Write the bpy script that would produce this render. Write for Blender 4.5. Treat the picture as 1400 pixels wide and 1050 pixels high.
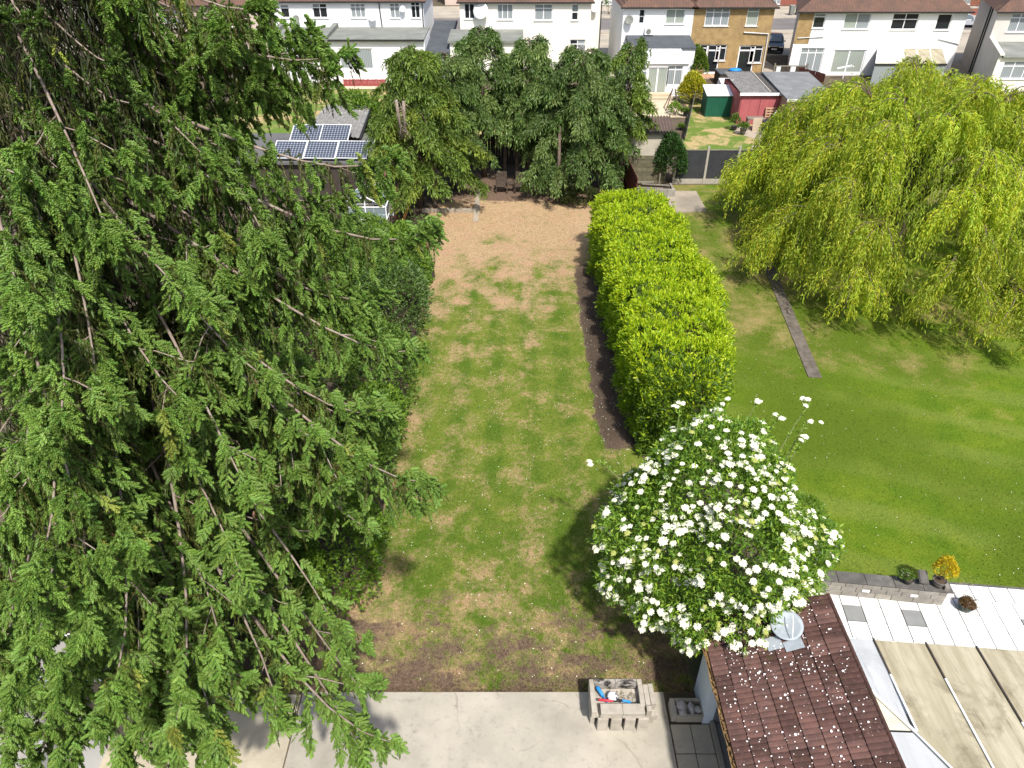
import bpy, math, random
import numpy as np
from mathutils import Vector, Matrix

R = math.radians
scene = bpy.context.scene
for o in list(bpy.data.objects):
    bpy.data.objects.remove(o)
COL = scene.collection
random.seed(7)
rng = np.random.default_rng(11)

# ------------------------------------------------------------------ camera
CAM_H, CAM_PITCH, CAM_F = 14.5, R(35.5), 980.0          # metres, down tilt, focal length in 1400-px units
cam_data = bpy.data.cameras.new("drone_camera")
cam_data.sensor_width = 36.0
cam_data.lens = 36.0 * CAM_F / 1400.0
cam_data.clip_end = 3000.0
cam = bpy.data.objects.new("drone_camera", cam_data)
COL.objects.link(cam)
cam.location = (0, 0, CAM_H)
cam.rotation_euler = (R(90) - CAM_PITCH, 0, 0)
scene.camera = cam

# ------------------------------------------------------------------ sky, sun, exposure
SUN_FROM = Vector((0.21, -0.64, 1.0)).normalized()       # towards the sun: behind the drone, a little to its right
SUN_EL = math.asin(SUN_FROM.z)
SUN_AZ = math.atan2(SUN_FROM.x, SUN_FROM.y)
world = bpy.data.worlds.new("World")
scene.world = world
world.use_nodes = True
wn = world.node_tree
bg = wn.nodes["Background"]
sky = wn.nodes.new("ShaderNodeTexSky")
sky.sky_type = 'NISHITA'
sky.sun_disc = False
sky.sun_elevation = SUN_EL
sky.sun_rotation = SUN_AZ
sky.air_density = 1.0
sky.dust_density = 2.5
wn.links.new(sky.outputs[0], bg.inputs[0])
bg.inputs[1].default_value = 0.145
sun_data = bpy.data.lights.new("sun", 'SUN')
sun_data.energy = 4.6
sun_data.angle = R(2.2)
sun_data.color = (1.0, 0.955, 0.89)
sun = bpy.data.objects.new("sun", sun_data)
COL.objects.link(sun)
sun.location = (6, -20, 40)
sun.rotation_euler = (-SUN_FROM).to_track_quat('-Z', 'Y').to_euler()
vs = scene.view_settings
vs.view_transform = 'Standard'
vs.look = 'None'
vs.exposure = 0.40
vs.gamma = 1.0
vs.use_curve_mapping = False
scene.cycles.use_denoising = True
scene.cycles.max_bounces = 6
scene.cycles.diffuse_bounces = 3
scene.cycles.glossy_bounces = 2
scene.cycles.transmission_bounces = 4
scene.cycles.transparent_max_bounces = 6
scene.cycles.caustics_reflective = False
scene.cycles.caustics_refractive = False

# ------------------------------------------------------------------ surveying helpers
CP, SP = math.cos(CAM_PITCH), math.sin(CAM_PITCH)
def gr(px, py, z=0.0):
    """the point at height z that was sighted at a photograph position"""
    u, v = (px - 700) / CAM_F, (py - 525) / CAM_F
    dx, dy, dz = u, CP - v * SP, -SP - v * CP
    t = (z - CAM_H) / dz
    return (dx * t, dy * t)
def fa(px, py, Y):
    """(x, z) on an upright facade at distance Y"""
    u, v = (px - 700) / CAM_F, (py - 525) / CAM_F
    dx, dy, dz = u, CP - v * SP, -SP - v * CP
    t = Y / dy
    return (dx * t, CAM_H + dz * t)

# ------------------------------------------------------------------ object helpers
def tag(o, label=None, cat=None, group=None, kind=None):
    if label: o["label"] = label
    if cat: o["category"] = cat
    if group: o["group"] = group
    if kind: o["kind"] = kind
    return o
def empty(name, loc=(0, 0, 0), rz=0.0):
    o = bpy.data.objects.new(name, None)
    COL.objects.link(o)
    o.empty_display_size = 0.2
    o.location = loc
    o.rotation_euler = (0, 0, rz)
    return o
def link(name, me, parent=None, loc=None, rot=None):
    o = bpy.data.objects.new(name, me)
    COL.objects.link(o)
    if parent is not None: o.parent = parent
    if loc is not None: o.location = loc
    if rot is not None: o.rotation_euler = rot
    return o

class MB:
    """collects boxes, tubes and prisms into one mesh"""
    def __init__(s):
        s.v, s.f, s.m = [], [], []
    def add(s, vs, fs, mi=0):
        b = len(s.v)
        s.v.extend(tuple(map(float, p)) for p in vs)
        s.f.extend(tuple(b + i for i in f) for f in fs)
        s.m.extend([mi] * len(fs))
        return s
    def box(s, x0, x1, y0, y1, z0, z1, mi=0):
        return s.add([(x0,y0,z0),(x1,y0,z0),(x1,y1,z0),(x0,y1,z0),(x0,y0,z1),(x1,y0,z1),(x1,y1,z1),(x0,y1,z1)],
                     [(0,3,2,1),(4,5,6,7),(0,1,5,4),(1,2,6,5),(2,3,7,6),(3,0,4,7)], mi)
    def cbox(s, c, d, rz=0.0, mi=0, rx=0.0, ry=0.0):
        M = Matrix.Translation(c) @ Matrix.Rotation(rz, 4, 'Z') @ Matrix.Rotation(ry, 4, 'Y') @ Matrix.Rotation(rx, 4, 'X')
        x, y, z = d[0]/2, d[1]/2, d[2]/2
        vs = [M @ Vector(p) for p in [(-x,-y,-z),(x,-y,-z),(x,y,-z),(-x,y,-z),(-x,-y,z),(x,-y,z),(x,y,z),(-x,y,z)]]
        return s.add(vs, [(0,3,2,1),(4,5,6,7),(0,1,5,4),(1,2,6,5),(2,3,7,6),(3,0,4,7)], mi)
    def prism(s, poly, z0, z1, mi=0):
        n = len(poly)
        vs = [(p[0], p[1], z0) for p in poly] + [(p[0], p[1], z1) for p in poly]
        fs = [tuple(range(n-1, -1, -1)), tuple(range(n, 2*n))] + [(i, (i+1) % n, n+(i+1) % n, n+i) for i in range(n)]
        return s.add(vs, fs, mi)
    def hexa(s, bot, top, mi=0):
        return s.add(list(bot)+list(top), [(0,3,2,1),(4,5,6,7),(0,1,5,4),(1,2,6,5),(2,3,7,6),(3,0,4,7)], mi)
    def bar(s, a, b, w, h=None, mi=0):
        """square bar between two points"""
        a, b = Vector(a), Vector(b)
        d = (b - a).normalized()
        up = Vector((0,0,1)) if abs(d.z) < 0.95 else Vector((0,1,0))
        r = d.cross(up).normalized(); u = r.cross(d)
        h = h or w
        q = [r*(-w/2)+u*(-h/2), r*(w/2)+u*(-h/2), r*(w/2)+u*(h/2), r*(-w/2)+u*(h/2)]
        return s.add([a+k for k in q]+[b+k for k in q], [(0,3,2,1),(4,5,6,7),(0,1,5,4),(1,2,6,5),(2,3,7,6),(3,0,4,7)], mi)
    def tube(s, pts, rad, n=6, mi=0):
        pts = [Vector(p) for p in pts]
        if not hasattr(rad, '__len__'): rad = [rad]*len(pts)
        vs, fs = [], []
        ref = Vector((0.3, 0.5, 0.81))
        for i, p in enumerate(pts):
            d = (pts[min(i+1, len(pts)-1)] - pts[max(i-1, 0)])
            d = d.normalized() if d.length > 1e-9 else Vector((0,0,1))
            if abs(d.dot(ref)) > 0.97: ref = Vector((0.8, -0.5, 0.2)).normalized()
            a = d.cross(ref).normalized(); b = d.cross(a)
            for k in range(n):
                t = 2*math.pi*k/n
                vs.append(p + (a*math.cos(t)+b*math.sin(t))*rad[i])
        for i in range(len(pts)-1):
            for k in range(n):
                k2 = (k+1) % n
                fs.append((i*n+k, i*n+k2, (i+1)*n+k2, (i+1)*n+k))
        fs.append(tuple(range(n-1, -1, -1))); fs.append(tuple(range((len(pts)-1)*n, len(pts)*n)))
        return s.add(vs, fs, mi)
    def lathe(s, prof, n=16, c=(0,0,0), mi=0, sx=1.0, sy=1.0):
        vs, fs = [], []
        for r, z in prof:
            for k in range(n):
                t = 2*math.pi*k/n
                vs.append((c[0]+r*math.cos(t)*sx, c[1]+r*math.sin(t)*sy, c[2]+z))
        m = len(prof)
        for i in range(m-1):
            for k in range(n):
                k2 = (k+1) % n
                fs.append((i*n+k, i*n+k2, (i+1)*n+k2, (i+1)*n+k))
        fs.append(tuple(range(n-1, -1, -1))); fs.append(tuple(range((m-1)*n, m*n)))
        return s.add(vs, fs, mi)
    def mesh(s, name, mats, smooth=False):
        me = bpy.data.meshes.new(name)
        me.from_pydata(s.v, [], s.f)
        for m in (mats if isinstance(mats, (list, tuple)) else [mats]): me.materials.append(m)
        if any(s.m): me.polygons.foreach_set("material_index", s.m)
        if smooth: me.polygons.foreach_set("use_smooth", [True]*len(s.f))
        me.update()
        return me
    def build(s, name, mats, parent=None, loc=None, rot=None, smooth=False, bevel=0.0):
        o = link(name, s.mesh(name, mats, smooth), parent, loc, rot)
        if bevel > 0:
            b = o.modifiers.new("bevel", 'BEVEL'); b.width = bevel; b.segments = 1; b.limit_method = 'ANGLE'
        return o

def np_mesh(name, V, F, mat, tint=None):
    """triangle mesh straight from arrays; tint = one colour per vertex (the leaf's own colour)"""
    me = bpy.data.meshes.new(name)
    V = np.ascontiguousarray(V, dtype=np.float32); F = np.ascontiguousarray(F, dtype=np.int32)
    me.vertices.add(len(V)); me.vertices.foreach_set("co", V.ravel())
    me.loops.add(F.size); me.loops.foreach_set("vertex_index", F.ravel())
    me.polygons.add(len(F))
    me.polygons.foreach_set("loop_start", np.arange(0, F.size, 3, dtype=np.int32))
    me.polygons.foreach_set("loop_total", np.full(len(F), 3, dtype=np.int32))
    if tint is not None:
        a = me.color_attributes.new("tint", 'FLOAT_COLOR', 'POINT')
        c = np.ones((len(V), 4), dtype=np.float32); c[:, :3] = tint
        a.data.foreach_set("color", c.ravel())
    me.materials.append(mat)
    me.update(calc_edges=True)
    return me

def unit(a):
    return a / np.maximum(np.linalg.norm(a, axis=-1, keepdims=True), 1e-9)
def rand_unit(n):
    return unit(rng.normal(size=(n, 3)))
def leaf_geo(P, D, L, W, col, fold=0.25, side=None):
    """n leaves: base point, direction, length, width -> two folded triangles each"""
    n = len(P)
    D = unit(D)
    S = rand_unit(n) if side is None else side
    S = unit(S - D * np.sum(S*D, axis=1, keepdims=True))
    N = np.cross(D, S)
    L = np.broadcast_to(np.asarray(L, dtype=float), (n,))[:, None]; W = np.broadcast_to(np.asarray(W, dtype=float), (n,))[:, None]
    v = np.stack([P, P + D*L*0.45 + S*W*0.5 + N*W*fold, P + D*L, P + D*L*0.45 - S*W*0.5 + N*W*fold], axis=1)
    b = np.arange(n, dtype=np.int32)[:, None]*4
    F = np.concatenate([b + np.array([[0, 1, 2]]), b + np.array([[0, 2, 3]])], axis=1).reshape(-1, 3)
    C = np.repeat(np.asarray(col, dtype=float), 4, axis=0)
    return v.reshape(-1, 3), F, C
def stamp(T, TF, P, D, L, Rr, col, roll=None):
    """stamp a template (axis +z, 0..1 long, radius 1) along direction D at P"""
    n, k = len(P), len(T)
    D = unit(D)
    S = rand_unit(n) if roll is None else roll
    S = unit(S - D*np.sum(S*D, axis=1, keepdims=True)); B = np.cross(D, S)
    L = np.broadcast_to(np.asarray(L, dtype=float), (n,)); Rr = np.broadcast_to(np.asarray(Rr, dtype=float), (n,))
    V = (P[:, None, :] + S[:, None, :]*(T[None, :, 0:1]*Rr[:, None, None]) + B[:, None, :]*(T[None, :, 1:2]*Rr[:, None, None])
         + D[:, None, :]*(T[None, :, 2:3]*L[:, None, None]))
    F = (np.arange(n, dtype=np.int32)[:, None, None]*k + TF[None]).reshape(-1, 3)
    C = np.repeat(np.asarray(col, dtype=float), k, axis=0)
    return V.reshape(-1, 3), F, C
def join_geo(gs):
    V, F, C, b = [], [], [], 0
    for v, f, c in gs:
        V.append(v); F.append(f + b); C.append(c); b += len(v)
    return np.concatenate(V), np.concatenate(F), np.concatenate(C)
def tints(n, base, var=0.25, hue=0.12):
    """one colour per leaf round a base colour"""
    k = 1 + rng.normal(size=(n, 1))*var*0.6
    h = rng.normal(size=(n, 3))*hue*0.5*np.array([[1.0, 0.35, 0.8]])
    return np.clip(np.array(base)[None]*np.clip(k, 0.45, 1.7)*(1+h), 0.004, 0.9)

# ------------------------------------------------------------------ material helpers
class NT:
    def __init__(s, name):
        s.mat = bpy.data.materials.new(name); s.mat.use_nodes = True
        s.t = s.mat.node_tree; s.b = s.t.nodes["Principled BSDF"]; s.out = s.t.nodes["Material Output"]
        s._pos = None
    def n(s, typ, **kw):
        nd = s.t.nodes.new(typ)
        for k, v in kw.items(): setattr(nd, k, v)
        return nd
    def l(s, a, b): s.t.links.new(a, b)
    def set(s, sock, v):
        if hasattr(v, 'is_linked') or isinstance(v, bpy.types.NodeSocket): s.l(v, sock)
        else:
            if isinstance(v, (tuple, list)) and len(v) == 3 and sock.type == 'RGBA': v = (*v, 1)
            sock.default_value = v
    @property
    def pos(s):
        if s._pos is None: s._pos = s.n("ShaderNodeNewGeometry").outputs["Position"]
        return s._pos
    def obj(s): return s.n("ShaderNodeTexCoord").outputs["Object"]
    def xyz(s, v=None):
        nd = s.n("ShaderNodeSeparateXYZ"); s.l(v or s.pos, nd.inputs[0]); return nd.outputs
    def scale(s, v, k):
        nd = s.n("ShaderNodeVectorMath", operation='MULTIPLY'); s.l(v, nd.inputs[0]); nd.inputs[1].default_value = k; return nd.outputs[0]
    def noise(s, sc, detail=4, rough=0.55, vec=None, dist=0.0):
        nd = s.n("ShaderNodeTexNoise"); s.l(vec or s.pos, nd.inputs["Vector"])
        nd.inputs["Scale"].default_value = sc; nd.inputs["Detail"].default_value = detail
        nd.inputs["Roughness"].default_value = rough; nd.inputs["Distortion"].default_value = dist
        return nd.outputs["Fac"]
    def vor(s, sc, vec=None, feature='F1', out="Distance"):
        nd = s.n("ShaderNodeTexVoronoi", feature=feature); s.l(vec or s.pos, nd.inputs["Vector"]); nd.inputs["Scale"].default_value = sc
        return nd.outputs[out]
    def mr(s, v, a, b, c=0.0, d=1.0, smooth=True):
        nd = s.n("ShaderNodeMapRange", interpolation_type='SMOOTHSTEP' if smooth else 'LINEAR'); s.set(nd.inputs[0], v)
        for i, x in zip((1, 2, 3, 4), (a, b, c, d)): nd.inputs[i].default_value = x
        return nd.outputs[0]
    def m(s, op, a, b=None, clamp=False):
        nd = s.n("ShaderNodeMath", operation=op, use_clamp=clamp); s.set(nd.inputs[0], a)
        if b is not None: s.set(nd.inputs[1], b)
        return nd.outputs[0]
    def mix(s, f, a, b, mode='MIX'):
        nd = s.n("ShaderNodeMix", data_type='RGBA', blend_type=mode); s.set(nd.inputs[0], f); s.set(nd.inputs[6], a); s.set(nd.inputs[7], b)
        return nd.outputs[2]
    def bump(s, h, strength=0.3, dist=0.02):
        nd = s.n("ShaderNodeBump"); nd.inputs["Strength"].default_value = strength; nd.inputs["Distance"].default_value = dist
        s.l(h, nd.inputs["Height"]); s.l(nd.outputs[0], s.b.inputs["Normal"])
    def rnd(s): return s.n("ShaderNodeObjectInfo").outputs["Random"]
    def done(s, col=None, rough=0.8, spec=0.3, metal=0.0):
        if col is not None: s.set(s.b.inputs["Base Color"], col)
        s.set(s.b.inputs["Roughness"], rough); s.b.inputs["Specular IOR Level"].default_value = spec; s.b.inputs["Metallic"].default_value = metal
        return s.mat

def plain(name, c1, c2=None, sc=2.0, rough=0.75, bump=0.0, bsc=30.0, spec=0.3, metal=0.0, rnd=0.0, stain=None, ssc=0.6, sthr=(0.55, 0.75)):
    """two-tone noisy surface with optional stains and relief"""
    t = NT(name)
    c2 = c2 or tuple(x*0.8 for x in c1)
    col = t.mix(t.mr(t.noise(sc, 6, 0.6), 0.3, 0.7), c1, c2)
    if stain: col = t.mix(t.mr(t.noise(ssc, 6, 0.65, dist=0.4), *sthr), col, stain)
    if rnd > 0:
        k = t.mr(t.rnd(), 0, 1, 1-rnd, 1+rnd, smooth=False)
        cc = t.n("ShaderNodeCombineColor"); [t.l(k, cc.inputs[i]) for i in range(3)]
        col = t.mix(1.0, col, cc.outputs[0], 'MULTIPLY')
    if bump > 0: t.bump(t.noise(bsc, 5, 0.6), bump, 0.01)
    return t.done(col, rough, spec, metal)

def leafmat(name, trans=0.3, rough=0.5, spec=0.35):
    t = NT(name)
    at = t.n("ShaderNodeAttribute", attribute_name="tint")
    t.done(at.outputs["Color"], rough, spec)
    tr = t.n("ShaderNodeBsdfTranslucent")
    t.l(t.mix(1.0, at.outputs["Color"], (1.25, 1.3, 0.6), 'MULTIPLY'), tr.inputs[0])
    mx = t.n("ShaderNodeMixShader"); mx.inputs[0].default_value = trans
    t.l(t.b.outputs[0], mx.inputs[1]); t.l(tr.outputs[0], mx.inputs[2]); t.l(mx.outputs[0], t.out.inputs[0])
    return t.mat
# ------------------------------------------------------------------ materials of the setting
def garden_lawn_nodes(t):
    X, Y, Z = t.xyz()
    n_big = t.noise(0.30, 5, 0.6); n_mid = t.noise(1.1, 6, 0.65, dist=0.3); n_fine = t.noise(7.0, 5, 0.7)
    n_grain = t.noise(34.0, 3, 0.7); n_b2 = t.noise(0.75, 6, 0.6, vec=t.scale(t.pos, (1, 0.8, 1)))
    green = t.mix(t.mr(n_mid, 0.3, 0.7), (0.066, 0.116, 0.011), (0.128, 0.160, 0.023))
    stripe = t.m('SINE', t.m('ADD', t.m('MULTIPLY', X, 5.2), t.m('MULTIPLY', n_big, 3.0)))
    sk = t.m('MULTIPLY', t.mr(stripe, -0.4, 0.5), t.mr(Y, 13, 17))
    green = t.mix(t.m('MULTIPLY', sk, 0.34), green, (0.160, 0.190, 0.028))
    straw = t.mix(t.mr(n_fine, 0.3, 0.7), (0.43, 0.305, 0.175), (0.29, 0.20, 0.115))
    straw = t.mix(t.mr(n_mid, 0.45, 0.7), straw, (0.36, 0.23, 0.14))
    straw = t.mix(t.mr(t.noise(2.6, 6, 0.7, dist=0.6), 0.52, 0.70, 0, 0.75), straw, (0.225, 0.195, 0.085))
    # dry: mostly the far third, patches elsewhere
    far = t.mr(t.m('ADD', Y, t.m('MULTIPLY', n_b2, 9.0)), 26.5, 40.5, 0.0, 0.74)
    near = t.mr(Y, 9.0, 13.5, 0.20, 0.0)
    edge = t.mr(t.m('ADD', X, t.m('MULTIPLY', n_b2, 1.5)), -2.9, -1.2, 0.14, 0.0)
    d = t.m('ADD', t.m('ADD', t.m('ADD', far, near), edge), t.m('MULTIPLY', t.m('SUBTRACT', n_mid, 0.5), 1.35))
    d = t.m('ADD', d, t.m('MULTIPLY', t.m('SUBTRACT', n_fine, 0.5), 1.3))
    d = t.m('ADD', d, t.m('MULTIPLY', t.m('SUBTRACT', n_b2, 0.5), 1.0))
    dry = t.mr(d, -0.08, 0.58)
    col = t.mix(dry, green, straw)
    # bare soil: near the slab, along the hedge, under the conifers, along the spruce
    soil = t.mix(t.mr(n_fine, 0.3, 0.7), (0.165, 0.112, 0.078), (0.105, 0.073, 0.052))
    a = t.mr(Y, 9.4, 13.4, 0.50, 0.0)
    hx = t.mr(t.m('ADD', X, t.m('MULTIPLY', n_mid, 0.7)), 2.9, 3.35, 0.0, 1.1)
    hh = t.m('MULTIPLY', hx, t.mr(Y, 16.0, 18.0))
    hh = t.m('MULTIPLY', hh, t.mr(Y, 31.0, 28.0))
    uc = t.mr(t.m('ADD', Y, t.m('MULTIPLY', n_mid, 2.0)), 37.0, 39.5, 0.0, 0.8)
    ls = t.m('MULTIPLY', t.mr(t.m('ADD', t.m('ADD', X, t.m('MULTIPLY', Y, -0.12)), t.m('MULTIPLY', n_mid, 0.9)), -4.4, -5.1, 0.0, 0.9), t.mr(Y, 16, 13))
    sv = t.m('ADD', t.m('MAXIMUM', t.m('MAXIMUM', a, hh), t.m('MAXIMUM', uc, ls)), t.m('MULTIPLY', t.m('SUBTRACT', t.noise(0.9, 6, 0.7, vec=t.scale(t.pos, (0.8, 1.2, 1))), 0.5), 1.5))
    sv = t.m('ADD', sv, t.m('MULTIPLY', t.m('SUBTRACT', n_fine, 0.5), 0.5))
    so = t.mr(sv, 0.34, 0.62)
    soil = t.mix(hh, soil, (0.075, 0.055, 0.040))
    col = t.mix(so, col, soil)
    grain = t.m('MULTIPLY', t.mr(n_grain, 0.25, 0.75, 0.68, 1.32), t.mr(t.noise(15.0, 4, 0.7), 0.3, 0.7, 0.82, 1.18))
    return col, so, grain, n_grain
def lawn_b_nodes(t):
    X, Y, Z = t.xyz()
    n_big = t.noise(0.22, 5, 0.6); n_mid = t.noise(0.9, 6, 0.65, dist=0.3); n_fine = t.noise(8.0, 5, 0.7); n_grain = t.noise(34.0, 3, 0.7)
    green = t.mix(t.mr(n_mid, 0.3, 0.7), (0.070, 0.130, 0.007), (0.120, 0.168, 0.012))
    st = t.m('SINE', t.m('ADD', t.m('MULTIPLY', t.m('ADD', Y, t.m('MULTIPLY', X, 0.35)), 3.2), t.m('MULTIPLY', n_big, 4.0)))
    green = t.mix(t.mr(st, -0.2, 0.9, 0.0, 0.5), green, (0.150, 0.185, 0.034))
    green = t.mix(t.mr(t.noise(0.13, 4, .5), .42, .6), green, (0.075, 0.115, 0.009))
    straw = t.mix(t.mr(n_fine, 0.3, 0.7), (0.33, 0.25, 0.105), (0.26, 0.195, 0.085))
    far = t.mr(Y, 18.0, 26.0, 0.0, 0.34)
    d = t.m('ADD', far, t.m('MULTIPLY', t.m('SUBTRACT', n_mid, 0.5), 1.0))
    d = t.m('ADD', d, t.m('MULTIPLY', t.m('SUBTRACT', n_fine, 0.5), 0.5))
    d = t.m('ADD', d, t.m('MULTIPLY', t.m('SUBTRACT', n_big, 0.5), 1.3))
    col = t.mix(t.mr(d, 0.18, 0.68, 0, 0.9), green, straw)
    return col, None, t.m('MULTIPLY', t.mr(n_grain, 0.25, 0.75, 0.72, 1.28), t.mr(t.noise(15.0, 4, 0.7), 0.3, 0.7, 0.85, 1.15)), n_grain
def lawn_c_nodes(t):
    n_mid = t.noise(0.55, 6, 0.65, dist=0.4); n_fine = t.noise(5.0, 5, 0.7)
    green = t.mix(t.mr(n_fine, 0.3, 0.7), (0.085, 0.150, 0.022), (0.130, 0.185, 0.035))
    straw = t.mix(t.mr(n_fine, 0.3, 0.7), (0.42, 0.32, 0.16), (0.32, 0.24, 0.11))
    return t.mix(t.mr(n_mid, 0.47, 0.60), green, straw), None, t.mr(t.noise(20, 3, 0.7), 0.25, 0.75, 0.85, 1.15), n_fine
def lawn_mat(name, fn, blades=False):
    t = NT(name)
    col, so, grain, ng = fn(t)
    cc = t.n("ShaderNodeCombineColor"); [t.l(grain, cc.inputs[i]) for i in range(3)]
    col = t.mix(1.0, col, cc.outputs[0], 'MULTIPLY')
    if blades:
        at = t.n("ShaderNodeAttribute", attribute_name="tint")
        col = t.mix(1.0, col, at.outputs["Color"], 'MULTIPLY')
    else:
        t.bump(ng, 0.5, 0.03)
    return t.done(col, 0.9, 0.12)

M_lawn = lawn_mat("lawn_dry_and_green", garden_lawn_nodes)
M_lawn_bl = lawn_mat("lawn_blades", garden_lawn_nodes, True)
M_lawnb = lawn_mat("lawn_green", lawn_b_nodes)
M_lawnb_bl = lawn_mat("lawn_green_blades", lawn_b_nodes, True)
M_lawnc = lawn_mat("lawn_far", lawn_c_nodes)
M_earth = plain("earth", (0.13, 0.10, 0.07), (0.085, 0.068, 0.05), 0.8, 0.95, 0.5, 14, 0.1, stain=(0.07, 0.09, 0.03), ssc=0.35)
M_soil = plain("bare_soil", (0.082, 0.060, 0.044), (0.050, 0.038, 0.029), 2.2, 0.95, 0.6, 22, 0.1)
M_asphalt = plain("asphalt", (0.17, 0.155, 0.15), (0.13, 0.12, 0.118), 0.5, 0.9, 0.2, 60, 0.2)
M_drive = plain("driveway_concrete", (0.40, 0.35, 0.28), (0.30, 0.265, 0.215), 0.5, 0.9, 0.15, 30, 0.2)
M_tanpave = plain("tan_paving", (0.58, 0.48, 0.34), (0.50, 0.41, 0.29), 1.4, 0.85, 0.1, 30, 0.2, rnd=0.1)

def concrete_mat(name, c1, c2, dark, cracks=True):
    t = NT(name)
    n1 = t.noise(0.9, 7, 0.62, dist=0.2); n2 = t.noise(9, 6, 0.65); n3 = t.noise(0.35, 6, 0.6)
    col = t.mix(t.mr(n1, 0.3, 0.7), c1, c2)
    col = t.mix(t.mr(n3, 0.48, 0.70, 0, 0.7), col, dark)
    col = t.mix(t.mr(n2, 0.52, 0.72, 0, 0.45), col, dark)
    blot = t.mr(t.noise(1.7, 6, 0.7, dist=0.6), 0.60, 0.74, 0, 0.55)
    col = t.mix(blot, col, tuple(x*0.62 for x in dark))
    h = t.m('ADD', n2, t.m('MULTIPLY', t.noise(45, 4, 0.6), 0.6))
    if cracks:
        wv = t.n("ShaderNodeVectorMath", operation='ADD')
        nv = t.n("ShaderNodeTexNoise"); nv.inputs["Scale"].default_value = 1.6; t.l(t.pos, nv.inputs["Vector"]); nv.inputs["Detail"].default_value = 6
        t.l(t.scale(nv.outputs["Color"], (0.9, 0.9, 0)), wv.inputs[0]); t.l(t.pos, wv.inputs[1])
        cr = t.vor(0.42, vec=wv.outputs[0], feature='DISTANCE_TO_EDGE')
        ck = t.m('MULTIPLY', t.mr(cr, 0.002, 0.010, 1.0, 0.0), t.mr(t.noise(0.6, 3), 0.42, 0.62))
        col = t.mix(t.m('MULTIPLY', ck, 0.45), col, (0.10, 0.085, 0.065))
    t.bump(h, 0.25, 0.015)
    return t.done(col, 0.9, 0.2)
M_conc = concrete_mat("patio_concrete", (0.41, 0.375, 0.31), (0.33, 0.305, 0.25), (0.215, 0.20, 0.165))
M_conc_old = concrete_mat("old_slab_concrete", (0.36, 0.305, 0.235), (0.28, 0.24, 0.185), (0.20, 0.175, 0.14), False)
M_conc_dark = concrete_mat("mossy_paving", (0.46, 0.41, 0.31), (0.37, 0.33, 0.25), (0.25, 0.22, 0.165), False)
M_block = plain("concrete_block", (0.42, 0.38, 0.32), (0.33, 0.30, 0.25), 6, 0.9, 0.35, 60, 0.15, rnd=0.10, stain=(0.30, 0.27, 0.22), ssc=3.0)
M_blocksoot = plain("sooty_block", (0.36, 0.33, 0.29), (0.20, 0.185, 0.165), 7, 0.9, 0.35, 60, 0.15, stain=(0.03, 0.028, 0.026), ssc=3.5, sthr=(0.46, 0.58))
M_white = plain("white_render", (0.80, 0.80, 0.795), (0.76, 0.76, 0.75), 0.6, 0.85, 0.08, 25, 0.2, stain=(0.66, 0.66, 0.64), ssc=0.7, sthr=(0.6, 0.8))
M_cream = plain("cream_render", (0.78, 0.755, 0.66), (0.74, 0.71, 0.62), 0.6, 0.85, 0.08, 25, 0.2)
M_beige = plain("beige_render", (0.60, 0.565, 0.52), (0.54, 0.505, 0.46), 0.5, 0.85, 0.08, 25, 0.2, stain=(0.47, 0.44, 0.40), ssc=0.4)
M_pebble = plain("brown_pebbledash", (0.38, 0.265, 0.125), (0.27, 0.185, 0.085), 2.2, 0.95, 0.5, 22, 0.1, stain=(0.25, 0.175, 0.095), ssc=0.5)
M_pvc = plain("white_pvc", (0.82, 0.82, 0.82), (0.79, 0.79, 0.79), 1.0, 0.4, 0.0, 1, 0.4)
M_metalw = plain("weathered_white_metal", (0.66, 0.67, 0.67), (0.56, 0.57, 0.57), 3.0, 0.5, 0.0, 1, 0.4)
M_glass = NT("dark_window_glass").done((0.018, 0.022, 0.024), 0.06, 0.5)
def curtain_mat(name, a, b):
    t = NT(name); X, Y, Z = t.xyz()
    w = t.m('SINE', t.m('ADD', t.m('MULTIPLY', X, 45.0), t.m('MULTIPLY', t.noise(1.5), 6.0)))
    t.done(t.mix(t.mr(w, -0.8, 0.9), a, b), 0.12, 0.5)
    return t.mat
M_curtain = curtain_mat("net_curtained_glass", (0.30, 0.33, 0.34), (0.20, 0.225, 0.235))
M_blind = curtain_mat("green_grey_curtained_glass", (0.33, 0.37, 0.32), (0.26, 0.29, 0.255))
M_felt = plain("grey_green_roof_felt", (0.215, 0.225, 0.20), (0.165, 0.172, 0.155), 0.8, 0.9, 0.2, 30, 0.15, stain=(0.27, 0.27, 0.25), ssc=0.5)
M_feltdark = plain("dark_roof_felt", (0.085, 0.095, 0.105), (0.065, 0.072, 0.08), 0.8, 0.8, 0.15, 30, 0.2)
M_asbestos = plain("lichened_cement_sheet", (0.26, 0.25, 0.235), (0.175, 0.17, 0.16), 3.0, 0.92, 0.4, 25, 0.1, stain=(0.38, 0.37, 0.34), ssc=1.3, sthr=(0.58, 0.7))
M_black = plain("black_plastic", (0.02, 0.02, 0.022), (0.03, 0.03, 0.03), 4, 0.45)
M_gutter = plain("rusty_gutter", (0.10, 0.075, 0.05), (0.35, 0.22, 0.085), 3.5, 0.8, 0.4, 20, 0.2, stain=(0.03, 0.025, 0.02), ssc=4.0)
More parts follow.
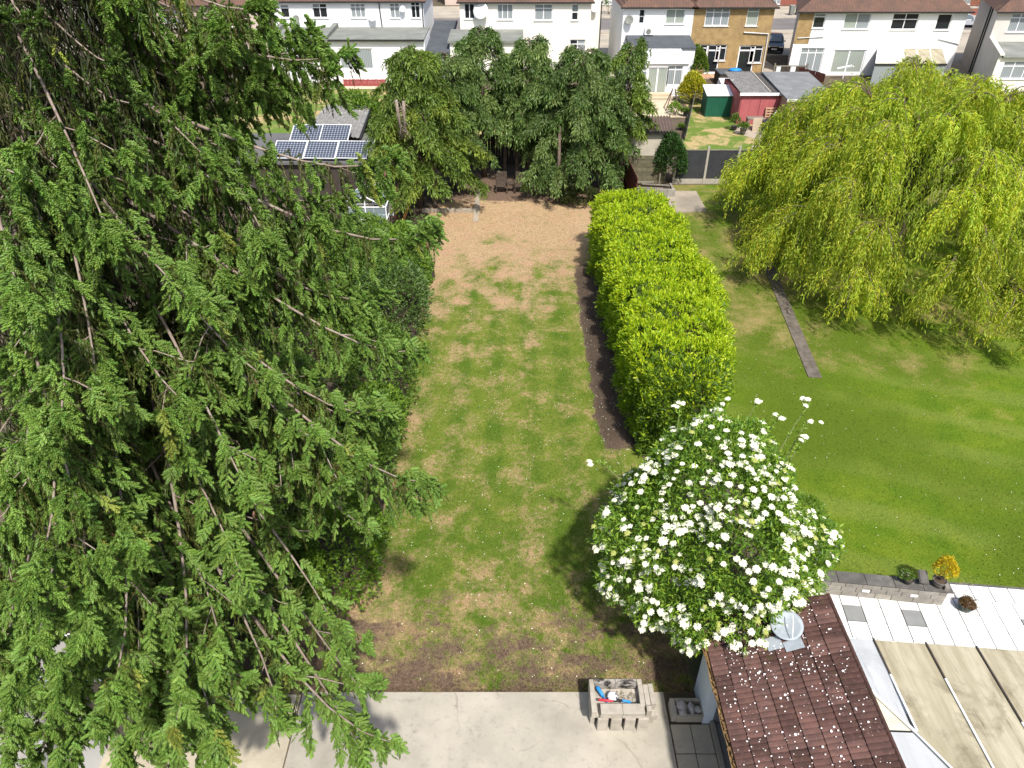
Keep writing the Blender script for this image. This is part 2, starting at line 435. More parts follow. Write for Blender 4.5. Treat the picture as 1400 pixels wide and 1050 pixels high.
def rooftile_mat():
    t = NT("red_brown_house_tiles"); X, Y, Z = t.xyz()
    rows = t.m('FRACT', t.m('MULTIPLY', t.m('ADD', Z, t.m('MULTIPLY', t.noise(3), 0.05)), 5.5))
    cols = t.m('SINE', t.m('MULTIPLY', X, 26.0))
    col = t.mix(t.mr(t.noise(1.3, 6, 0.7), 0.3, 0.7), (0.150, 0.085, 0.062), (0.10, 0.066, 0.052))
    col = t.mix(t.mr(t.noise(0.7, 5), 0.6, 0.75), col, (0.26, 0.17, 0.09))
    t.bump(t.m('ADD', rows, t.m('MULTIPLY', cols, 0.4)), 0.8, 0.05)
    return t.done(col, 0.85, 0.2)
M_roof = rooftile_mat()
M_wood_red = plain("red_brown_fence_wood", (0.115, 0.032, 0.026), (0.075, 0.025, 0.02), 4, 0.8, 0.2, 30)
M_wood_old = plain("grey_old_timber", (0.23, 0.205, 0.16), (0.155, 0.14, 0.11), 5, 0.9, 0.3, 30)
M_wood_dark = plain("dark_old_timber", (0.062, 0.05, 0.04), (0.042, 0.034, 0.028), 5, 0.9, 0.3, 30)
M_bark = plain("conifer_bark", (0.175, 0.13, 0.10), (0.10, 0.078, 0.062), 6, 0.95, 0.6, 25, 0.1)
M_bark_grey = plain("spruce_bark", (0.30, 0.245, 0.205), (0.20, 0.155, 0.125), 9, 0.95, 0.5, 40, 0.1, stain=(0.36, 0.32, 0.27), ssc=5)
M_leaf = leafmat("leaf")
M_leaf_gloss = leafmat("glossy_leaf", 0.45, 0.42, 0.35)
M_leaf_thin = leafmat("thin_willow_leaf", 0.45, 0.5, 0.3)
M_needle = leafmat("needles", 0.22, 0.55, 0.3)

# ------------------------------------------------------------------ ground sheets (each 4 mm above the one below)
def sheet(name, poly, z, mat, kind='structure', parent=None, sub=0):
    me = bpy.data.meshes.new(name)
    me.from_pydata([(p[0], p[1], z) for p in poly], [], [tuple(range(len(poly)))])
    me.materials.append(mat)
    o = link(name, me, parent)
    if kind: o["kind"] = kind
    return o
def rect(x0, x1, y0, y1): return [(x0, y0), (x1, y0), (x1, y1), (x0, y1)]
sheet("ground", rect(-1500, 1500, -800, 1800), 0.0, M_earth)
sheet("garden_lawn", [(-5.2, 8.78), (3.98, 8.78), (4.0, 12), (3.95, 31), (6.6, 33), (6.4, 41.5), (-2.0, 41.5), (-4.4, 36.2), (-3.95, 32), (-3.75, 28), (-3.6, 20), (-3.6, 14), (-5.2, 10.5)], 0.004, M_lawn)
sheet("neighbour_lawn", [(7.3, 11.45), (40, 8.6), (40, 39.9), (8.3, 39.9), (6.9, 33), (6.6, 17)], 0.004, M_lawnb)
sheet("far_lawn", [(9.3, 40.3), (17.5, 40.3), (18.1, 50.0), (18.1, 54.5), (13.0, 60.5), (13.4, 56), (9.5, 41)], 0.004, M_lawnc)
sheet("far_lawn", rect(18.6, 40, 40.3, 62), 0.008, M_lawnc)
sheet("far_lawn", rect(-22, -7.6, 47, 62), 0.008, M_lawnc)
sheet("far_lawn", rect(-6.9, 5.4, 44.5, 62), 0.008, M_lawnc)
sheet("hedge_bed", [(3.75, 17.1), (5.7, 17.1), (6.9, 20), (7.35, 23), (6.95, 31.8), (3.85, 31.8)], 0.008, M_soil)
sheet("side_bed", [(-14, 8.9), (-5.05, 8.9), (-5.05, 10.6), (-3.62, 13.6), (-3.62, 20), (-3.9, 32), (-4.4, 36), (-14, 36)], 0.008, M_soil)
# concrete patio in two pours with a lower strip beside it
pt = MB(); pt.box(-4.52, 3.27, -4, 8.76, 0.0, 0.06)
tag(pt.build("patio_slab", M_conc), kind='structure')
pt = MB(); pt.box(-10.6, -4.56, -4, 8.72, 0.0, 0.03)
tag(pt.build("side_slab", M_conc_dark), kind='structure')
# road and pavements behind the houses
sheet("driveway", rect(-60, 95, 75.5, 87.0), 0.006, M_drive)
for x0, x1 in ((6.9, 9.3), (22.0, 24.1)):
    sheet("driveway", rect(x0, x1, 60.5, 75.6), 0.010, M_drive)
sheet("driveway", [(37.5, 62), (40.2, 62), (44, 76), (41, 76)], 0.014, M_drive)
for y0, y1 in ((87.0, 88.9), (97.1, 99.0)):
    k = MB(); k.box(-120, 160, y0, y1, 0.0, 0.11)
    tag(k.build("pavement", M_drive), kind='structure')
sheet("road", rect(-120, 160, 88.9, 97.1), 0.012, M_asphalt)
sheet("driveway", rect(-120, 160, 99.0, 107), 0.012, M_drive)

# grass blades standing on the two near lawns
def blades(name, n, pts, mat, lab, cat, L=(0.03, 0.075)):
    P = np.column_stack([pts, np.full(len(pts), 0.003)])
    m = len(P)
    D = unit(np.column_stack([rng.normal(size=(m, 2))*0.55, np.ones(m)]))
    ln = rng.uniform(*L, size=m)
    S = unit(np.cross(D, rand_unit(m)))
    w = rng.uniform(0.004, 0.009, size=m)[:, None]
    V = np.stack([P - S*w, P + S*w, P + D*ln[:, None]], axis=1).reshape(-1, 3)
    F = np.arange(3*m, dtype=np.int32).reshape(-1, 3)
    k = np.clip(1 + rng.normal(size=(m, 1))*0.32, 0.4, 1.9)*np.array([[1.0, 1.03, 0.95]])
    o = link(name, np_mesh(name, V, F, mat, np.repeat(k, 3, axis=0)))
    return tag(o, lab, cat, kind='stuff')
def scatter(n, x0, x1, y0, y1, keep):
    u = rng.uniform(size=n); y = y0 + (y1-y0)*u**1.7            # denser where it is near
    x = rng.uniform(x0, x1, size=n)
    k = keep(x, y)
    return np.column_stack([x[k], y[k]])
p1 = scatter(120000, -5.1, 3.9, 8.8, 36, lambda x, y: (x > -3.55 - 1.6*np.clip((13.5-y)/4.5, 0, 1)) & (x < 3.3 + 0.6*(y < 15)))
blades("grass", 0, p1, M_lawn_bl, "patchy green and straw coloured grass of the long middle lawn", "grass")
p2 = scatter(60000, 7.0, 22, 11.0, 34, lambda x, y: y > 11.5 - (x-7.3)*0.087)
blades("grass", 0, p2, M_lawnb_bl, "green mown grass of the lawn beside the willow", "grass")
# ------------------------------------------------------------------ the big spruce
def brush_template(rings, per, seed, r0=0.12, spread=0.20, wid=0.30):
    """a needle-covered shoot: rings of broad needles pointing forward and out, blunt at the end"""
    r = np.random.default_rng(seed)
    V, F = [], []
    for i in range(rings):
        z = i/rings*0.90
        k = (0.72, 0.98, 1.0, 1.0)[min(i, 3)] if i < rings-1 else 0.80
        for j in range(per):
            a = 2*math.pi*(j + 0.5*(i % 2))/per + r.uniform(-0.25, 0.25)
            rr = k*r.uniform(0.82, 1.12); ca, sa = math.cos(a), math.sin(a); w = wid*r.uniform(0.85, 1.2)
            b = len(V)
            V += [(ca*r0 - sa*w, sa*r0 + ca*w, z-0.05), (ca*r0 + sa*w, sa*r0 - ca*w, z-0.05), (ca*rr, sa*rr, z+spread*r.uniform(0.8, 1.2))]
            F.append((b, b+1, b+2))
    b = len(V)
    V += [(0.4, 0, 0.82), (-0.2, 0.35, 0.82), (-0.2, -0.35, 0.82), (0, 0, 1.06)]
    F += [(b, b+1, b+3), (b+1, b+2, b+3), (b+2, b, b+3)]
    return np.array(V), np.array(F, dtype=np.int32)
T_NEW = [brush_template(6, 4, s_, 0.14, 0.22, 0.54) for s_ in (1, 2, 3, 4)]
T_OLD = [brush_template(5, 3, s_, 0.10, 0.16, 0.46) for s_ in (4, 5)]
T_TWIG = (np.array([(1, 0, 0), (-0.5, 0.87, 0), (-0.5, -0.87, 0), (0, 0, 1.0)], dtype=float), np.array([(0, 1, 3), (1, 2, 3), (2, 0, 3)], dtype=np.int32))

SPX, SPY = -7.2, 11.3
def bez(p, t):
    a, b, c, d = p
    return a*(1-t)**3 + b*3*t*(1-t)**2 + c*3*t*t*(1-t) + d*t**3

class Stamps:
    def __init__(s): s.d = {}
    def put(s, kind, P, D, L, Rr, C):
        s.d.setdefault(kind, []).append((np.atleast_2d(P), np.atleast_2d(D), np.atleast_1d(L), np.atleast_1d(Rr), np.atleast_2d(C)))
    def geo(s):
        out = []
        for kind, lst in s.d.items():
            P, D, L, Rr, C = [np.concatenate([x[i] for x in lst]) for i in range(5)]
            tpl = {'new': T_NEW, 'old': T_OLD, 'twig': [T_TWIG]}[kind]
            w = rng.integers(0, len(tpl), size=len(P))
            for k, (T, F) in enumerate(tpl):
                m = w == k
                if m.any(): out.append(stamp(T, F, P[m], D[m], L[m], Rr[m], C[m]))
        return out

NEW_C, MID_C, OLD_C, TWIG_C = (0.150, 0.252, 0.045), (0.072, 0.122, 0.022), (0.070, 0.082, 0.017), (0.22, 0.155, 0.105)
DOWN = np.array([0, 0, -1.0])
def curtain(st, ctl, t0, nb, hd, perp, size, inner=False):
    """hang needle-covered branchlets along a bezier from t0 to its tip"""
    ph, fr = rng.uniform(0, 6.28), rng.uniform(4.0, 9.0)
    lush = rng.uniform(.28, .65) if not inner else .05
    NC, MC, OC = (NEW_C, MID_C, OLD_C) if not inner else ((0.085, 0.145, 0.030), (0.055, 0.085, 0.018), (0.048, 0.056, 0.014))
    for i in range(nb):
        t = t0 + (1-t0)*((i+rng.uniform())/nb)
        p = bez(ctl, t)
        endness = max(0.0, (t-0.78)/0.22)
        s = rng.choice((-1.0, 1.0))
        ang = R(rng.uniform(25, 85))*(1-0.4*endness)
        sd = unit(hd*math.cos(ang) + perp*s*math.sin(ang) + np.array([0, 0, 0.05+0.35*endness]))
        ls = rng.uniform(0.03, 0.26)*(1-0.35*endness)
        hl = (0.80 + 0.34*math.sin(ph + fr*t))*rng.uniform(0.72, 1.12)*(1-0.78*max(0.0, (t-.5)/.5)**1.2)*size
        young = rng.uniform() < lush + 0.5*endness
        ns = max(1, int(round(hl/0.30)))
        fall = unit(DOWN + sd*0.30 + rng.normal(size=3)*0.10)
        path = [p, p + sd*ls]
        q = path[-1].copy()
        for k in range(ns):
            fall = unit(fall + DOWN*0.15 + rng.normal(size=3)*0.09)
            q = q + fall*(hl/ns)
            path.append(q.copy())
        path = np.array(path)
        seg = np.diff(path, axis=0); sl = np.linalg.norm(seg, axis=1); m = len(seg)
        if rng.uniform() < 0.06:                               # a dead, needleless branchlet
            st.put('twig', path[:-1], seg, sl*1.2, np.full(m, 0.006), tints(m, TWIG_C, 0.25, 0.1))
            k = m*2; ii = rng.integers(0, m, size=k)
            st.put('twig', path[ii] + seg[ii]*rng.uniform(0, 1, size=(k, 1)), DOWN + rng.normal(size=(k, 3))*0.45, rng.uniform(0.12, 0.4, size=k), np.full(k, 0.004), tints(k, TWIG_C, 0.25, 0.1))
            continue
        st.put('old', path[:-1], seg, sl*1.12, rng.uniform(0.022, 0.031, size=m), tints(m, MC if young else OC, 0.25, 0.15))
        k = m                                                  # side strands hang almost parallel
        ii = rng.integers(0, m, size=k)
        b = path[ii] + seg[ii]*rng.uniform(0.0, 0.8, size=(k, 1)) + perp*rng.uniform(-.05, .05, size=(k, 1))
        st.put('old', b, DOWN + sd*0.22 + perp*rng.uniform(-.35, .35, size=(k, 1)) + rng.normal(size=(k, 3))*0.16, rng.uniform(0.22, 0.42, size=k), rng.uniform(0.022, 0.031, size=k), tints(k, MC if young else OC, 0.28, 0.18))
        # fresh shoots: flat fronds of overlapping shoots, one at the hanging end, more on a young branchlet
        col = NC if rng.uniform() > 0.02 else (0.22, 0.27, 0.05)
        if inner: ends = [1.0]
        else: ends = [1.0] + ([.62] if young else []) + ([.34] if young and rng.uniform() < .5 else [])
        for fe in ends:
            k = int(rng.integers(6, 9)) if not inner else 3
            fl = rng.uniform(.17, .28)                          # frond length
            w = fe*(m-1e-3); i0 = min(int(w), m-1)
            tipp = path[i0] + seg[i0]*(w-i0) + sd*rng.uniform(.01, .07)
            ax = unit(fall + sd*rng.uniform(.25, .75) + rng.normal(size=3)*.16)
            lat = perp + rng.normal(size=3)*.35; lat = unit(lat - ax*np.dot(lat, ax))
            f = np.linspace(0.0, 1.0, k)
            sg = np.where(np.arange(k) % 2 == 0, 1.0, -1.0); sg[-1] = 0.0
            b = tipp - ax*fl*(1-f)[:, None]
            dd = ax + lat*(sg*rng.uniform(.55, .95, size=k)*(1.15-.5*f))[:, None] + np.array([0, 0, 0.30*endness]) + rng.normal(size=(k, 3))*0.10
            st.put('new', b, dd, rng.uniform(0.10, 0.165, size=k), rng.uniform(0.028, 0.038, size=k), tints(k, np.array(col)*rng.uniform(.85, 1.15), 0.16, 0.10))
    k = int(14 + 12*size)                                      # growing tip: a fan of fresh shoots
    d = unit(bez(ctl, 1.0) - bez(ctl, 0.94))
    b = np.array([bez(ctl, t) for t in rng.uniform(0.88, 1.0, size=k)]) + perp*rng.uniform(-.07, .07, size=(k, 1))
    st.put('new', b, d + rng.normal(size=(k, 3))*0.5, rng.uniform(0.13, 0.20, size=k), rng.uniform(0.028, 0.036, size=k), tints(k, NC, 0.22, 0.12))
    k = int(nb*0.30)                                           # short shoots on the upper side of the wood
    if k:
        tt = rng.uniform(t0, 1, size=k); b = np.array([bez(ctl, t) for t in tt])
        st.put('new', b, hd*0.6 + np.array([0, 0, 0.25]) + rng.normal(size=(k, 3))*0.5, rng.uniform(0.09, 0.15, size=k), rng.uniform(0.021, 0.028, size=k), tints(k, (0.13, 0.225, 0.045), 0.26, 0.14))
def spruce_limb(st, z0, tip, detail, sag=0.16, inner=False, drop=1.0):
    """one limb with its side branches: hangs the curtains, returns the wood"""
    p0 = np.array([SPX, SPY, z0]); tip = np.array(tip, dtype=float)
    h = tip - p0; hr = math.hypot(h[0], h[1]); hd = np.array([h[0], h[1], 0])/max(hr, 1e-6)
    perp = np.array([-hd[1], hd[0], 0])
    c1 = p0 + hd*hr*0.33 + np.array([0, 0, 0.10*hr*rng.uniform(0.2, 1.2)]) + perp*rng.uniform(-.12, .12)*hr
    c2 = p0 + hd*hr*0.74 + np.array([0, 0, (tip[2]-z0) - sag*hr]) + perp*rng.uniform(-.10, .10)*hr
    ctl = (p0, c1, c2, tip)
    ts = np.linspace(0.0, 1.0, 11)
    wood = [([bez(ctl, t) for t in ts], [0.008 + 0.0062*hr*(1-t)**1.1 for t in ts])]
    t0 = rng.uniform(0.14, 0.36)
    curtain(st, ctl, t0, max(3, int(hr*(1-t0)*6.0*detail)), hd, perp, (0.62+0.38*min(1, hr/4.5))*drop, inner)
    nsub = int(round(2.2*min(detail, 1)*min(1, hr/3.5)))
    for j in range(nsub):
        t = rng.uniform(max(.28, t0), .84); a = R(rng.uniform(28, 62))*(1 if j % 2 else -1)
        d2 = hd*math.cos(a) + perp*math.sin(a); p2 = perp*math.cos(a) - hd*math.sin(a)
        ln = hr*rng.uniform(.14, .26)*(1.25-t) + .22
        b0 = bez(ctl, t)
        e = b0 + d2*ln + np.array([0, 0, -ln*rng.uniform(.15, .42)])
        c = (b0, b0 + d2*ln*.35 + np.array([0, 0, .02]), b0 + d2*ln*.75 + np.array([0, 0, -ln*.42]), e)
        t5 = np.linspace(0, 1, 5)
        wood.append(([bez(c, x) for x in t5], [0.006+0.006*ln*(1-x) for x in t5]))
        curtain(st, c, .12, max(2, int(ln*5.5*detail)), d2, p2, 0.66*drop, inner)
    k = int(hr*4*detail)                                       # twig stubs on the bare wood
    if k:
        b = np.array([bez(ctl, t) for t in rng.uniform(0.05, t0+.15, size=k)])
        st.put('twig', b, DOWN*.8 + hd*.3 + rng.normal(size=(k, 3))*.5, rng.uniform(0.12, 0.5, size=k), np.full(k, 0.006), tints(k, TWIG_C, 0.3, 0.12))
    return wood, None, ctl

spruce = tag(empty("spruce_tree", (SPX, SPY, 0)), "huge drooping spruce with light green shoot tips, nearest and biggest tree", "tree")
def local(pts, o): return [(p[0]-o[0], p[1]-o[1], p[2]-o[2]) for p in pts]
tr = MB(); tr.tube([(0, 0, -0.1), (0.03, 0, 0.4), (0.05, 0.02, 3), (0, 0.05, 8), (-0.04, 0, 14), (0, 0, 19), (0, 0, 22)], [0.42, 0.33, 0.28, 0.22, 0.14, 0.06, 0.02], 12)
tr.build("trunk", M_bark, spruce, smooth=True)
st = Stamps()
limbs = []
# limbs whose outer ends stand clear against the lawn and the far gardens: (sight of the tip, tip height, height at the trunk, sag)
KEY = [((590, 660), 7.0, 8.6, .15), ((580, 478), 8.2, 10.6, .10), ((598, 312), 10.1, 11.3, .17), ((540, 212), 11.1, 12.0, .16), 
       ((478, 68), 12.35, 13.0, .12), ((385, 100), 12.0, 12.8, .14), ((366, 8), 13.1, 13.8, .10), ((330, 20), 12.9, 13.6, .12), ((492, 940), 4.1, 5.4, .17), ((542, 1018), 3.9, 5.3, .15), ((500, 1040), 3.7, 5.0, .15),
       ((462, 868), 4.6, 6.2, .08), ((505, 725), 5.5, 7.2, .12), ((535, 575), 7.0, 9.0, .12), ((500, 430), 8.6, 10.6, .13),
       ((470, 390), 9.0, 10.9, .13), ((440, 310), 9.8, 11.4, .13), ((300, 900), 5.4, 7.8, .05), ((235, 1010), 5.2, 7.7, .04), ((270, 560), 8.6, 11.0, .06), ((150, 330), 10.8, 12.9, .06),
       ((290, 420), 9.8, 12.0, .06), ((380, 520), 8.6, 10.9, .08), ((430, 600), 7.6, 9.8, .08), ((350, 690), 7.4, 9.9, .05), ((130, 560), 9.2, 12.0, .05), ((40, 430), 10.6, 12.8, .05), ((190, 760), 7.6, 10.4, .04), ((110, 700), 8.4, 11.2, .04),
       ((60, 620), 9.2, 12.0, .04), ((330, 790), 6.3, 8.8, .05), ((120, 880), 7.0, 10.0, .04), ((30, 820), 7.9, 10.9, .04), ((380, 990), 4.4, 6.4, .08), ((300, 1020), 4.6, 6.9, .05), ((130, 1000), 6.2, 9.2, .04), ((20, 960), 6.9, 10.2, .04),
       ((520, 400), 8.9, 10.6, .14), ((525, 560), 7.5, 9.2, .14), ((500, 625), 7.0, 8.8, .13), ((470, 268), 10.4, 11.6, .15), ((430, 40), 12.6, 13.3, .12), ((480, 640), 6.6, 8.6, .10),
       ((440, 62), 12.4, 13.1, .13), ((395, 130), 11.7, 12.6, .14), ((330, 150), 11.5, 12.6, .13), ((15, 520), 9.4, 12.0, .05), ((30, 640), 8.4, 11.2, .05), ((60, 1000), 4.6, 7.4, .04), ((40, 1046), 3.6, 6.2, .05), ((125, 1000), 4.0, 6.6, .05), ((205, 1000), 4.2, 6.6, .05), ((-30, 1000), 4.6, 7.4, .05), ((20, 905), 5.5, 8.2, .05), ((300, 1046), 3.4, 5.4, .06), ((180, 930), 4.8, 7.4, .04), ((95, 1045), 4.2, 6.8, .04), ((220, 880), 5.0, 7.4, .04), ((265, 960), 4.5, 6.8, .05), ((165, 1048), 4.0, 6.4, .05), ((10, 1040), 4.6, 7.6, .04), ((-60, 960), 5.6, 8.8, .04), ((-30, 860), 6.2, 9.2, .04), ((80, 930), 5.4, 8.4, .04), ((230, 1045), 3.8, 6.0, .05)]
for (px, py), zt, z0, sg in KEY:
    x, y = gr(px, py, zt)
    limbs.append(spruce_limb(st, z0, (x, y, zt), 1.0 if (zt < 5.7 and px > 300) else 1.6, sg, False, 1.35 if sg > .11 else 1.12))
def rprof(z):
    return float(np.interp(z, [2, 3, 5, 7, 9, 10.5, 12, 13, 14.5, 17, 20, 21.5], [2.6, 3.3, 3.9, 4.6, 4.9, 4.6, 3.7, 3.1, 2.6, 1.8, 0.9, 0.3]))
z = 2.4
while z < 21:
    nl = 6 if z < 15 else 4
    a0 = rng.uniform(0, 2*math.pi)
    for k in range(nl):
        az = a0 + 2*math.pi*k/nl + rng.uniform(-0.3, 0.3)
        deg = (math.degrees(az) + 57.5 + 180) % 360 - 180       # 0 = towards the drone
        if math.sin(2.3*az + 1.9*z)*math.sin(1.1*z - 3.1*az + .6) > .22 and z < 14: continue      # gaps between the boughs
        if z < 5.2 and -20 < deg < 115: continue               # the lowest boughs on the lawn side are gone
        rr = rprof(z)*rng.uniform(0.62, 0.86)
        det = (0.85 if z > 10.5 else 0.55) if (-95 < deg < 105 and z < 14.5) else 0.15
        tip = (SPX + math.cos(az)*rr, SPY + math.sin(az)*rr, z - 0.10*rr - rng.uniform(0, 0.35))
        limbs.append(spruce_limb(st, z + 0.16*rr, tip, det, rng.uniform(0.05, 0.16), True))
    z += 0.62 if z < 15 else 0.8
m_ = 60000                                                     # inner sprays added to fill the crown, interior shade put into their dark colour
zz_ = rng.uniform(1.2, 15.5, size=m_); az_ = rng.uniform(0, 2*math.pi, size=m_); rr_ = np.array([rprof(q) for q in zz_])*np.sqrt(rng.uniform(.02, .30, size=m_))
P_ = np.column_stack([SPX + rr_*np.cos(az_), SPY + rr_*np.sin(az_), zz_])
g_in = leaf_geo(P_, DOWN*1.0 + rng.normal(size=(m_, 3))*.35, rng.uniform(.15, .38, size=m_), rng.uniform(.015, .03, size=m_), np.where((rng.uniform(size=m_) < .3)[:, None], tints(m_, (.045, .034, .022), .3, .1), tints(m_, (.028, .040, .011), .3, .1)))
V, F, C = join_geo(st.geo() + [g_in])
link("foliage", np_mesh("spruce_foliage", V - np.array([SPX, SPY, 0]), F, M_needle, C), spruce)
N_SPRUCE = len(F)
for wood, _, ctl in limbs:
    b = MB()
    for pts, rad in wood: b.tube(local(pts, (SPX, SPY, 0)), rad, 6)
    b.build("limb", M_bark_grey, spruce, smooth=True)
# cones hanging near the limb ends
M_cone = plain("spruce_cone", (0.25, 0.13, 0.085), (0.17, 0.09, 0.06), 40, 0.8, 0.8, 90)
cb = MB(); prof = [(0.004, 0.0)]
for i in range(9):
    r0 = 0.021*math.sin(math.pi*(0.12 + 0.8*i/9))
    prof += [(r0*0.82, -0.008-0.0135*i), (r0*1.05, -0.017-0.0135*i)]
prof.append((0.002, -0.140)); cb.lathe(prof, 8)
cone_me = cb.mesh("cone", M_cone, True)
for ki, n in ((0, 3), (1, 1), (2, 2), (22, 1), (24, 1), (26, 2), (27, 2), (23, 1), (3, 1), (32, 1)):
    for j in range(n):
        t = rng.uniform(0.86, 0.97); p = bez(limbs[ki][2], t)
        link("cone", cone_me, spruce, (p[0]-SPX+rng.uniform(-.08, .08), p[1]-SPY+rng.uniform(-.16, -.04), p[2]-0.10), (rng.uniform(-.25, .25), rng.uniform(-.25, .25), rng.uniform(0, 6)))

# ------------------------------------------------------------------ weeping willow
WX, WY = 17.5, 30.4
def willow():
    root = tag(empty("willow_tree", (WX, WY, 0)), "broad yellow green weeping willow hanging over the lawn", "tree")
    b = MB(); b.tube([(0, 0, -.1), (0.05, 0, .5), (-.05, .1, 1.6), (0, .1, 2.6)], [.55, .40, .36, .33], 10)
    b.build("trunk", M_bark, root, smooth=True)
    LV, LD, LL, LC = [], [], [], []
    n_arch = 0
    def dome(az, f):
        """crown surface: radius fraction f (0 top .. 1 rim) at azimuth az"""
        lump = 1 + 0.10*math.sin(3*az+1.0) + 0.08*math.sin(5*az+2.2)
        rad = 8.5*lump*(1 - .14*max(0, math.cos(az-2.5)))
        zz = 0.7 + 7.5*math.cos(f*math.pi/2)**0.75
        return np.array([math.cos(az)*rad*f**0.8, math.sin(az)*rad*f**0.8, zz])
    wood = [[] for _ in range(9)]
    nL = 60
    for i in range(nL):
        f0 = math.sqrt((i+.35)/nL); az0 = i*2.39996 + rng.uniform(-.15, .15)
        cen = dome(az0, min(1.0, f0*.98))*np.array([.84, .84, .93]) + np.array([0, 0, rng.uniform(-.25, .35)])
        cen[2] = max(cen[2], 1.9)
        size = rng.uniform(.85, 1.3)*(0.85+.35*f0)
        tone = rng.uniform(.82, 1.15)
        grp = wood[int(rng.integers(0, 9))]
        for j in range(7):
            a2 = az0 + rng.uniform(-1, 1)*(1.25 if f0 > .35 else 3.1)
            out = np.array([math.cos(a2), math.sin(a2), 0.0])
            start = cen*np.array([.80, .80, 1.0]) - np.array([0, 0, .25])
            top = cen + out*.45*size + np.array([0, 0, rng.uniform(.15, .6)*size])
            endp = cen + out*rng.uniform(1.1, 1.8)*size - np.array([0, 0, rng.uniform(.3, .95)*size])
            endp[2] = max(endp[2], 1.0)
            ctrl = 2*top - 0.5*(start+endp)
            ts = np.linspace(0, 1, 7)
            arc = np.array([(1-t)**2*start + 2*t*(1-t)*ctrl + t*t*endp for t in ts])
            grp.append(arc)
            hang = rng.uniform(0.75, 1.5)*(0.75+0.45*f0)
            ns = int(rng.integers(50, 68))
            ylw = rng.normal()*0.12
            for s_ in range(ns):
                t = rng.uniform(0.16, 1.0)**0.75
                p = (1-t)**2*start + 2*t*(1-t)*ctrl + t*t*endp
                p = p + rng.normal(size=3)*np.array([.13, .13, .05])
                side = rng.normal(size=3)*np.array([.42, .42, 0.05])
                vel = unit(out*0.9 + side + np.array([0, 0, 0.20]))
                L = hang*rng.uniform(.45, 1.15)
                if p[2] - L < 0.95: L = max(0.2, (p[2]-0.95)*rng.uniform(.8, 1.0))
                m = max(5, int(L*11))
                u = np.linspace(0.04, 1, m)[:, None]
                q = p + vel*(1-np.exp(-2.6*u))*rng.uniform(.22, .5)*L*0.8 + np.array([0, 0, -1.0])*(u**1.6)*L
                tang = unit(np.gradient(q, axis=0))
                LV.append(q + rng.normal(size=(m, 3))*0.015); LD.append(unit(tang + rng.normal(size=(m, 3))*0.40)); LL.append(rng.uniform(.11, .20, size=m))
                base = np.array((0.47+0.08*ylw, 0.505, 0.042) if rng.uniform() < .5 else (0.345+0.06*ylw, 0.445, 0.042))
                LC.append(tints(m, base*tone, 0.22, 0.14))
    for i in range(170):                                       # a second, deeper layer of hanging strands
        f0 = math.sqrt((i+.5)/170); az0 = i*2.39996 + rng.uniform(-.2, .2)
        cen = dome(az0, min(1.0, f0))*np.array([.88, .88, .93]); cen[2] = max(cen[2], 1.5)
        out = np.array([math.cos(az0), math.sin(az0), 0.0])
        for s_ in range(27):
            p = cen + rng.normal(size=3)*np.array([.55, .55, .18])
            L = min(rng.uniform(.7, 1.5), max(.25, p[2]-1.1))
            m = max(5, int(L*8)); u = np.linspace(0.04, 1, m)[:, None]
            q = p + unit(out + rng.normal(size=3)*.5)*(1-np.exp(-2.6*u))*.3*L + np.array([0, 0, -1.0])*(u**1.5)*L
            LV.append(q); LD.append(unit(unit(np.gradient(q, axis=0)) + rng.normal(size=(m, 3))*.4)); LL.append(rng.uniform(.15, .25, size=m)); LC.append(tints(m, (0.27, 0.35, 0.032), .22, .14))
    P = np.concatenate(LV); D = np.concatenate(LD); L = np.concatenate(LL); C = np.concatenate(LC)
    V, F, CC = leaf_geo(P, D, L, L*0.24, C, 0.2)
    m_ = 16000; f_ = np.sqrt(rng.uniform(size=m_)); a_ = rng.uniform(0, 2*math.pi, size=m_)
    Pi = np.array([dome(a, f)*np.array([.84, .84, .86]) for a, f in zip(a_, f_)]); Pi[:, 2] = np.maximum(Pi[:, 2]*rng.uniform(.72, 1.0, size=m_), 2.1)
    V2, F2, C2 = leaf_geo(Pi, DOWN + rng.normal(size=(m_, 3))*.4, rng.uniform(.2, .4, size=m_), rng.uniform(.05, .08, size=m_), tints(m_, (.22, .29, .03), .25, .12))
    V, F, CC = join_geo([(V, F, CC), (V2, F2, C2)])
    link("foliage", np_mesh("willow_foliage", V, F, M_leaf_thin, CC), root)
    for grp in wood:
        az = math.atan2(grp[0][0][1], grp[0][0][0])
        mid = grp[0][0]*0.6
        b = MB(); b.tube([(0, .1, 2.3), (mid[0]*.4, mid[1]*.4, 3.6), (mid[0], mid[1], max(3.5, grp[0][0][2]-.3)), tuple(grp[0][0])], [.2, .15, .09, .05], 7)
        b.build("limb", M_bark, root, smooth=True)
        b = MB()
        for a in grp: b.tube(a, [.03, .026, .022, .018, .014, .010, .006], 4)
        tag(b.build("branches", M_bark, root, smooth=True), kind='stuff')
    return len(F)
N_WILLOW = willow()

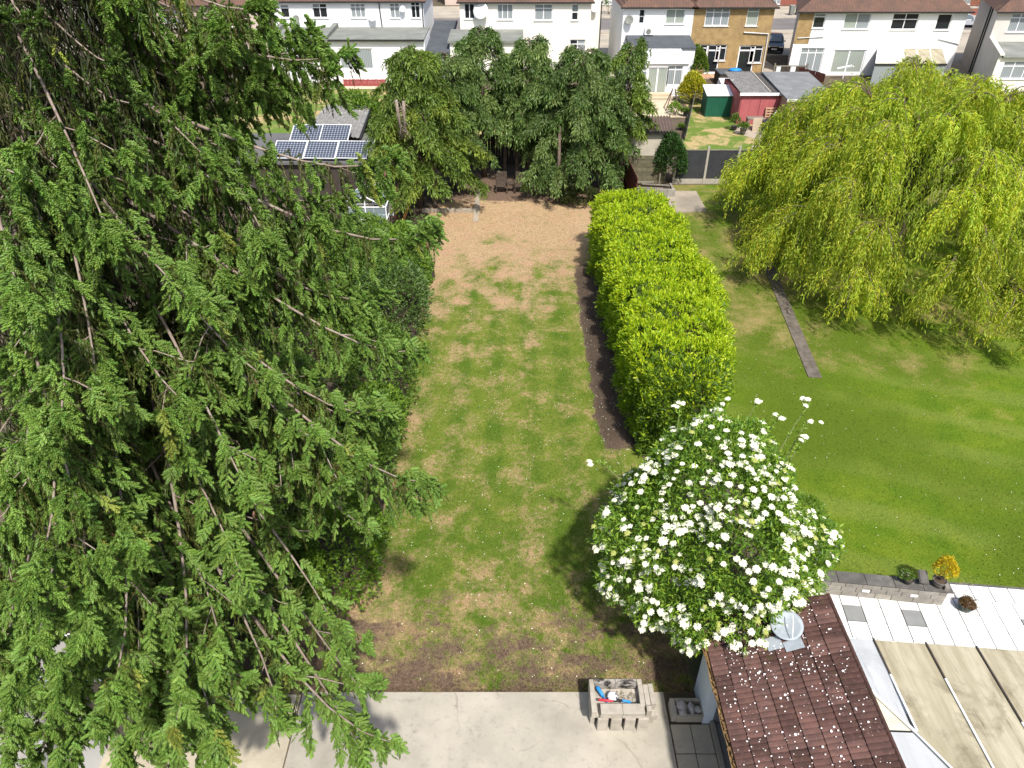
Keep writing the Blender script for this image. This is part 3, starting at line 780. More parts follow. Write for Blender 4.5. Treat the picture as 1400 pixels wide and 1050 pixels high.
# ------------------------------------------------------------------ conifers at the end of the lawn
def conifer(name, x, y, h, r, z_low, lab, cols, n=420, lean=(0, 0), group=None, seed=0, trunkr=.13, topcut=0.0, droop=1.0, wide=None):
    root = tag(empty(name, (x, y, 0)), lab, "tree", group)
    b = MB(); b.tube([(0, 0, -.1), (lean[0]*.2, lean[1]*.2, h*.3), (lean[0]*.6, lean[1]*.6, h*.65), (lean[0], lean[1], h*(.97-topcut))], [trunkr*1.25, trunkr, trunkr*.7, trunkr*.25+topcut*.2], 8)
    b.build("trunk", M_bark_grey if topcut else M_bark, root, smooth=True)
    gs = []; bw = MB()
    nb = max(24, int(n/4.9))
    for i in range(nb):
        u = (i+rng.uniform())/nb
        zz = z_low + (h - z_low)*u**0.95 + rng.uniform(-.2, .35)
        rr = r*(1.02-u**1.8*.72)*rng.uniform(.62, 1.28)
        az = i*2.39996 + rng.uniform(-.5, .5)
        if wide: rr *= 1 + wide[1]*max(0, math.cos(az - wide[0]))
        o = np.array([math.cos(az), math.sin(az), 0.0]); pr = np.array([-o[1], o[0], 0])
        ax = np.array([lean[0]*u, lean[1]*u, 0])
        base = ax + np.array([0, 0, zz]) + o*.05
        tip = ax + np.array([0, 0, zz - rr*rng.uniform(.05, .38)*droop]) + o*rr
        tip[2] = max(tip[2], .55)
        ctrl = (base+tip)/2 + np.array([0, 0, .30*rr])
        bw.tube([base, (base+ctrl)/2+np.array([0, 0, .02]), ctrl*.5+(base+tip)*.25, tip], [.03, .022, .016, .006], 4)
        c0 = np.array(cols[int(rng.integers(0, len(cols)))])*rng.uniform(.85, 1.2)
        nspr = int(5 + rr*5.6)
        for s_ in range(nspr):
            t1 = rng.uniform(.22, 1.0)**.8
            p1 = (1-t1)**2*base + 2*t1*(1-t1)*ctrl + t1*t1*tip + rng.normal(size=3)*.05
            sgn = rng.choice((-1.0, 1.0))
            sd1 = unit(o*rng.uniform(.35, .9) + pr*sgn*rng.uniform(.1, .9) + np.array([0, 0, .06]))
            ln1 = rng.uniform(.35, .75)*(.6+.4*min(1, r/1.8))
            nt = 7; m = 5
            tf = rng.uniform(.0, 1.0, size=nt)[:, None]
            p = p1 + sd1*ln1*tf*.55 + np.array([0, 0, -1.0])*ln1*.25*tf**2
            side = np.cross(sd1, np.array([0, 0, 1.0]))
            sd = sd1*.6 + side*rng.uniform(-1, 1, size=(nt, 1))*.8
            ln = rng.uniform(.22, .5, size=(nt, 1))*(.75+.25*min(1, r/1.8))
            for k in range(m):
                f = (k+.3)/m
                q = p + unit(sd)*ln*f*.7 + np.array([0, 0, -1.0])*ln*f*f*1.15*droop + rng.normal(size=(nt, 3))*.02
                dd = unit(unit(sd)*(1-f*.6) + np.array([0, 0, -1.0])*(.15+1.6*f*droop) + rng.normal(size=(nt, 3))*.38)
                L = rng.uniform(.14, .25, size=nt)
                gs.append(leaf_geo(q, dd, L, L*.30, tints(nt, c0*(1.25 if k > 2 else .9), .2, .1), .15))
    V, F, C = join_geo(gs)
    link("foliage", np_mesh(name+"_foliage", V, F, M_leaf, C), root)
    tag(bw.build("branches", M_bark, root, smooth=True), kind='stuff')
    return root, len(F)
CG = [(0.130, 0.195, 0.028), (0.105, 0.165, 0.026), (0.170, 0.225, 0.032)]
CB = [(0.105, 0.170, 0.042), (0.145, 0.210, 0.058), (0.085, 0.145, 0.032)]
N_CON = 0
N_CON += conifer("cypress_tree", -4.9, 36.6, 7.7, 2.4, 1.5, "olive green cypress with a sawn off bare stem, beside the greenhouse", CG, 520, (.1, .3), trunkr=.16, wide=(R(-15), .25))[1]
N_CON += conifer("cypress_tree", -1.6, 41.2, 7.7, 2.1, 2.8, "dark cypress with a ragged top in the middle of the tree row", CB, 380)[1]
N_CON += conifer("cypress_tree", 1.0, 41.0, 7.5, 2.0, 2.6, "dense cypress directly behind the two wooden seats", CB, 360)[1]
N_CON += conifer("cypress_tree", 3.6, 39.2, 7.3, 2.75, .9, "largest blue green cypress with hanging sprays, beside the hedge end", CB, 560, (0, -.3), wide=(R(-90), .2))[1]
N_CON += conifer("cypress_tree", 6.0, 39.9, 7.3, 1.35, 3.0, "narrow cypress with a thin spire beside the concrete shed wall", CG + CB[:1], 260, (.25, .2))[1]
N_CON += conifer("cypress_tree", -3.3, 39.4, 7.0, 2.0, 2.4, "small dark cypress squeezed behind the olive green one", CB, 320)[1]
# leader twigs above the crowns
# two sawn-off stems that stand bare in the left cypress
cy = bpy.data.objects["cypress_tree"]
b = MB(); b.tube([(-.35, -1.75, 4.1), (-.42, -1.95, 5.2), (-.46, -2.0, 5.95)], [.06, .075, .07], 7); b.build("sawn_stem", M_bark_grey, cy, smooth=True)
b = MB(); b.tube([(-.2, -1.75, 4.0), (-.16, -1.95, 5.2), (-.12, -2.0, 5.9)], [.06, .075, .07], 7); b.build("sawn_stem", M_bark_grey, cy, smooth=True)
b = MB()
for k in range(16):
    a = rng.uniform(-2.6, -.4); zz = rng.uniform(4.1, 5.9)
    p = np.array([-.3, -1.9, zz]); d = np.array([math.cos(a)*.9, math.sin(a)*.5, rng.uniform(-.5, .3)])
    b.tube([p, p+d*.35, p+d*.6+np.array([0, 0, -.18])], [.014, .01, .004], 4)
tag(b.build("dead_twigs", M_bark_grey, cy), kind='stuff')
for k, (x, y, hh) in enumerate([(-3.6, 42.3, 3.2), (-2.5, 40.6, 3.0), (-.45, 41.6, 3.0), (.25, 41.0, 3.2), (2.45, 37.6, 2.9), (5.95, 39.2, 3.4), (-4.1, 36.5, 2.8)]):
    nm = ["thin bare stem standing in deep shade at the far end", "bare stem left of the wooden seats in deep shade", "slim stem just behind the left wooden seat", "slim stem just behind the right wooden seat", "upright grey stem in front of the big cypress", "tall grey stem beside the concrete shed wall", "reddish second stem beside the sawn cypress trunk"][k]
    t_ = tag(empty("bare_tree", (x, y, 0)), nm, "tree trunk", "bare stems under the conifers")
    b = MB(); b.tube([(0, 0, -.05), (.03, 0, .3), (.05, .03, hh*.5), (0, .05, hh+1)], [.15, .11, .10, .07], 8); b.build("trunk", M_bark, t_, smooth=True)

# ------------------------------------------------------------------ broad-leaved shrubs
def blob_leaves(c, rad, n, L, W, cols, up=.4, per=6, lumps=.15, inner=.25, spread=.75, zmin=.06):
    """leaf clusters over a lumpy ellipsoid"""
    d = rand_unit(n); d[:, 2] = np.abs(d[:, 2])*1.0 - .25*(rng.uniform(size=n) < .3)
    d = unit(d)
    k = 1 + lumps*(np.sin(4*d[:, 0]+3*d[:, 2]+c[0])+np.sin(5*d[:, 1]-2*d[:, 0]+c[1]))*.5
    sh = 1 - rng.uniform(size=n)**2*inner
    P = np.array(c) + d*np.array(rad)*(k*sh)[:, None]
    gs = []
    for j in range(per):
        dd = unit(d + rng.normal(size=(n, 3))*spread + np.array([0, 0, up]))
        Ls = rng.uniform(L*.7, L*1.25, size=n)
        ci = rng.integers(0, len(cols), size=n)
        col = tints(n, (1, 1, 1), .2, .1)*np.array(cols)[ci]
        q = P + rng.normal(size=(n, 3))*L*.28
        ok = q[:, 2] > zmin
        gs.append(leaf_geo(q[ok], dd[ok], Ls[ok], Ls[ok]*W, col[ok], .25))
    return join_geo(gs)
def shrub(name, x, y, rad, lab, cols, n=500, L=.10, W=.45, cz=None, up=.4, per=6, group=None, lumps=.18, mat=None, stems=5, cat="shrub", zbase=0.0):
    root = tag(empty(name, (x, y, zbase)), lab, cat, group)
    cz = rad[2]*.75 if cz is None else cz
    if name == 'border_shrub': n, L, W, per = int(n*1.7), L*1.3, W*1.15, 5
    V, F, C = blob_leaves((0, 0, cz), rad, n, L, W, cols, up, per, lumps)
    link("foliage", np_mesh(name+"_foliage", V, F, mat or M_leaf, C), root)
    b = MB()
    for k in range(stems):
        a = 2*math.pi*k/stems + .5
        b.tube([(0.03*math.cos(a), .03*math.sin(a), -.02), (rad[0]*.25*math.cos(a), rad[1]*.25*math.sin(a), cz*.6), (rad[0]*.6*math.cos(a), rad[1]*.6*math.sin(a), cz*1.2)], [.025, .018, .006], 5)
    tag(b.build("stems", M_bark, root, smooth=True), kind='stuff')
    return root
G_MID = [(0.12, 0.21, 0.030), (0.09, 0.17, 0.028), (0.16, 0.25, 0.035)]
G_BRIGHT = [(0.17, 0.30, 0.026), (0.125, 0.235, 0.024), (0.22, 0.35, 0.032)]
G_GREY = [(0.11, 0.185, 0.05), (0.17, 0.24, 0.09), (0.08, 0.145, 0.035)]
G_DARK = [(0.035, 0.062, 0.014), (0.05, 0.08, 0.018)]
shrub("border_shrub", -4.45, 23.6, (1.45, 1.9, 1.7), "grey green twiggy shrub at the lawn edge beyond the spruce", G_GREY + G_MID[:1], 800, .09, .42)
shrub("border_shrub", -4.3, 26.5, (1.15, 1.4, 1.35), "leafy light green shrub at the lawn edge under a spruce branch tip", G_MID + G_BRIGHT[:1], 500, .10, .5)
shrub("border_shrub", -4.6, 28.9, (.95, 1.1, 1.2), "small yellow green shrub by the dark stump", G_BRIGHT, 380, .10, .5)
shrub("border_shrub", -4.4, 19.6, (1.4, 1.9, 1.35), "low mixed green shrub below the spruce's middle branches", G_MID, 650, .09, .45)
shrub("border_shrub", -4.4, 15.6, (1.15, 1.6, 1.15), "dark green shrub in the spruce's shade by the lawn", G_MID, 520, .10, .5)
shrub("border_shrub", -5.6, 21.5, (1.2, 1.5, 1.6), "taller mid green shrub set back behind the low border", G_MID + G_BRIGHT[:1], 620, .10, .45)
shrub("border_shrub", -5.7, 25.4, (1.2, 1.3, 1.5), "mid green shrub behind the grey green twiggy one", G_MID, 560, .10, .45)
shrub("border_shrub", -4.1, 17.4, (.9, 1.2, 1.0), "small fresh green shrub at the lawn edge between two darker ones", G_BRIGHT + G_MID, 520, .09, .48)
shrub("border_shrub", -6.3, 28.2, (1.3, 1.4, 1.3), "loose green shrub behind the yellow green one by the stump", G_MID + G_GREY[:1], 560, .10, .45)
shrub("border_shrub", -5.8, 14.2, (1.1, 1.3, 1.2), "dark leafy shrub deep under the spruce", G_MID, 520, .10, .48)
shrub("border_shrub", -7.2, 18.0, (1.3, 1.6, 1.5), "broad dark shrub behind the spruce's right hand branches", G_MID, 520, .11, .48)
shrub("border_shrub", -8.4, 23.0, (1.5, 2.0, 1.6), "big leafy shrub hidden far behind the spruce", G_MID, 520, .13, .48)
shrub("border_shrub", -8.6, 28.5, (1.5, 2.0, 1.3), "leafy shrub in the next garden before the greenhouse", G_MID, 460, .13, .48)
shrub("border_shrub", -4.15, 11.8, (1.1, 1.45, 1.4), "glossy bright green shrub at the nearest lawn edge below the spruce", G_BRIGHT + G_MID, 900, .085, .48, mat=M_leaf_gloss)
shrub("border_shrub", -5.3, 10.9, (1.1, 1.0, 1.1), "dark glossy shrub beside the spruce trunk over bare soil", G_MID, 600, .09, .48, mat=M_leaf_gloss)
shrub("border_shrub", -8.9, 10.9, (1.3, 1.2, 1.2), "bright undergrowth seen through the spruce's lower branches", G_BRIGHT + G_MID, 600, .09, .48)
shrub("border_shrub", -9.6, 16.0, (2.0, 2.2, 1.4), "wide green shrub behind the spruce trunk", G_MID, 600, .12, .48)
shrub("border_shrub", -6.8, 30.6, (1.5, 1.5, 1.0), "weedy green growth in front of the greenhouse", G_MID + G_BRIGHT[:1], 520, .12, .4)
shrub("border_shrub", -9.4, 46.4, (2.1, 1.1, 1.9), "tall leafy shrub behind the grey shed roof", G_BRIGHT + G_MID, 700, .13, .5)
shrub("border_shrub", 3.6, 36.9, (1.2, .7, .55), "low dark brownish bush under the big cypress", G_DARK + [(0.08, 0.07, 0.025)], 420, .09, .5)
shrub("wall_shrub", *gr(914, 250, 0), (.85, .75, 1.5), "upright dark green bush against the fence and timber wall", [(0.045, 0.105, 0.022), (0.06, 0.135, 0.03), (0.035, 0.08, 0.018)], 1500, .13, .45, cz=1.15)
shrub("golden_shrub", *gr(946, 140, 0), (1.05, 1.0, 1.3), "golden yellow shrub beside the neighbour's lawn", [(0.42, 0.40, 0.02), (0.33, 0.34, 0.02), (0.5, 0.46, 0.03)], 1100, .15, .55, cz=.75)
shrub("clipped_shrub", *gr(950, 112, 0), (.85, .85, 1.45), "rounded green shrub against the brown house wall", [(0.15, 0.23, 0.024), (0.10, 0.17, 0.022)], 1000, .15, .55, cz=1.2)
shrub("low_shrub", *gr(922, 157, 0), (.5, .6, .5), "small lime green plant at the end of the tan patio", G_BRIGHT, 160, .12, .5)
shrub("street_shrub", 12.2, 100.5, (1.1, 1.0, 1.5), "dark green shrub across the street between two houses", G_MID, 200, .16, .5)
shrub("street_shrub", 60.5, 104.0, (1.6, 1.2, 1.4), "green shrub across the street by the red brick front", G_MID, 200, .16, .5)

# ------------------------------------------------------------------ laurel hedge
def hedge():
    x0, x1, y0, y1, zt = 3.80, 7.30, 16.5, 31.6, 2.75
    cx, cy = (x0+x1)/2, (y0+y1)/2
    root = tag(empty("laurel_hedge", (cx, cy, 0)), "long thick laurel hedge with lime green top beside the lawn", "hedge")
    b = MB()
    ny, nx = 14, 6
    core = b.hexa([(x0+.35-cx, y0+.35-cy, 0), (x1-1.75-cx, y0+.35-cy, 0), (x1-.75-cx, y1-.4-cy, 0), (x0+.25-cx, y1-.4-cy, 0)],
                  [(x0+.55-cx, y0+.6-cy, zt-.42), (x1-1.95-cx, y0+.6-cy, zt-.42), (x1-1.05-cx, y1-.6-cy, zt-.5), (x0+.45-cx, y1-.6-cy, zt-.5)])
    b.build("inner_growth", plain("hedge_inside", (0.05, 0.085, 0.012), (0.08, 0.12, 0.016), 9, .95), root)
    n = 11500
    area = [(x1-x0)*(y1-y0), (y1-y0)*zt, (y1-y0)*zt*.8, (x1-x0)*zt, (x1-x0)*zt*.7]
    face = rng.choice(5, size=n, p=np.array(area)/sum(area))
    u, v = rng.uniform(size=n), rng.uniform(size=n)
    P = np.zeros((n, 3)); N = np.zeros((n, 3))
    yy = y0 + (y1-y0)*u
    for f in range(5):
        m = face == f
        if f == 0: P[m] = np.column_stack([x0+(x1-x0)*v[m], yy[m], np.full(m.sum(), zt)]); N[m] = (0, 0, 1)
        if f == 1: P[m] = np.column_stack([np.full(m.sum(), x0), yy[m], .1+zt*.96*v[m]]); N[m] = (-1, 0, .15)
        if f == 2: P[m] = np.column_stack([np.full(m.sum(), x1), yy[m], .1+zt*.96*v[m]]); N[m] = (1, 0, .15)
        if f == 3: P[m] = np.column_stack([x0+(x1-x0)*u[m], np.full(m.sum(), y0), .1+zt*.96*v[m]]); N[m] = (0, -1, .15)
        if f == 4: P[m] = np.column_stack([x0+(x1-x0)*u[m], np.full(m.sum(), y1), .1+zt*.96*v[m]]); N[m] = (0, 1, .15)
    # round the shoulders and make the outline uneven
    ex = np.clip((np.abs(P[:, 0]-cx) - ((x1-x0)/2-.9))/.9, 0, 1); ey = np.clip((np.abs(P[:, 1]-cy) - ((y1-y0)/2-.9))/.9, 0, 1)
    ez = np.clip((P[:, 2]-(zt-.8))/.8, 0, 1)
    P[:, 2] -= np.where(face == 0, .38*np.maximum(ex, ey)**2, 0)
    P[:, 0] -= np.where((face == 1) | (face == 2), np.sign(P[:, 0]-cx)*.30*ez**2, 0)
    P[:, 1] -= np.where((face == 3) | (face == 4), np.sign(P[:, 1]-cy)*.30*ez**2, 0)
    lump = .13*np.sin(P[:, 0]*2.1+P[:, 1]*1.3) + .10*np.sin(P[:, 1]*2.9-P[:, 0]*1.7) + .12*np.sin(P[:, 1]*5.1+P[:, 2]*3) + rng.normal(size=n)*.09
    P += N*lump[:, None]
    taper = np.interp(P[:, 1], [15.8, 16.7, 19.0, 22.6, 31.6], [1.75, 2.15, 3.0, 3.55, 3.05])/3.5
    P[:, 0] = x0 + (P[:, 0]-x0)*taper
    P -= np.array([cx, cy, 0])
    gs = []
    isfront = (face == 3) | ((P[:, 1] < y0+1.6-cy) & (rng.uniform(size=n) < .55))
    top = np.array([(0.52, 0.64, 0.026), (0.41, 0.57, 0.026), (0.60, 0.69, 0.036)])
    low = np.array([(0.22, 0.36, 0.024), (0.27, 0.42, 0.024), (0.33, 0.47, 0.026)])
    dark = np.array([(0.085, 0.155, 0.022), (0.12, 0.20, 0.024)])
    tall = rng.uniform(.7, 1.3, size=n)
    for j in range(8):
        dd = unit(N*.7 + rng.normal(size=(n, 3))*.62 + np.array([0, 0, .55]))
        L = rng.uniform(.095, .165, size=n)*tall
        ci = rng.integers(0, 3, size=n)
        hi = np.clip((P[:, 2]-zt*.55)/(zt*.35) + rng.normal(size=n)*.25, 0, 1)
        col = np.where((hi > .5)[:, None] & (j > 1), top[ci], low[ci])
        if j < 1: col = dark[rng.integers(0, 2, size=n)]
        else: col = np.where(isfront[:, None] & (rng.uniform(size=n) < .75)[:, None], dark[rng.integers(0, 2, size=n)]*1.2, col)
        col = col*tints(n, (1, 1, 1), .16, .1)
        q = P + rng.normal(size=(n, 3))*.045 - N*(.06*(j < 1))
        q[:, 2] = np.maximum(q[:, 2], .03)
        gs.append(leaf_geo(q, dd, L, L*.36, col, .22))
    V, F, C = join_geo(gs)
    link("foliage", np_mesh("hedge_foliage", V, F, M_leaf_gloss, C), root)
    return len(F)
N_HEDGE = hedge()

# ------------------------------------------------------------------ flowering elder
EX, EY = 4.42, 10.85
M_petal = plain("cream_white_petals", (0.78, 0.77, 0.64), (0.66, 0.67, 0.48), 26, .8, 0, 1, .2)
M_bud = plain("yellow_green_buds", (0.42, 0.44, 0.14), (0.33, 0.37, 0.10), 14, .8, 0, 1, .2)
M_stemg = plain("green_twig", (.17, .20, .07), (.13, .15, .06), 8, .8)
def umbel(seed, r, mat):
    q = random.Random(seed); b = MB()
    b.lathe([(r*.25, -.035), (r*.8, -.012), (r*.86, .002), (r*.5, .012), (.001, .016)], 8)
    for i in range(26):
        a = i*2.39996; d = r*math.sqrt((i+.5)/26)*q.uniform(.9, 1.12); s = q.uniform(.011, .019)
        x, y, z = d*math.cos(a), d*math.sin(a), .022 - d*d/r*.25 + q.uniform(-.006, .010)
        b.add([(x-s, y, z-.006), (x, y-s, z-.006), (x+s, y, z-.006), (x, y+s, z-.006), (x, y, z+.010)], [(0, 1, 4), (1, 2, 4), (2, 3, 4), (3, 0, 4)])
    return b.mesh("flower_head", mat)
def elder():
    root = tag(empty("elder_shrub", (EX, EY, 0)), "big rounded shrub covered in flat cream white flower heads", "shrub")
    rad = np.array([2.22, 2.6, 2.28]); c = np.array([0, 0, 2.75])
    def surf(d):
        k = 1 + .09*np.sin(5*d[:, 0]+2*d[:, 2]) + .08*np.sin(6*d[:, 1]-3*d[:, 0]) + .06*np.sin(9*d[:, 2]+4*d[:, 1]) + .05*np.sin(13*d[:, 0]-8*d[:, 1])
        return c + d*rad*k[:, None]
    gs = []
    n = 7200
    d = rand_unit(n); d[:, 2] = d[:, 2]*.95 + .12; d = unit(d)
    sh = 1 - rng.uniform(size=n)**2.2*.35
    P = c + (surf(d)-c)*sh[:, None]
    cols = np.array([(0.18, 0.315, 0.028), (0.135, 0.26, 0.026), (0.27, 0.40, 0.036), (0.10, 0.20, 0.024)])
    for j in range(8):
        dd = unit(d*.55 + rng.normal(size=(n, 3))*.75 + np.array([0, 0, -.05]))
        L = rng.uniform(.085, .15, size=n)
        gs.append(leaf_geo(P + rng.normal(size=(n, 3))*.05, dd, L, L*.30, cols[rng.integers(0, 4, size=n)]*tints(n, (1, 1, 1), .2, .1), .25))
    V, F, C = join_geo(gs)
    link("foliage", np_mesh("elder_foliage", V, F, M_leaf, C), root)
    b = MB()
    for k in range(9):
        a = 2*math.pi*k/9; e = np.array([math.cos(a)*1.5, math.sin(a)*1.5, 2.9+.5*math.sin(3*a)])
        b.tube([(.12*math.cos(a), .12*math.sin(a), -.05), e*.35+np.array([0, 0, .2]), e*.7, e], [.06, .045, .03, .012], 6)
    tag(b.build("stems", M_bark, root, smooth=True), kind='stuff')
    heads = [umbel(s, r, M_petal) for s, r in ((1, .085), (2, .10), (3, .07), (4, .092))] + [umbel(9, .07, M_bud)]
    nf, k, tries, pts = 980, 0, 0, []
    extra = MB()
    while k < nf and tries < 30000:
        tries += 1
        dv = rng.normal(size=3); dv[2] = dv[2]*.9 + .35; dv[1] -= .18; dv /= np.linalg.norm(dv)
        # flowers gather in drifts
        dens = .62 + .40*math.sin(3.1*dv[0]+4.2*dv[2]+.7)*math.sin(4.3*dv[1]-2.0*dv[0]) + (.2 if dv[1] < -.1 else 0)
        if rng.uniform() > dens: continue
        if k and rng.uniform() < .22:                          # beside an earlier head
            q = pts[int(rng.integers(0, len(pts)))]; dv = unit((q-c)/rad + rng.normal(size=3)*.06)
        p = surf(dv[None])[0] + dv*rng.uniform(-.08, .09)
        if any((p[0]-q[0])**2+(p[1]-q[1])**2+(p[2]-q[2])**2 < .0095 for q in pts): continue
        pts.append(p)
        nrm = Vector((dv[0]*.55, dv[1]*.55, dv[2]*.5+.75)).normalized()
        rot = nrm.to_track_quat('Z', 'Y')
        me = heads[4] if rng.uniform() < .12 else heads[int(rng.integers(0, 4))]
        s = rng.uniform(.68, 1.15)
        if k < 296 and me is not heads[4]:
            o = link("flower_head", me, root, tuple(p), rot.to_euler()); o.scale = (s, s, s)
        else:
            M4 = Matrix.Translation(p) @ rot.to_matrix().to_4x4() @ Matrix.Diagonal((s*.85, s*.85, s*.85, 1))
            extra.add([M4 @ v.co for v in me.vertices], [tuple(f.vertices) for f in me.polygons], 1 if me is heads[4] else 0)
        k += 1
    tag(extra.build("small_flower_heads", [M_petal, M_bud], root), kind='stuff')
    # long shoots that stick out of the crown with flowers at their ends
    for (px, py), zt, base in (((812, 630), 3.3, (-1.9, 1.3, 3.1)), ((1108, 548), 4.7, (1.6, 1.5, 3.6)), ((1104, 575), 4.5, (1.7, 1.3, 3.5)), ((1100, 600), 4.3, (1.7, 1.2, 3.4)), ((1035, 548), 4.9, (.6, 1.5, 3.8)), ((988, 547), 4.9, (-.2, 1.6, 3.8)), ((930, 553), 4.7, (-.7, 1.6, 3.7)), ((1066, 568), 4.8, (1.1, 1.5, 3.7)),
                            ((1128, 855), 3.1, (1.7, -1.5, 2.6)), ((1020, 880), 3.0, (.3, -2.0, 2.3)), ((1032, 868), 3.0, (.4, -2.0, 2.3)), ((822, 716), 3.0, (-2.1, .2, 2.6)), ((838, 767), 2.8, (-2.1, -.4, 2.4))):
        x, y = gr(px, py, zt); e = np.array([x-EX, y-EY, zt]); s0 = np.array(base)
        b = MB(); b.tube([s0, (s0+e)/2+np.array([0, 0, .08]), e], [.016, .013, .009], 5); b.build("stem", M_stemg, root)
        nl = 34; tt = rng.uniform(.25, 1.0, size=(nl, 1)); q = s0 + (e-s0)*tt + np.array([0, 0, .16])*tt*(1-tt)*2
        lv = leaf_geo(q, rand_unit(nl) + np.array([0, 0, .2]), rng.uniform(.08, .14, size=nl), .035, tints(nl, (0.19, 0.31, 0.036), .2, .1)); link("shoot_foliage", np_mesh("shoot_foliage", lv[0], lv[1], M_leaf, lv[2]), root)
        for j in range(int(rng.integers(2, 5))):
            q = e + rng.normal(size=3)*np.array([.11, .11, .04])
            o = link("flower_head", heads[int(rng.integers(0, 4))], root, tuple(q), (rng.uniform(-.3, .3), rng.uniform(-.3, .3), 0)); o.scale = (.8, .8, .8)
elder()
shrub("side_shrub", 7.45, 12.7, (.75, 1.0, .95), "feathery plain green shrub beside the flowering shrub and garden wall", G_BRIGHT + G_MID[:1], 560, .11, .28)

# low ground cover in the shady side bed
gs = []
n_ = 5200; X_ = rng.uniform(-12.5, -3.75, size=n_); Y_ = rng.uniform(9.4, 35.0, size=n_)
k_ = ((Y_ > 14.5) | (X_ < -5.6)) & (np.sin(X_*1.7+Y_*.9)*np.sin(Y_*1.3-X_*.6) > -.45) & ~((X_ > -8.4) & (X_ < -5.9) & (Y_ > 33))
X_, Y_ = X_[k_], Y_[k_]; n_ = len(X_)
for j in range(6):
    P = np.column_stack([X_ + rng.normal(size=n_)*.10, Y_ + rng.normal(size=n_)*.10, rng.uniform(.02, .22, size=n_)])
    L = rng.uniform(.07, .14, size=n_)
    gs.append(leaf_geo(P, rand_unit(n_)*np.array([1, 1, .4]) + np.array([0, 0, .45]), L, L*.6, tints(n_, (0.085, 0.150, 0.026), .3, .15)))
V, F, C = join_geo(gs)
tag(link("ground_cover", np_mesh("ground_cover", V, F, M_leaf, C)), "low leafy ground cover in the shady bed under the spruce", "ground cover", kind='stuff')
# ------------------------------------------------------------------ block barbecue on the patio
def block_mesh(name, d, mat):
    b = MB(); b.cbox((0, 0, 0), d); me = b.mesh(name, mat)
    return me
PZ = 0.06
bbq = tag(empty("barbecue", (2.2, 8.28, PZ)), "home made barbecue of stacked concrete blocks on the patio edge", "barbecue")
def blk(x0, x1, y0, y1, z0, z1, mat=None, rz=0.0, name="block"):
    b = MB(); b.cbox((0, 0, 0), (x1-x0, y1-y0, z1-z0))
    return b.build(name, mat or M_block, bbq, ((x0+x1)/2-2.2, (y0+y1)/2-8.28, (z0+z1)/2), (0, 0, rz), bevel=.006)
for x0 in (1.75, 2.025, 2.305, 2.575):
    blk(x0, x0+.215, 7.90, 8.0, 0, .44, rz=rng.uniform(-.03, .03))
for x0 in (1.75, 2.16, 2.575):
    blk(x0, x0+.215, 8.5, 8.6, 0, .44)
blk(1.62, 1.72, 8.05, 8.49, 0, .44); blk(2.83, 2.93, 8.06, 8.50, 0, .44)
for i, x0 in enumerate((1.60, 2.045, 2.49)):                    # hearth course
    blk(x0, x0+.44, 7.93, 8.145, .443, .54); blk(x0, x0+.44, 8.15, 8.365, .443, .54, M_block); blk(x0, x0+.44, 8.37, 8.585, .443, .54)
for x0 in (1.775, 2.22):                                        # front wall, lying flat, two high
    blk(x0, x0+.44, 7.86, 8.075, .543, .64, rz=.004); blk(x0+.01, x0+.45, 7.85, 8.065, .643, .74, rz=-.004)
blk(1.60, 1.70, 7.87, 8.31, .543, .755); blk(1.605, 1.70, 8.315, 8.60, .543, .745)
blk(1.705, 2.145, 8.50, 8.60, .543, .76, M_blocksoot); blk(2.15, 2.59, 8.50, 8.60, .543, .76, M_blocksoot)
for i, x0 in enumerate((2.60, 2.705, 2.81)):
    blk(x0, x0+.10, 8.02+.012*i, 8.46+.012*i, .543, .755+.008*i, rz=.02*(i-1)); 
blk(2.60, 2.70, 8.475, 8.60, .543, .75); blk(2.71, 2.81, 7.90, 8.01, .543, .76); blk(2.92, 3.02, 8.12, 8.56, 0.0, .215)
M_blue = plain("blue_plastic", (0.02, 0.22, 0.55), (0.02, 0.2, 0.5), 4, .4)
M_redp = plain("red_plastic", (0.5, 0.03, 0.05), (0.45, 0.03, 0.05), 4, .4)
def ball_mat():
    t = NT("football_panels"); v = t.vor(2.6, vec=t.n("ShaderNodeTexCoord").outputs["Generated"])
    return t.done(t.mix(t.mr(v, .27, .31), (0.03, 0.03, 0.10), (0.80, 0.80, 0.80)), .45, .4)
zb = PZ + .54
bm = MB(); prof = [(.001, -.11)] + [(.11*math.sin(math.pi*i/14), -.11*math.cos(math.pi*i/14)) for i in range(1, 14)] + [(.001, .11)]
bm.lathe(prof, 20)
tag(bm.build("football", ball_mat(), None, (2.06, 8.26, zb+.112), (.4, .3, .2), smooth=True), "white and navy football lying in the block barbecue", "ball")
def bat(name, a, b, mat, lab, blade=.045):
    a, b = Vector(a), Vector(b); d = b-a
    root = tag(empty(name, a), lab, "toy")
    m = MB(); m.tube([(0, 0, 0), tuple(d*.35)], [.017, .017], 8); m.build("handle", M_black if name != "toy_bat" else mat, root, smooth=True)
    m = MB(); m.tube([tuple(d*.35), tuple(d*.42), tuple(d*.95), tuple(d)], [.018, blade, blade*1.1, blade*.6], 10); m.build("blade", mat, root, smooth=True)
    return root
bat("toy_bat", (1.95, 8.17, zb+.05), (1.76, 8.46, zb+.16), M_blue, "blue plastic bat leaning in the barbecue's far corner", .038)
bat("toy_sword", (2.22, 8.115, zb+.17), (1.76, 8.17, zb+.16), M_redp, "red plastic toy lying behind the barbecue's front blocks", .026)
bat("toy_sword", (2.14, 8.15, zb+.21), (2.42, 8.11, zb+.16), M_blue, "light blue plastic toy lying beside the red one", .026)
m = MB(); m.tube([(0, 0, 0), (.08, .03, .03), (.15, .02, .01), (.21, .05, .02), (.25, .0, .01)], [.016, .02, .022, .018, .012], 7)
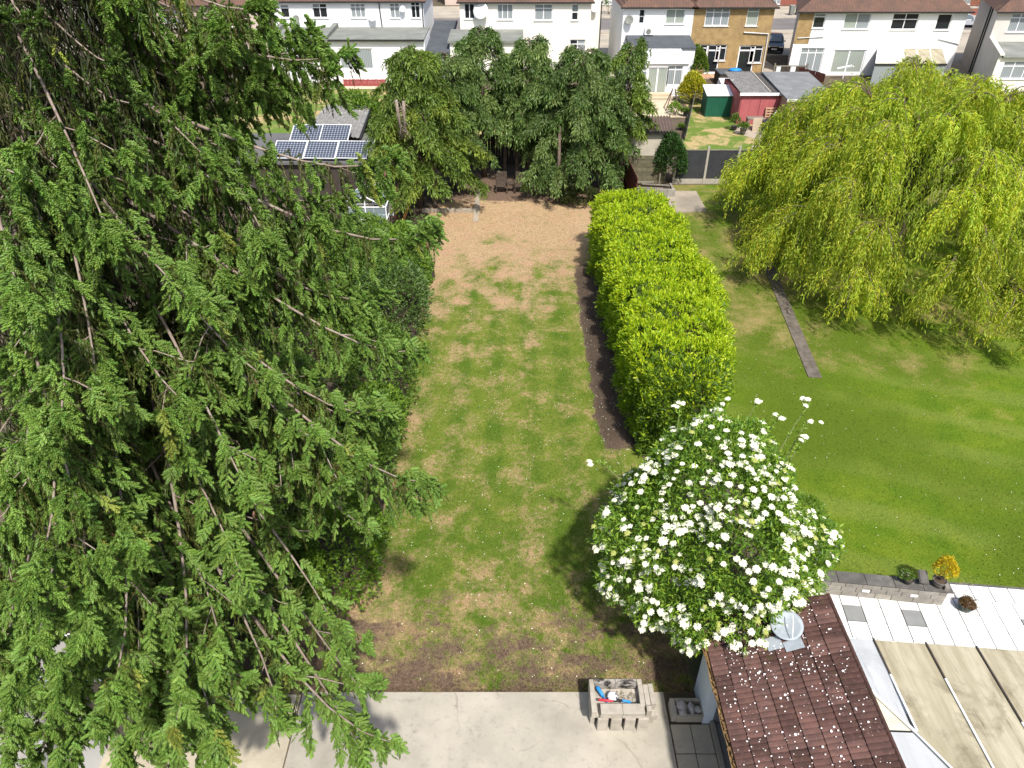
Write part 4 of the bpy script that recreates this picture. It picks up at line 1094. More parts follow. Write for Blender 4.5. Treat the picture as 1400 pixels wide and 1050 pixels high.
tag(m.build("tongs", M_black, None, (2.36, 8.14, zb+.02), smooth=True), "black barbecue tool lying right of the football", "tool")
m = MB()
for k in range(26):
    m.cbox((rng.uniform(-.2, .2), rng.uniform(-.12, .12), rng.uniform(.004, .02)), (rng.uniform(.02, .06), rng.uniform(.012, .03), .012), rng.uniform(0, 3))
tag(m.build("wood_scraps", M_wood_old, None, (2.36, 8.33, zb+.002)), "scraps of wood and ash in the barbecue hearth", "ash", kind='stuff')

# ------------------------------------------------------------------ trough of stones, side path
trg = tag(empty("stone_trough", (3.68, 8.27, PZ)), "old concrete trough holding four rough stones by the white wall", "trough")
def tb(name, x0, x1, y0, y1, z0, z1, mat):
    b = MB(); b.box(x0-3.68, x1-3.68, y0-8.27, y1-8.27, z0, z1); return b.build(name, mat, trg, bevel=.008)
tb("side", 3.32, 3.42, 8.09, 8.47, 0, .26, M_block); tb("side", 3.95, 4.03, 8.09, 8.47, 0, .26, M_conc_dark)
tb("front", 3.422, 3.948, 8.08, 8.15, 0, .20, M_conc_dark); tb("back", 3.422, 3.948, 8.41, 8.48, 0, .25, M_conc_dark); tb("base", 3.422, 3.948, 8.152, 8.408, 0, .08, M_conc_dark)
M_stone = plain("rough_stone", (0.42, 0.385, 0.36), (0.31, 0.285, 0.265), 7, .9, .6, 25, .1, stain=(0.28, 0.18, 0.12), ssc=5)
def stone(x, y, z, d, rz, lab):
    q = random.Random(int(x*1000)); b = MB()
    n = 9; prof = [(.30, -.5), (.52, -.2), (.48, .25), (.26, .5)]
    vs, fs = [], []
    for r, zz in prof:
        for k in range(n):
            a = 2*math.pi*k/n; j = q.uniform(.78, 1.15)
            vs.append((r*j*math.cos(a)*d[0], r*j*math.sin(a)*d[1], zz*d[2]*q.uniform(.85, 1.1)))
    for i in range(3):
        for k in range(n): fs.append((i*n+k, i*n+(k+1) % n, (i+1)*n+(k+1) % n, (i+1)*n+k))
    fs += [tuple(range(n-1, -1, -1)), tuple(range(3*n, 4*n))]
    b.add(vs, fs)
    return tag(b.build("stone", M_stone, None, (x, y, z), (q.uniform(-.2, .2), q.uniform(-.2, .2), rz)), lab, "stone", "stones in the trough")
stone(3.55, 8.31, PZ+.20, (.26, .24, .22), .3, "largest grey stone, far end of the trough")
stone(3.56, 8.19, PZ+.17, (.17, .18, .17), 1.0, "brownish pointed stone at the trough's near side")
stone(3.75, 8.28, PZ+.20, (.15, .27, .22), .1, "tall narrow pinkish stone in the trough's middle")
stone(3.88, 8.25, PZ+.17, (.14, .17, .17), .7, "smallest stone next to the white wall")
path = tag(empty("side_path", (3.7, 6, 0)), kind='structure')
for i in range(7):
    y1 = 8.04 - i*.62
    for x0, x1 in ((3.30, 3.70), (3.715, 4.10)):
        b = MB(); b.cbox((0, 0, 0), (x1-x0, .60, .05)); b.build("slab", M_conc_dark, path, ((x0+x1)/2-3.7, y1-.30-6, .03), (0, 0, rng.uniform(-.008, .008)), bevel=.006)
b = MB(); b.box(4.115, 4.20, 1, 8.05, 0, .16); tag(b.build("kerb", M_conc_old), kind='structure')
b = MB(); b.box(4.205, 4.80, 1, 8.05, 0, .08); tag(b.build("passage_floor", plain("grey_passage", (.21, .205, .19), (.16, .155, .145), 2, .9, .2, 30)), kind='structure')

# ------------------------------------------------------------------ garage with tiled lean-to roof
gar = tag(empty("garage", (4.9, 5, 0)), "low garage with lichen spotted brown tiled roof and rusty gutter", "garage")
M_paleblue = plain("pale_blue_white_wall", (0.66, 0.71, 0.735), (0.60, 0.65, 0.68), 1.5, .8, .1, 25, .2)
M_greywall = plain("dark_grey_wall", (0.16, 0.165, 0.165), (0.12, 0.125, 0.125), 2, .85, .1, 25, .2)
def gb(name, x0, x1, y0, y1, z0, z1, mat, parent=gar):
    b = MB(); b.box(x0-4.9, x1-4.9, y0-5, y1-5, z0, z1); return b.build(name, mat, parent)
gb("wall", 3.97, 4.17, 8.07, 8.86, 0, 2.42, M_paleblue)
gb("wall", 4.172, 4.80, 8.07, 8.17, 0, 2.55, M_greywall)
gb("wall", 4.802, 4.90, 0.5, 8.168, 0, 2.6, M_greywall)
gb("wall", 4.172, 5.85, 8.69, 8.80, 0, 2.55, M_paleblue)
gb("wall", 5.86, 5.97, .5, 8.80, 0, 3.0, M_paleblue)
GUT = (3.79, 2.42); RID = (6.03, 3.22)
ang = math.atan2(RID[1]-GUT[1], RID[0]-GUT[0]); sl = math.hypot(RID[0]-GUT[0], RID[1]-GUT[1])
dm = MB(); dm.hexa([(GUT[0]-4.9, -4.5, GUT[1]-.10), (RID[0]-4.9, -4.5, RID[1]-.10), (RID[0]-4.9, 3.84, RID[1]-.10), (GUT[0]-4.9, 3.84, GUT[1]-.10)],
                  [(GUT[0]-4.9, -4.5, GUT[1]-.03), (RID[0]-4.9, -4.5, RID[1]-.03), (RID[0]-4.9, 3.84, RID[1]-.03), (GUT[0]-4.9, 3.84, GUT[1]-.03)])
roof = dm.build("roof", M_wood_dark, gar)
def tile_mat():
    t = NT("brown_concrete_tile")
    n1 = t.noise(5, 6, .65); n2 = t.noise(16, 5, .7)
    col = t.mix(t.mr(n1, .3, .7), (0.120, 0.064, 0.053), (0.078, 0.047, 0.041))
    k = t.mr(t.rnd(), 0, 1, .68, 1.35, smooth=False)
    cc = t.n("ShaderNodeCombineColor"); [t.l(k, cc.inputs[i]) for i in range(3)]
    col = t.mix(1.0, col, cc.outputs[0], 'MULTIPLY')
    col = t.mix(t.mr(n2, .56, .70, 0, .75), col, (0.165, 0.115, 0.09))
    sp = t.vor(22, out="Distance"); 
    sel = t.mr(t.noise(3.3, 4), .50, .66)
    col = t.mix(t.m('MULTIPLY', t.mr(sp, .16, .10), sel), col, (0.50, 0.40, 0.37))
    moss = t.mr(t.noise(4.2, 6, .7, dist=.5), .61, .70)
    col = t.mix(moss, col, (0.055, 0.05, 0.02))
    t.bump(n2, .5, .01)
    return t.done(col, .95, .05)
M_tile = tile_mat()
tw, tl, th = .306, .415, .016
tbm = MB(); ys = []; prof = []
for i in range(25):
    y = -tw/2 + tw*i/24
    ph = (i/24*3) % 1.0
    prof.append((y, .011*max(0, math.sin(math.pi*ph))**.7))
vs, fs = [], []
for xx, lift in ((0.0, th+.030), (tl, th-.006)):
    for y, hgt in prof: vs.append((xx, y, hgt+lift))
for y, hgt in prof: vs.append((0.0, y, hgt+.004))
n = len(prof)
for i in range(n-1):
    fs.append((i, i+n, i+n+1, i+1)); fs.append((2*n+i, i, i+1, 2*n+i+1))
tbm.add(vs, fs); tile_me = tbm.mesh("tile", M_tile)
gauge = sl/8.0
for c in range(8):
    for r in range(27):
        y = 8.86 - tw*(r+.5) - (tw*.5 if c % 2 else 0)*0
        o = link("tile", tile_me, roof, (GUT[0]-.045-4.9 + math.cos(ang)*gauge*c, y-5, GUT[1]-.028 + math.sin(ang)*gauge*c), (rng.uniform(-.006, .006), -ang + rng.uniform(-.006, .006), rng.uniform(-.008, .008)))
b = MB()
b.tube([(RID[0]+.03-4.9, -4.5, RID[1]+.005), (RID[0]+.03-4.9, 3.86, RID[1]+.005)], .035, 8); b.build("top_edge", M_tile, roof)
g = MB()                                                       # sagging rusty gutter, uneven
pts = [(3.715 + .012*math.sin(i*1.7), 8.90 - i*8.4/40, 2.365 + .012*math.sin(i*.9)) for i in range(41)]
vs, fs = [], []
for p in pts:
    for k in range(7):
        a = math.pi + math.pi*k/6
        vs.append((p[0]+.062*math.cos(a)-4.9, p[1]-5, p[2]+.062*math.sin(a)+.03))
for i in range(40):
    for k in range(6): fs.append((i*7+k, i*7+k+1, (i+1)*7+k+1, (i+1)*7+k))
g.add(vs, fs); go = g.build("gutter", M_gutter, gar, smooth=True)
so = go.modifiers.new("thick", 'SOLIDIFY'); so.thickness = .006
b = MB(); b.box(3.775-4.9, 3.805-4.9, -4.5, 3.86, 2.22, 2.38); b.build("fascia", M_wood_dark, gar)
b = MB()
for i in range(150):
    y = 8.85 - i*.055
    b.cbox((3.72-4.9+rng.uniform(-.03, .03), y-5, 2.372+rng.uniform(0, .02)), (rng.uniform(.03, .09), rng.uniform(.03, .08), .03), rng.uniform(0, 3))
tag(b.build("leaf_litter", plain("gutter_litter", (0.20, 0.125, 0.055), (0.035, 0.026, 0.018), 9, .95, .3, 30, .1), gar), kind='stuff')
# lead flashing and satellite dish on the roof
def on_roof(x, y, lift=.03): return (x, y, GUT[1] + (x-GUT[0])*math.tan(ang) + lift)
M_lead = plain("lead_flashing", (0.33, 0.37, 0.40), (0.26, 0.295, 0.32), 6, .6, .2, 20, .4)
for i, (x, y, dx, dy) in enumerate(((4.86, 8.04, .28, .26), (5.17, 7.93, .34, .20))):
    b = MB(); b.cbox((0, 0, 0), (dx, dy, .008), 0, 0); b.build("flashing", M_lead, roof, (x-4.9, y-5, on_roof(x, y, .052)[2]), (0, -ang, .08))
dish = tag(empty("satellite_dish", on_roof(5.13, 8.28)), "round grey satellite dish lying on the tiled garage roof", "satellite dish")
b = MB(); b.lathe([(.001, .0), (.13, .014), (.23, .044), (.295, .075), (.295, .083), (.23, .054), (.12, .023), (.001, .010)], 28); b.build("reflector", M_lead, dish, (0, 0, .10), (R(14), R(-10), 0), smooth=True)
b = MB(); b.tube([(0, 0, 0), (0, 0, .13)], .025, 8); b.build("bracket", M_metalw, dish)
b = MB(); b.tube([(.0, -.30, .17), (.03, -.12, .36), (.05, 0, .42)], .010, 6); b.build("feed_arm", M_metalw, dish)
# petals fallen from the shrub
V, F, k = [], [], 0
for i in range(620):
    x = rng.uniform(3.78, 5.95); y = 8.7 - rng.uniform()**1.2*3.6
    if rng.uniform() > .35 + .65*(math.sin(x*2.3)*math.sin(y*2.9+.5) > -.2): continue
    p = on_roof(x, y, .058); s = rng.uniform(.006, .016)*(1 if rng.uniform() < .85 else 1.6)
    for q in range(6):
        a = math.pi/3*q; V.append((p[0]+s*math.cos(a), p[1]+s*math.sin(a), p[2]+s*math.cos(a)*math.tan(ang)))
    F += [(k, k+1, k+2), (k, k+2, k+3), (k, k+3, k+4), (k, k+4, k+5)]; k += 6
tag(link("fallen_petals", np_mesh("fallen_petals", np.array(V), np.array(F), plain("petal_white", (.80, .76, .74), (.74, .68, .66), 30, .8))), "white petals scattered over the brown tiled roof", "petals", kind='stuff')
V, F, k = [], [], 0
for i in range(750):
    if i < 460: x, y = rng.uniform(-3.4, 3.6), rng.uniform(9, 27)
    elif i < 600: x, y = rng.uniform(2.6, 3.8), rng.uniform(13, 26)
    else: x, y = rng.uniform(7.5, 15), rng.uniform(11.8, 24)
    s = rng.uniform(.007, .016); z = .03
    for q in range(6):
        a = math.pi/3*q; V.append((x+s*math.cos(a), y+s*math.sin(a), z))
    F += [(k, k+1, k+2), (k, k+2, k+3), (k, k+3, k+4), (k, k+4, k+5)]; k += 6
tag(link("daisies", np_mesh("daisies", np.array(V), np.array(F), M_petal)), "tiny white daisies and petals dotted over both lawns", "flowers", kind='stuff')

# ------------------------------------------------------------------ plastic sheet canopy next to the garage
can = tag(empty("canopy", (8, 5, 0)), "stained plastic sheet canopy with white glazing bars beside the garage", "canopy")
def sheetmat(name, a, b_, st):
    t = NT(name)
    v = t.scale(t.pos, (3.2, .32, 1)); n1 = t.noise(1.3, 6, .65, vec=v, dist=.3); n2 = t.noise(.9, 6, .7, dist=.5); n3 = t.noise(6, 5, .7)
    col = t.mix(t.mr(n1, .3, .7), a, b_); col = t.mix(t.mr(n2, .48, .70, 0, .75), col, st)
    col = t.mix(t.mr(t.noise(2.2, 6, .7, vec=t.scale(t.pos, (4.5, .3, 1)), dist=.4), .58, .70, 0, .7), col, tuple(x*.75 for x in st)); col = t.mix(t.mr(n3, .6, .75, 0, .35), col, tuple(min(1, x*1.25) for x in a))
    return t.done(col, .55, .3)
M_sheet = sheetmat("stained_beige_sheet", (0.43, 0.39, 0.28), (0.275, 0.24, 0.155), (0.125, 0.10, 0.058))
M_sheetg = sheetmat("grey_white_sheet", (0.44, 0.455, 0.46), (0.38, 0.395, 0.40), (0.31, 0.32, 0.33))
M_sheetc = sheetmat("cream_sheet", (0.66, 0.62, 0.47), (0.58, 0.54, 0.40), (0.48, 0.44, 0.32))
CZ = 2.40
def far_y(x): return 8.47 - (x-6.5)*.088
def panel(poly, z, mat):
    b = MB(); b.prism([(p[0]-8, p[1]-5) for p in poly], z-.008, z); return b.build("panel", mat, can)
panel([(6.06, 7.75), (6.50, 7.40), (6.94, 6.63), (7.0, far_y(7)), (6.06, far_y(6.06))], CZ, M_sheetg)
panel([(6.06, 6.66), (6.92, 6.63), (6.48, 7.40), (6.06, 7.72)], CZ-.012, M_sheetc)
panel([(6.06, .5), (8.9, .5), (7.95, 4.8), (7.27, 5.98), (6.96, 6.60), (6.06, 6.63)], CZ-.03, M_sheetg)
xs = [7.0, 7.975, 8.905, 9.86, 10.82, 11.8]
for i in range(5):
    x0, x1 = xs[i]+.006, xs[i+1]-.006
    if i == 0: panel([(x0, 6.62), (7.30, 5.98), (7.965, 4.82), (x1, far_y(x1)), (x0, far_y(x0))], CZ, M_sheet)
    else: panel([(x0, 1.5), (x1, 1.5), (x1, far_y(x1)), (x0, far_y(x0))], CZ + .002*i, M_sheet)
for i, x in enumerate(xs):
    y0 = 6.60 if i == 0 else (4.8 if i == 1 else 1.5)
    ym = far_y(x) - (.75 if i != 2 else 1.5)
    b = MB(); b.box(x-.016-8, x+.016-8, y0-5, ym-5, CZ+.012, CZ+.038); b.build("glazing_bar", M_pvc, can)
    b = MB(); b.box(x-.015-8, x+.015-8, ym+.01-5, far_y(x)+.02-5, CZ+.012, CZ+.034); b.build("perished_seal", M_wood_dark, can)
b = MB(); b.bar((6.46-8, 7.44-5, CZ+.028), (6.955-8, 6.60-5, CZ+.028), .045, .03); b.build("glazing_bar", M_pvc, can)
b = MB(); b.bar((6.955-8, 6.60-5, CZ+.02), (7.28-8, 5.98-5, CZ+.02), .03, .03); b.bar((7.28-8, 5.98-5, CZ+.02), (7.96-8, 4.8-5, CZ+.02), .03, .03); b.build("glazing_bar", M_metalw, can)
b = MB(); b.hexa([(6.06-8, far_y(6.06)-.05-5, CZ-.14), (11.8-8, far_y(11.8)-.05-5, CZ-.14), (11.8-8, far_y(11.8)-5, CZ-.14), (6.06-8, far_y(6.06)-5, CZ-.14)],
                 [(6.06-8, far_y(6.06)-.05-5, CZ-.035), (11.8-8, far_y(11.8)-.05-5, CZ-.035), (11.8-8, far_y(11.8)-5, CZ-.035), (6.06-8, far_y(6.06)-5, CZ-.035)]); b.build("beam", M_metalw, can)
for x in (8.9, 11.7):
    b = MB(); b.box(x-.04-8, x+.04-8, far_y(x)-.10-5, far_y(x)-.06-5, 0, CZ-.04); b.build("post", M_metalw, can)
sheet("canopy_floor", rect(6.0, 13, 1, 8.6), .02, M_conc_old)

# ------------------------------------------------------------------ white paved terrace, each slab laid singly
M_slabw = plain("white_paving", (0.78, 0.775, 0.76), (0.73, 0.725, 0.71), 3, .8, .05, 30, .25, rnd=.07, stain=(.60, .585, .55), ssc=2.2, sthr=(.55, .8))
M_slabg = plain("grey_paving", (0.235, 0.24, 0.235), (0.20, 0.205, 0.20), 3, .85, .1, 30, .25)
TA = R(-5.8); TO = (8.01, 11.06); TP = .457
ter = tag(empty("terrace", (TO[0], TO[1], 0), TA), kind='structure')
b = MB(); b.box(-1.3, 8, -2.9, -TP*0+.48, 0, .010); b.build("bedding", plain("joint_mortar", (.13, .125, .115), (.10, .095, .085), 4, .9), ter)
b = MB(); b.box(2.36, 8, .482, 1.0, 0, .010); b.build("bedding", plain("joint_mortar_b", (.13, .125, .115), (.10, .095, .085), 4, .9), ter)
sm = MB(); sm.cbox((0, 0, 0), (TP-.024, TP-.024, .03)); slab_w = sm.mesh("slab", M_slabw)
sm = MB(); sm.cbox((0, 0, 0), (TP-.024, TP-.024, .03)); slab_g = sm.mesh("slab_grey", M_slabg)
for j in range(-6, 2):
    for i in range(-3, 17):
        if j == 1 and i < 5: continue
        me = slab_g if (j == -1 and i in (0, 3, 9)) else slab_w
        off = 0 if j in (-1, 0) else .5*TP*(j % 2)
        link("slab", me, ter, (TP*(i+.5)+off*.4, TP*(j+.5), .022+rng.uniform(0, .002)), (rng.uniform(-.003, .003), rng.uniform(-.003, .003), 0))

# ------------------------------------------------------------------ low block wall with dark coping
W0 = (7.30, 11.43); WA = math.atan2(11.03-11.43, 10.42-7.30); WL = math.hypot(10.42-7.30, .40)
bw = tag(empty("garden_wall", (W0[0], W0[1], 0), WA), "low grey block wall with dark coping between white terrace and lawn", "wall")
M_wblock = plain("grey_wall_block", (0.29, 0.27, 0.235), (0.215, 0.20, 0.175), 5, .9, .3, 40, .15, rnd=.16, stain=(.23, .215, .19), ssc=2.5)
M_cope = plain("dark_coping", (0.125, 0.118, 0.108), (0.085, 0.08, 0.075), 5, .92, .4, 30, .15, rnd=.1, stain=(.20, .19, .17), ssc=3)
hs = [.18, .155, .125]; z0 = 0.035
b = MB(); b.box(.01, WL-.01, .02, .27, 0, .47); b.build("core", plain("wall_mortar", (.14, .13, .12), (.1, .095, .09), 5, .95), bw)
for c, hh in enumerate(hs):
    x = 0.0; k = 0
    while x < WL-.05:
        L = (.44 if c != 1 else .36)*rng.uniform(.75, 1.15)
        if c == 1 and k == 0: L *= .5
        x1 = min(WL, x+L)
        b = MB(); b.cbox((0, 0, 0), (x1-x-.010, .10, hh-.010)); b.build("block", M_wblock, bw, ((x+x1)/2, .045+rng.uniform(-.005, .005), z0+hh/2), bevel=.006)
        x = x1; k += 1
    z0 += hh
x = -.05
for k in range(5):
    L = .66; b = MB(); b.cbox((0, 0, 0), (L-.008, .335, .055)); b.build("coping", M_cope, bw, (x+L/2, .155, z0+.029), (rng.uniform(-.01, .01), rng.uniform(-.008, .008), 0), bevel=.008); x += L
for u in (1.30, 2.42):
    b = MB(); b.cbox((0, 0, 0), (.17, .012, .075)); b.build("white_plate", M_pvc, bw, (u, -.016, .30))
b = MB(); b.cbox((0, 0, 0), (.24, .10, .30)); b.build("end_block", M_wblock, bw, (WL-.06, .14, .62-.10), (0, 0, 1.57), bevel=.006)
def wloc(u, v, z): return (W0[0]+u*math.cos(WA)-v*math.sin(WA), W0[1]+u*math.sin(WA)+v*math.cos(WA), z)
CT = z0+.06
b = MB(); b.cbox((0, 0, 0), (.30, .32, .07)); b.cbox((0.0, .0, .04), (.24, .26, .03))
tag(b.build("slate_block", M_cope, None, wloc(2.58, .24, CT+.16), (R(38), R(25), .3), bevel=.01), "dark slab propped up on the block wall beside the yellow plant", "slab")
def pot(name, loc, r, h, mat, lab, cat="plant pot", soil=None):
    root = tag(empty(name, loc), lab, cat)
    b = MB(); b.lathe([(r*.62, 0), (r*.9, h*.55), (r, h), (r*1.07, h), (r*1.07, h*.9), (r*.93, h*.9), (r*.9, h*.82)], 18); b.build("pot", mat, root, smooth=True)
    b = MB(); b.lathe([(r*.3, h*.72), (r*.91, h*.78), (r*.6, h*.88), (.001, h*.9)], 14); b.build("compost", soil or M_soil, root)
    return root
M_potg = plain("dark_green_glaze", (0.03, 0.05, 0.038), (0.02, 0.035, 0.028), 4, .3)
M_potd = plain("dark_grey_pot", (0.07, 0.065, 0.065), (0.05, 0.048, 0.048), 6, .7)
M_potgrey = plain("grey_pot", (0.17, 0.15, 0.135), (0.12, 0.11, 0.10), 6, .8)
p = pot("flower_pot", wloc(2.22, .16, CT), .13, .17, M_potd, "small dark bowl with a white flowered plant on the block wall")
V, F, C = blob_leaves((-.06, .05, .2), (.17, .13, .09), 70, .05, .5, G_MID); link("foliage", np_mesh("pot_foliage", V, F, M_leaf, C), p)
b = MB()
for k in range(9): b.lathe([(.004, 0), (.02, .008), (.001, .016)], 6, (rng.uniform(-.22, .05), rng.uniform(-.02, .14), rng.uniform(.2, .29)))
b.build("flowers", M_petal, p)
p = pot("flower_pot", wloc(2.92, .16, CT-.02), .15, .24, M_potgrey, "grey pot holding a golden yellow bush at the wall end")
V, F, C = blob_leaves((.10, .12, .46), (.26, .22, .34), 300, .055, .55, [(0.62, 0.47, 0.015), (0.52, 0.40, 0.015), (0.68, 0.54, 0.03)], per=5); link("foliage", np_mesh("golden_foliage", V, F, M_leaf, C), p)
b = MB()
for k in range(7):
    a = rng.uniform(0, 6.3); b.tube([(0, 0, .2), (.08*math.cos(a)+.04, .08*math.sin(a)+.05, .45), (.2*math.cos(a)+.1, .2*math.sin(a)+.12, .78)], [.006, .005, .003], 4)
tag(b.build("stems", M_bark, p), kind='stuff')
p = pot("flower_pot", (*gr(1318, 833, .03), .037), .185, .22, M_potg, "round dark green glazed pot with dried plant on white paving", soil=plain("dry_plant", (0.16, 0.10, 0.045), (0.09, 0.055, 0.03), 20, .95, .5, 40))
gs = []
V, F, C = blob_leaves((0, 0, .23), (.15, .15, .08), 150, .06, .2, [(0.22, 0.13, 0.05), (0.15, 0.09, 0.04)]); link("dry_foliage", np_mesh("dry_foliage", V, F, M_leaf, C), p)
m_ = 190; a = rng.uniform(0, 6.28, m_); rr = .12+.33*np.sqrt(rng.uniform(size=m_))
P = np.column_stack([rr*np.cos(a)+.10, rr*np.sin(a)+.14, .10+.28*rng.uniform(size=m_)])
V, F, C = leaf_geo(P, rand_unit(m_), rng.uniform(.02, .045, m_), .02, tints(m_, (.42, .24, .2), .4, .3)); tag(link("dry_blossom", np_mesh("dry_blossom", V, F, M_leaf, C), p), kind='stuff')
b = MB()
for k in range(26):
    q = P[k]; b.tube([(0, 0, .2), (q[0]*.5, q[1]*.5, q[2]*.5+.2), tuple(q)], [.004, .003, .002], 4)
tag(b.build("stems", M_wood_old, p), kind='stuff')

# ------------------------------------------------------------------ paths in the neighbour's lawn
gp = tag(empty("garden_path", (11, 28, 0)), kind='structure')
M_pathslab = plain("lichened_path", (0.155, 0.132, 0.108), (0.095, 0.082, 0.066), 4, .92, .4, 25, .1, rnd=.08, stain=(.22, .185, .145), ssc=1.5)
A0, A1 = Vector((10.68, 20.7, 0)), Vector((11.85, 31.9, 0)); dd = A1-A0; pa = math.atan2(dd.y, dd.x)
npth = 18
for k in range(npth):
    c = A0 + dd*((k+.5)/npth); b = MB(); b.cbox((0, 0, 0), (dd.length/npth-.012, .47+rng.uniform(-.02, .02), .04)); b.build("slab", M_pathslab, gp, (c.x-11, c.y-28, .018), (0, 0, pa+rng.uniform(-.01, .01)), bevel=.008)
b = MB(); b.prism([(8.35, 35.65), (10.2, 35.85), (10.25, 38.7), (8.4, 38.7)], 0, .10); tag(b.build("concrete_pad", M_conc_old, bevel=.01), "pale square concrete base in the grass behind the hedge", "slab")

# ------------------------------------------------------------------ left side: sheds under the spruce
M_feltpale = plain("pale_grey_felt", (0.33, 0.31, 0.28), (0.26, 0.245, 0.225), 1.5, .9, .2, 30, .15, stain=(.42, .40, .36), ssc=1.0)
def flat_shed(name, x0, x1, y0, y1, z, lab, wall, roofm):
    root = tag(empty(name, ((x0+x1)/2, y0, 0)), lab, "shed"); ox, oy = (x0+x1)/2, y0
    b = MB(); b.box(x0+.08-ox, x1-.08-ox, .08, y1-.08-oy, 0, z-.10); b.build("wall", wall, root)
    b = MB(); b.box(x0-ox, x1-ox, 0, y1-oy, z-.09, z); b.build("roof", roofm, root)
    for q in ((x0-.04, x0, y0, y1), (x1, x1+.04, y0, y1), (x0-.04, x1+.04, y0-.04, y0), (x0-.04, x1+.04, y1, y1+.04)):
        b = MB(); b.box(q[0]-ox, q[1]-ox, q[2]-oy, q[3]-oy, z-.12, z+.03); b.build("white_trim", M_pvc, root)
    return root
flat_shed("garden_shed", -9.4, -7.08, 7.72, 8.58, 2.3, "flat grey roofed shed with white edging glimpsed under the spruce", M_wood_old, M_feltpale)
flat_shed("garden_shed", -11.6, -8.12, 4.4, 7.60, 2.3, "larger pale roofed outbuilding with white edging at the lower left corner", M_white, M_feltpale)
b = MB(); b.tube([(-7.55, 7.05, .0), (-7.5, 7.1, 2.25)], .035, 8); b.tube([(-7.5, 7.1, 2.25), (-7.3, 7.4, 2.3)], .035, 8)
tag(b.build("drain_pipe", M_pvc), "white plastic pipe glimpsed through the lowest spruce branches", "pipe")

# greenhouse
M_pane = NT("greenhouse_pane")
_t = M_pane; _tr = _t.n("ShaderNodeBsdfTransparent"); _tr.inputs[0].default_value = (.86, .93, .93, 1); _mx = _t.n("ShaderNodeMixShader"); _mx.inputs[0].default_value = .30
_t.done((.45, .53, .55), .12, .5); _t.l(_tr.outputs[0], _mx.inputs[1]); _t.l(_t.b.outputs[0], _mx.inputs[2]); _t.l(_mx.outputs[0], _t.out.inputs[0]); M_pane = _t.mat
gx, gy = -7.15, 33.4
gh = tag(empty("greenhouse", (gx, gy, 0)), "small white framed greenhouse with an open roof light behind the spruce", "greenhouse")
GW, GD, GE, GR_ = 1.0, 2.0, 1.25, 1.8
for x in (-GW, 0, GW):
    for y in (0, GD):
        b = MB(); b.bar((x, y, 0), (x, y, GE if x else GR_), .05); b.build("frame_bar", M_pvc, gh)
for y in (0, GD):
    for x0, x1, z0_, z1_ in ((-GW, GW, GE, GE), (-GW, 0, GE, GR_), (0, GW, GR_, GE), (-GW, GW, .62, .62), (-GW, GW, .04, .04)):
        b = MB(); b.bar((x0, y-.002, z0_), (x1, y-.002, z1_), .045); b.build("frame_bar", M_pvc, gh)
for x, zz in ((-GW, GE), (0, GR_), (GW, GE), (-GW, .62), (GW, .62)):
    b = MB(); b.bar((x, 0, zz+.002), (x, GD, zz+.002), .05); b.build("frame_bar", M_pvc, gh)
def pane(vs):
    b = MB(); v0 = [Vector(v) for v in vs]; nn = (v0[1]-v0[0]).cross(v0[2]-v0[0]).normalized()*.004
    b.hexa([v-nn for v in v0], [v+nn for v in v0]); b.build("pane", M_pane, gh)
pane([(-GW+.04, .0, .07), (-.04, .0, .07), (-.04, .0, .59), (-GW+.04, .0, .59)]); pane([(.04, .0, .07), (GW-.04, .0, .07), (GW-.04, .0, .59), (.04, .0, .59)])
pane([(-GW+.04, .0, .66), (-.04, .0, .66), (-.04, .0, 1.2), (-GW+.04, .0, 1.2)]); pane([(.04, .0, .66), (GW-.04, .0, .66), (GW-.04, .0, 1.2), (.04, .0, 1.2)])
for s in (-1, 1):
    for y0_, y1_ in ((.04, .96), (1.02, 1.95)):
        if s == 1 and y0_ < .5: continue
        pane([(s*GW*.96, y0_, GE+.03), (s*GW*.96, y1_, GE+.03), (s*.05, y1_, GR_-.01), (s*.05, y0_, GR_-.01)])
    pane([(s*GW, .04, .66), (s*GW, GD-.04, .66), (s*GW, GD-.04, 1.2), (s*GW, .04, 1.2)])
for q in (((.1, .3, 1.85), (.7, .3, 2.15)), ((.1, 1.0, 1.85), (.7, 1.0, 2.15)), ((.1, .3, 1.85), (.1, 1.0, 1.85)), ((.7, .3, 2.15), (.7, 1.0, 2.15))):
    b = MB(); b.bar(q[0], q[1], .05); b.build("roof_light_bar", M_metalw, gh)
# planks leaning on the conifer
def plank(a, c, w, mat, lab):
    a, c = Vector(a), Vector(c); root = MB(); root.bar((0, 0, 0), c-a, w, .04)
    tag(root.build("plank", mat, None, a), lab, "plank")
M_orange = plain("orange_stained_wood", (0.42, 0.20, 0.06), (0.33, 0.15, 0.05), 4, .8)
plank((-5.55, 34.5, .02), (-5.05, 35.3, 1.35), .16, M_orange, "orange brown plank leaning against the cypress trunk")
plank((-5.95, 34.9, .02), (-5.85, 35.5, 1.6), .18, M_wood_red, "dark red plank standing left of the orange one")
plank((-6.25, 34.0, .02), (-6.05, 34.3, 1.1), .10, M_wood_old, "pale grey plank leaning by the greenhouse")
b = MB(); b.tube([(0, 0, 0), (0, 0, .5)], [.17, .15], 10); b.lathe([(.15, .5), (.001, .51)], 10)
tag(b.build("tree_stump", M_wood_dark, None, (-3.55, 28.4, 0)), "short dark stump at the lawn's dry edge", "stump")
lf = tag(empty("edging_fence", (-4.2, 33, 0)), "low broken picket edging at the end of the side bed", "fence")
for k in range(12):
    b = MB(); b.cbox((0, 0, 0), (.05, .02, .35)); b.build("picket", M_wood_dark, lf, (-.62+k*.11, .0+k*.02, .17), (rng.uniform(-.15, .15), rng.uniform(-.12, .12), 0))
b = MB(); b.bar((-.68, .02, .2), (.66, .25, .2), .03); b.build("rail", M_wood_dark, lf)
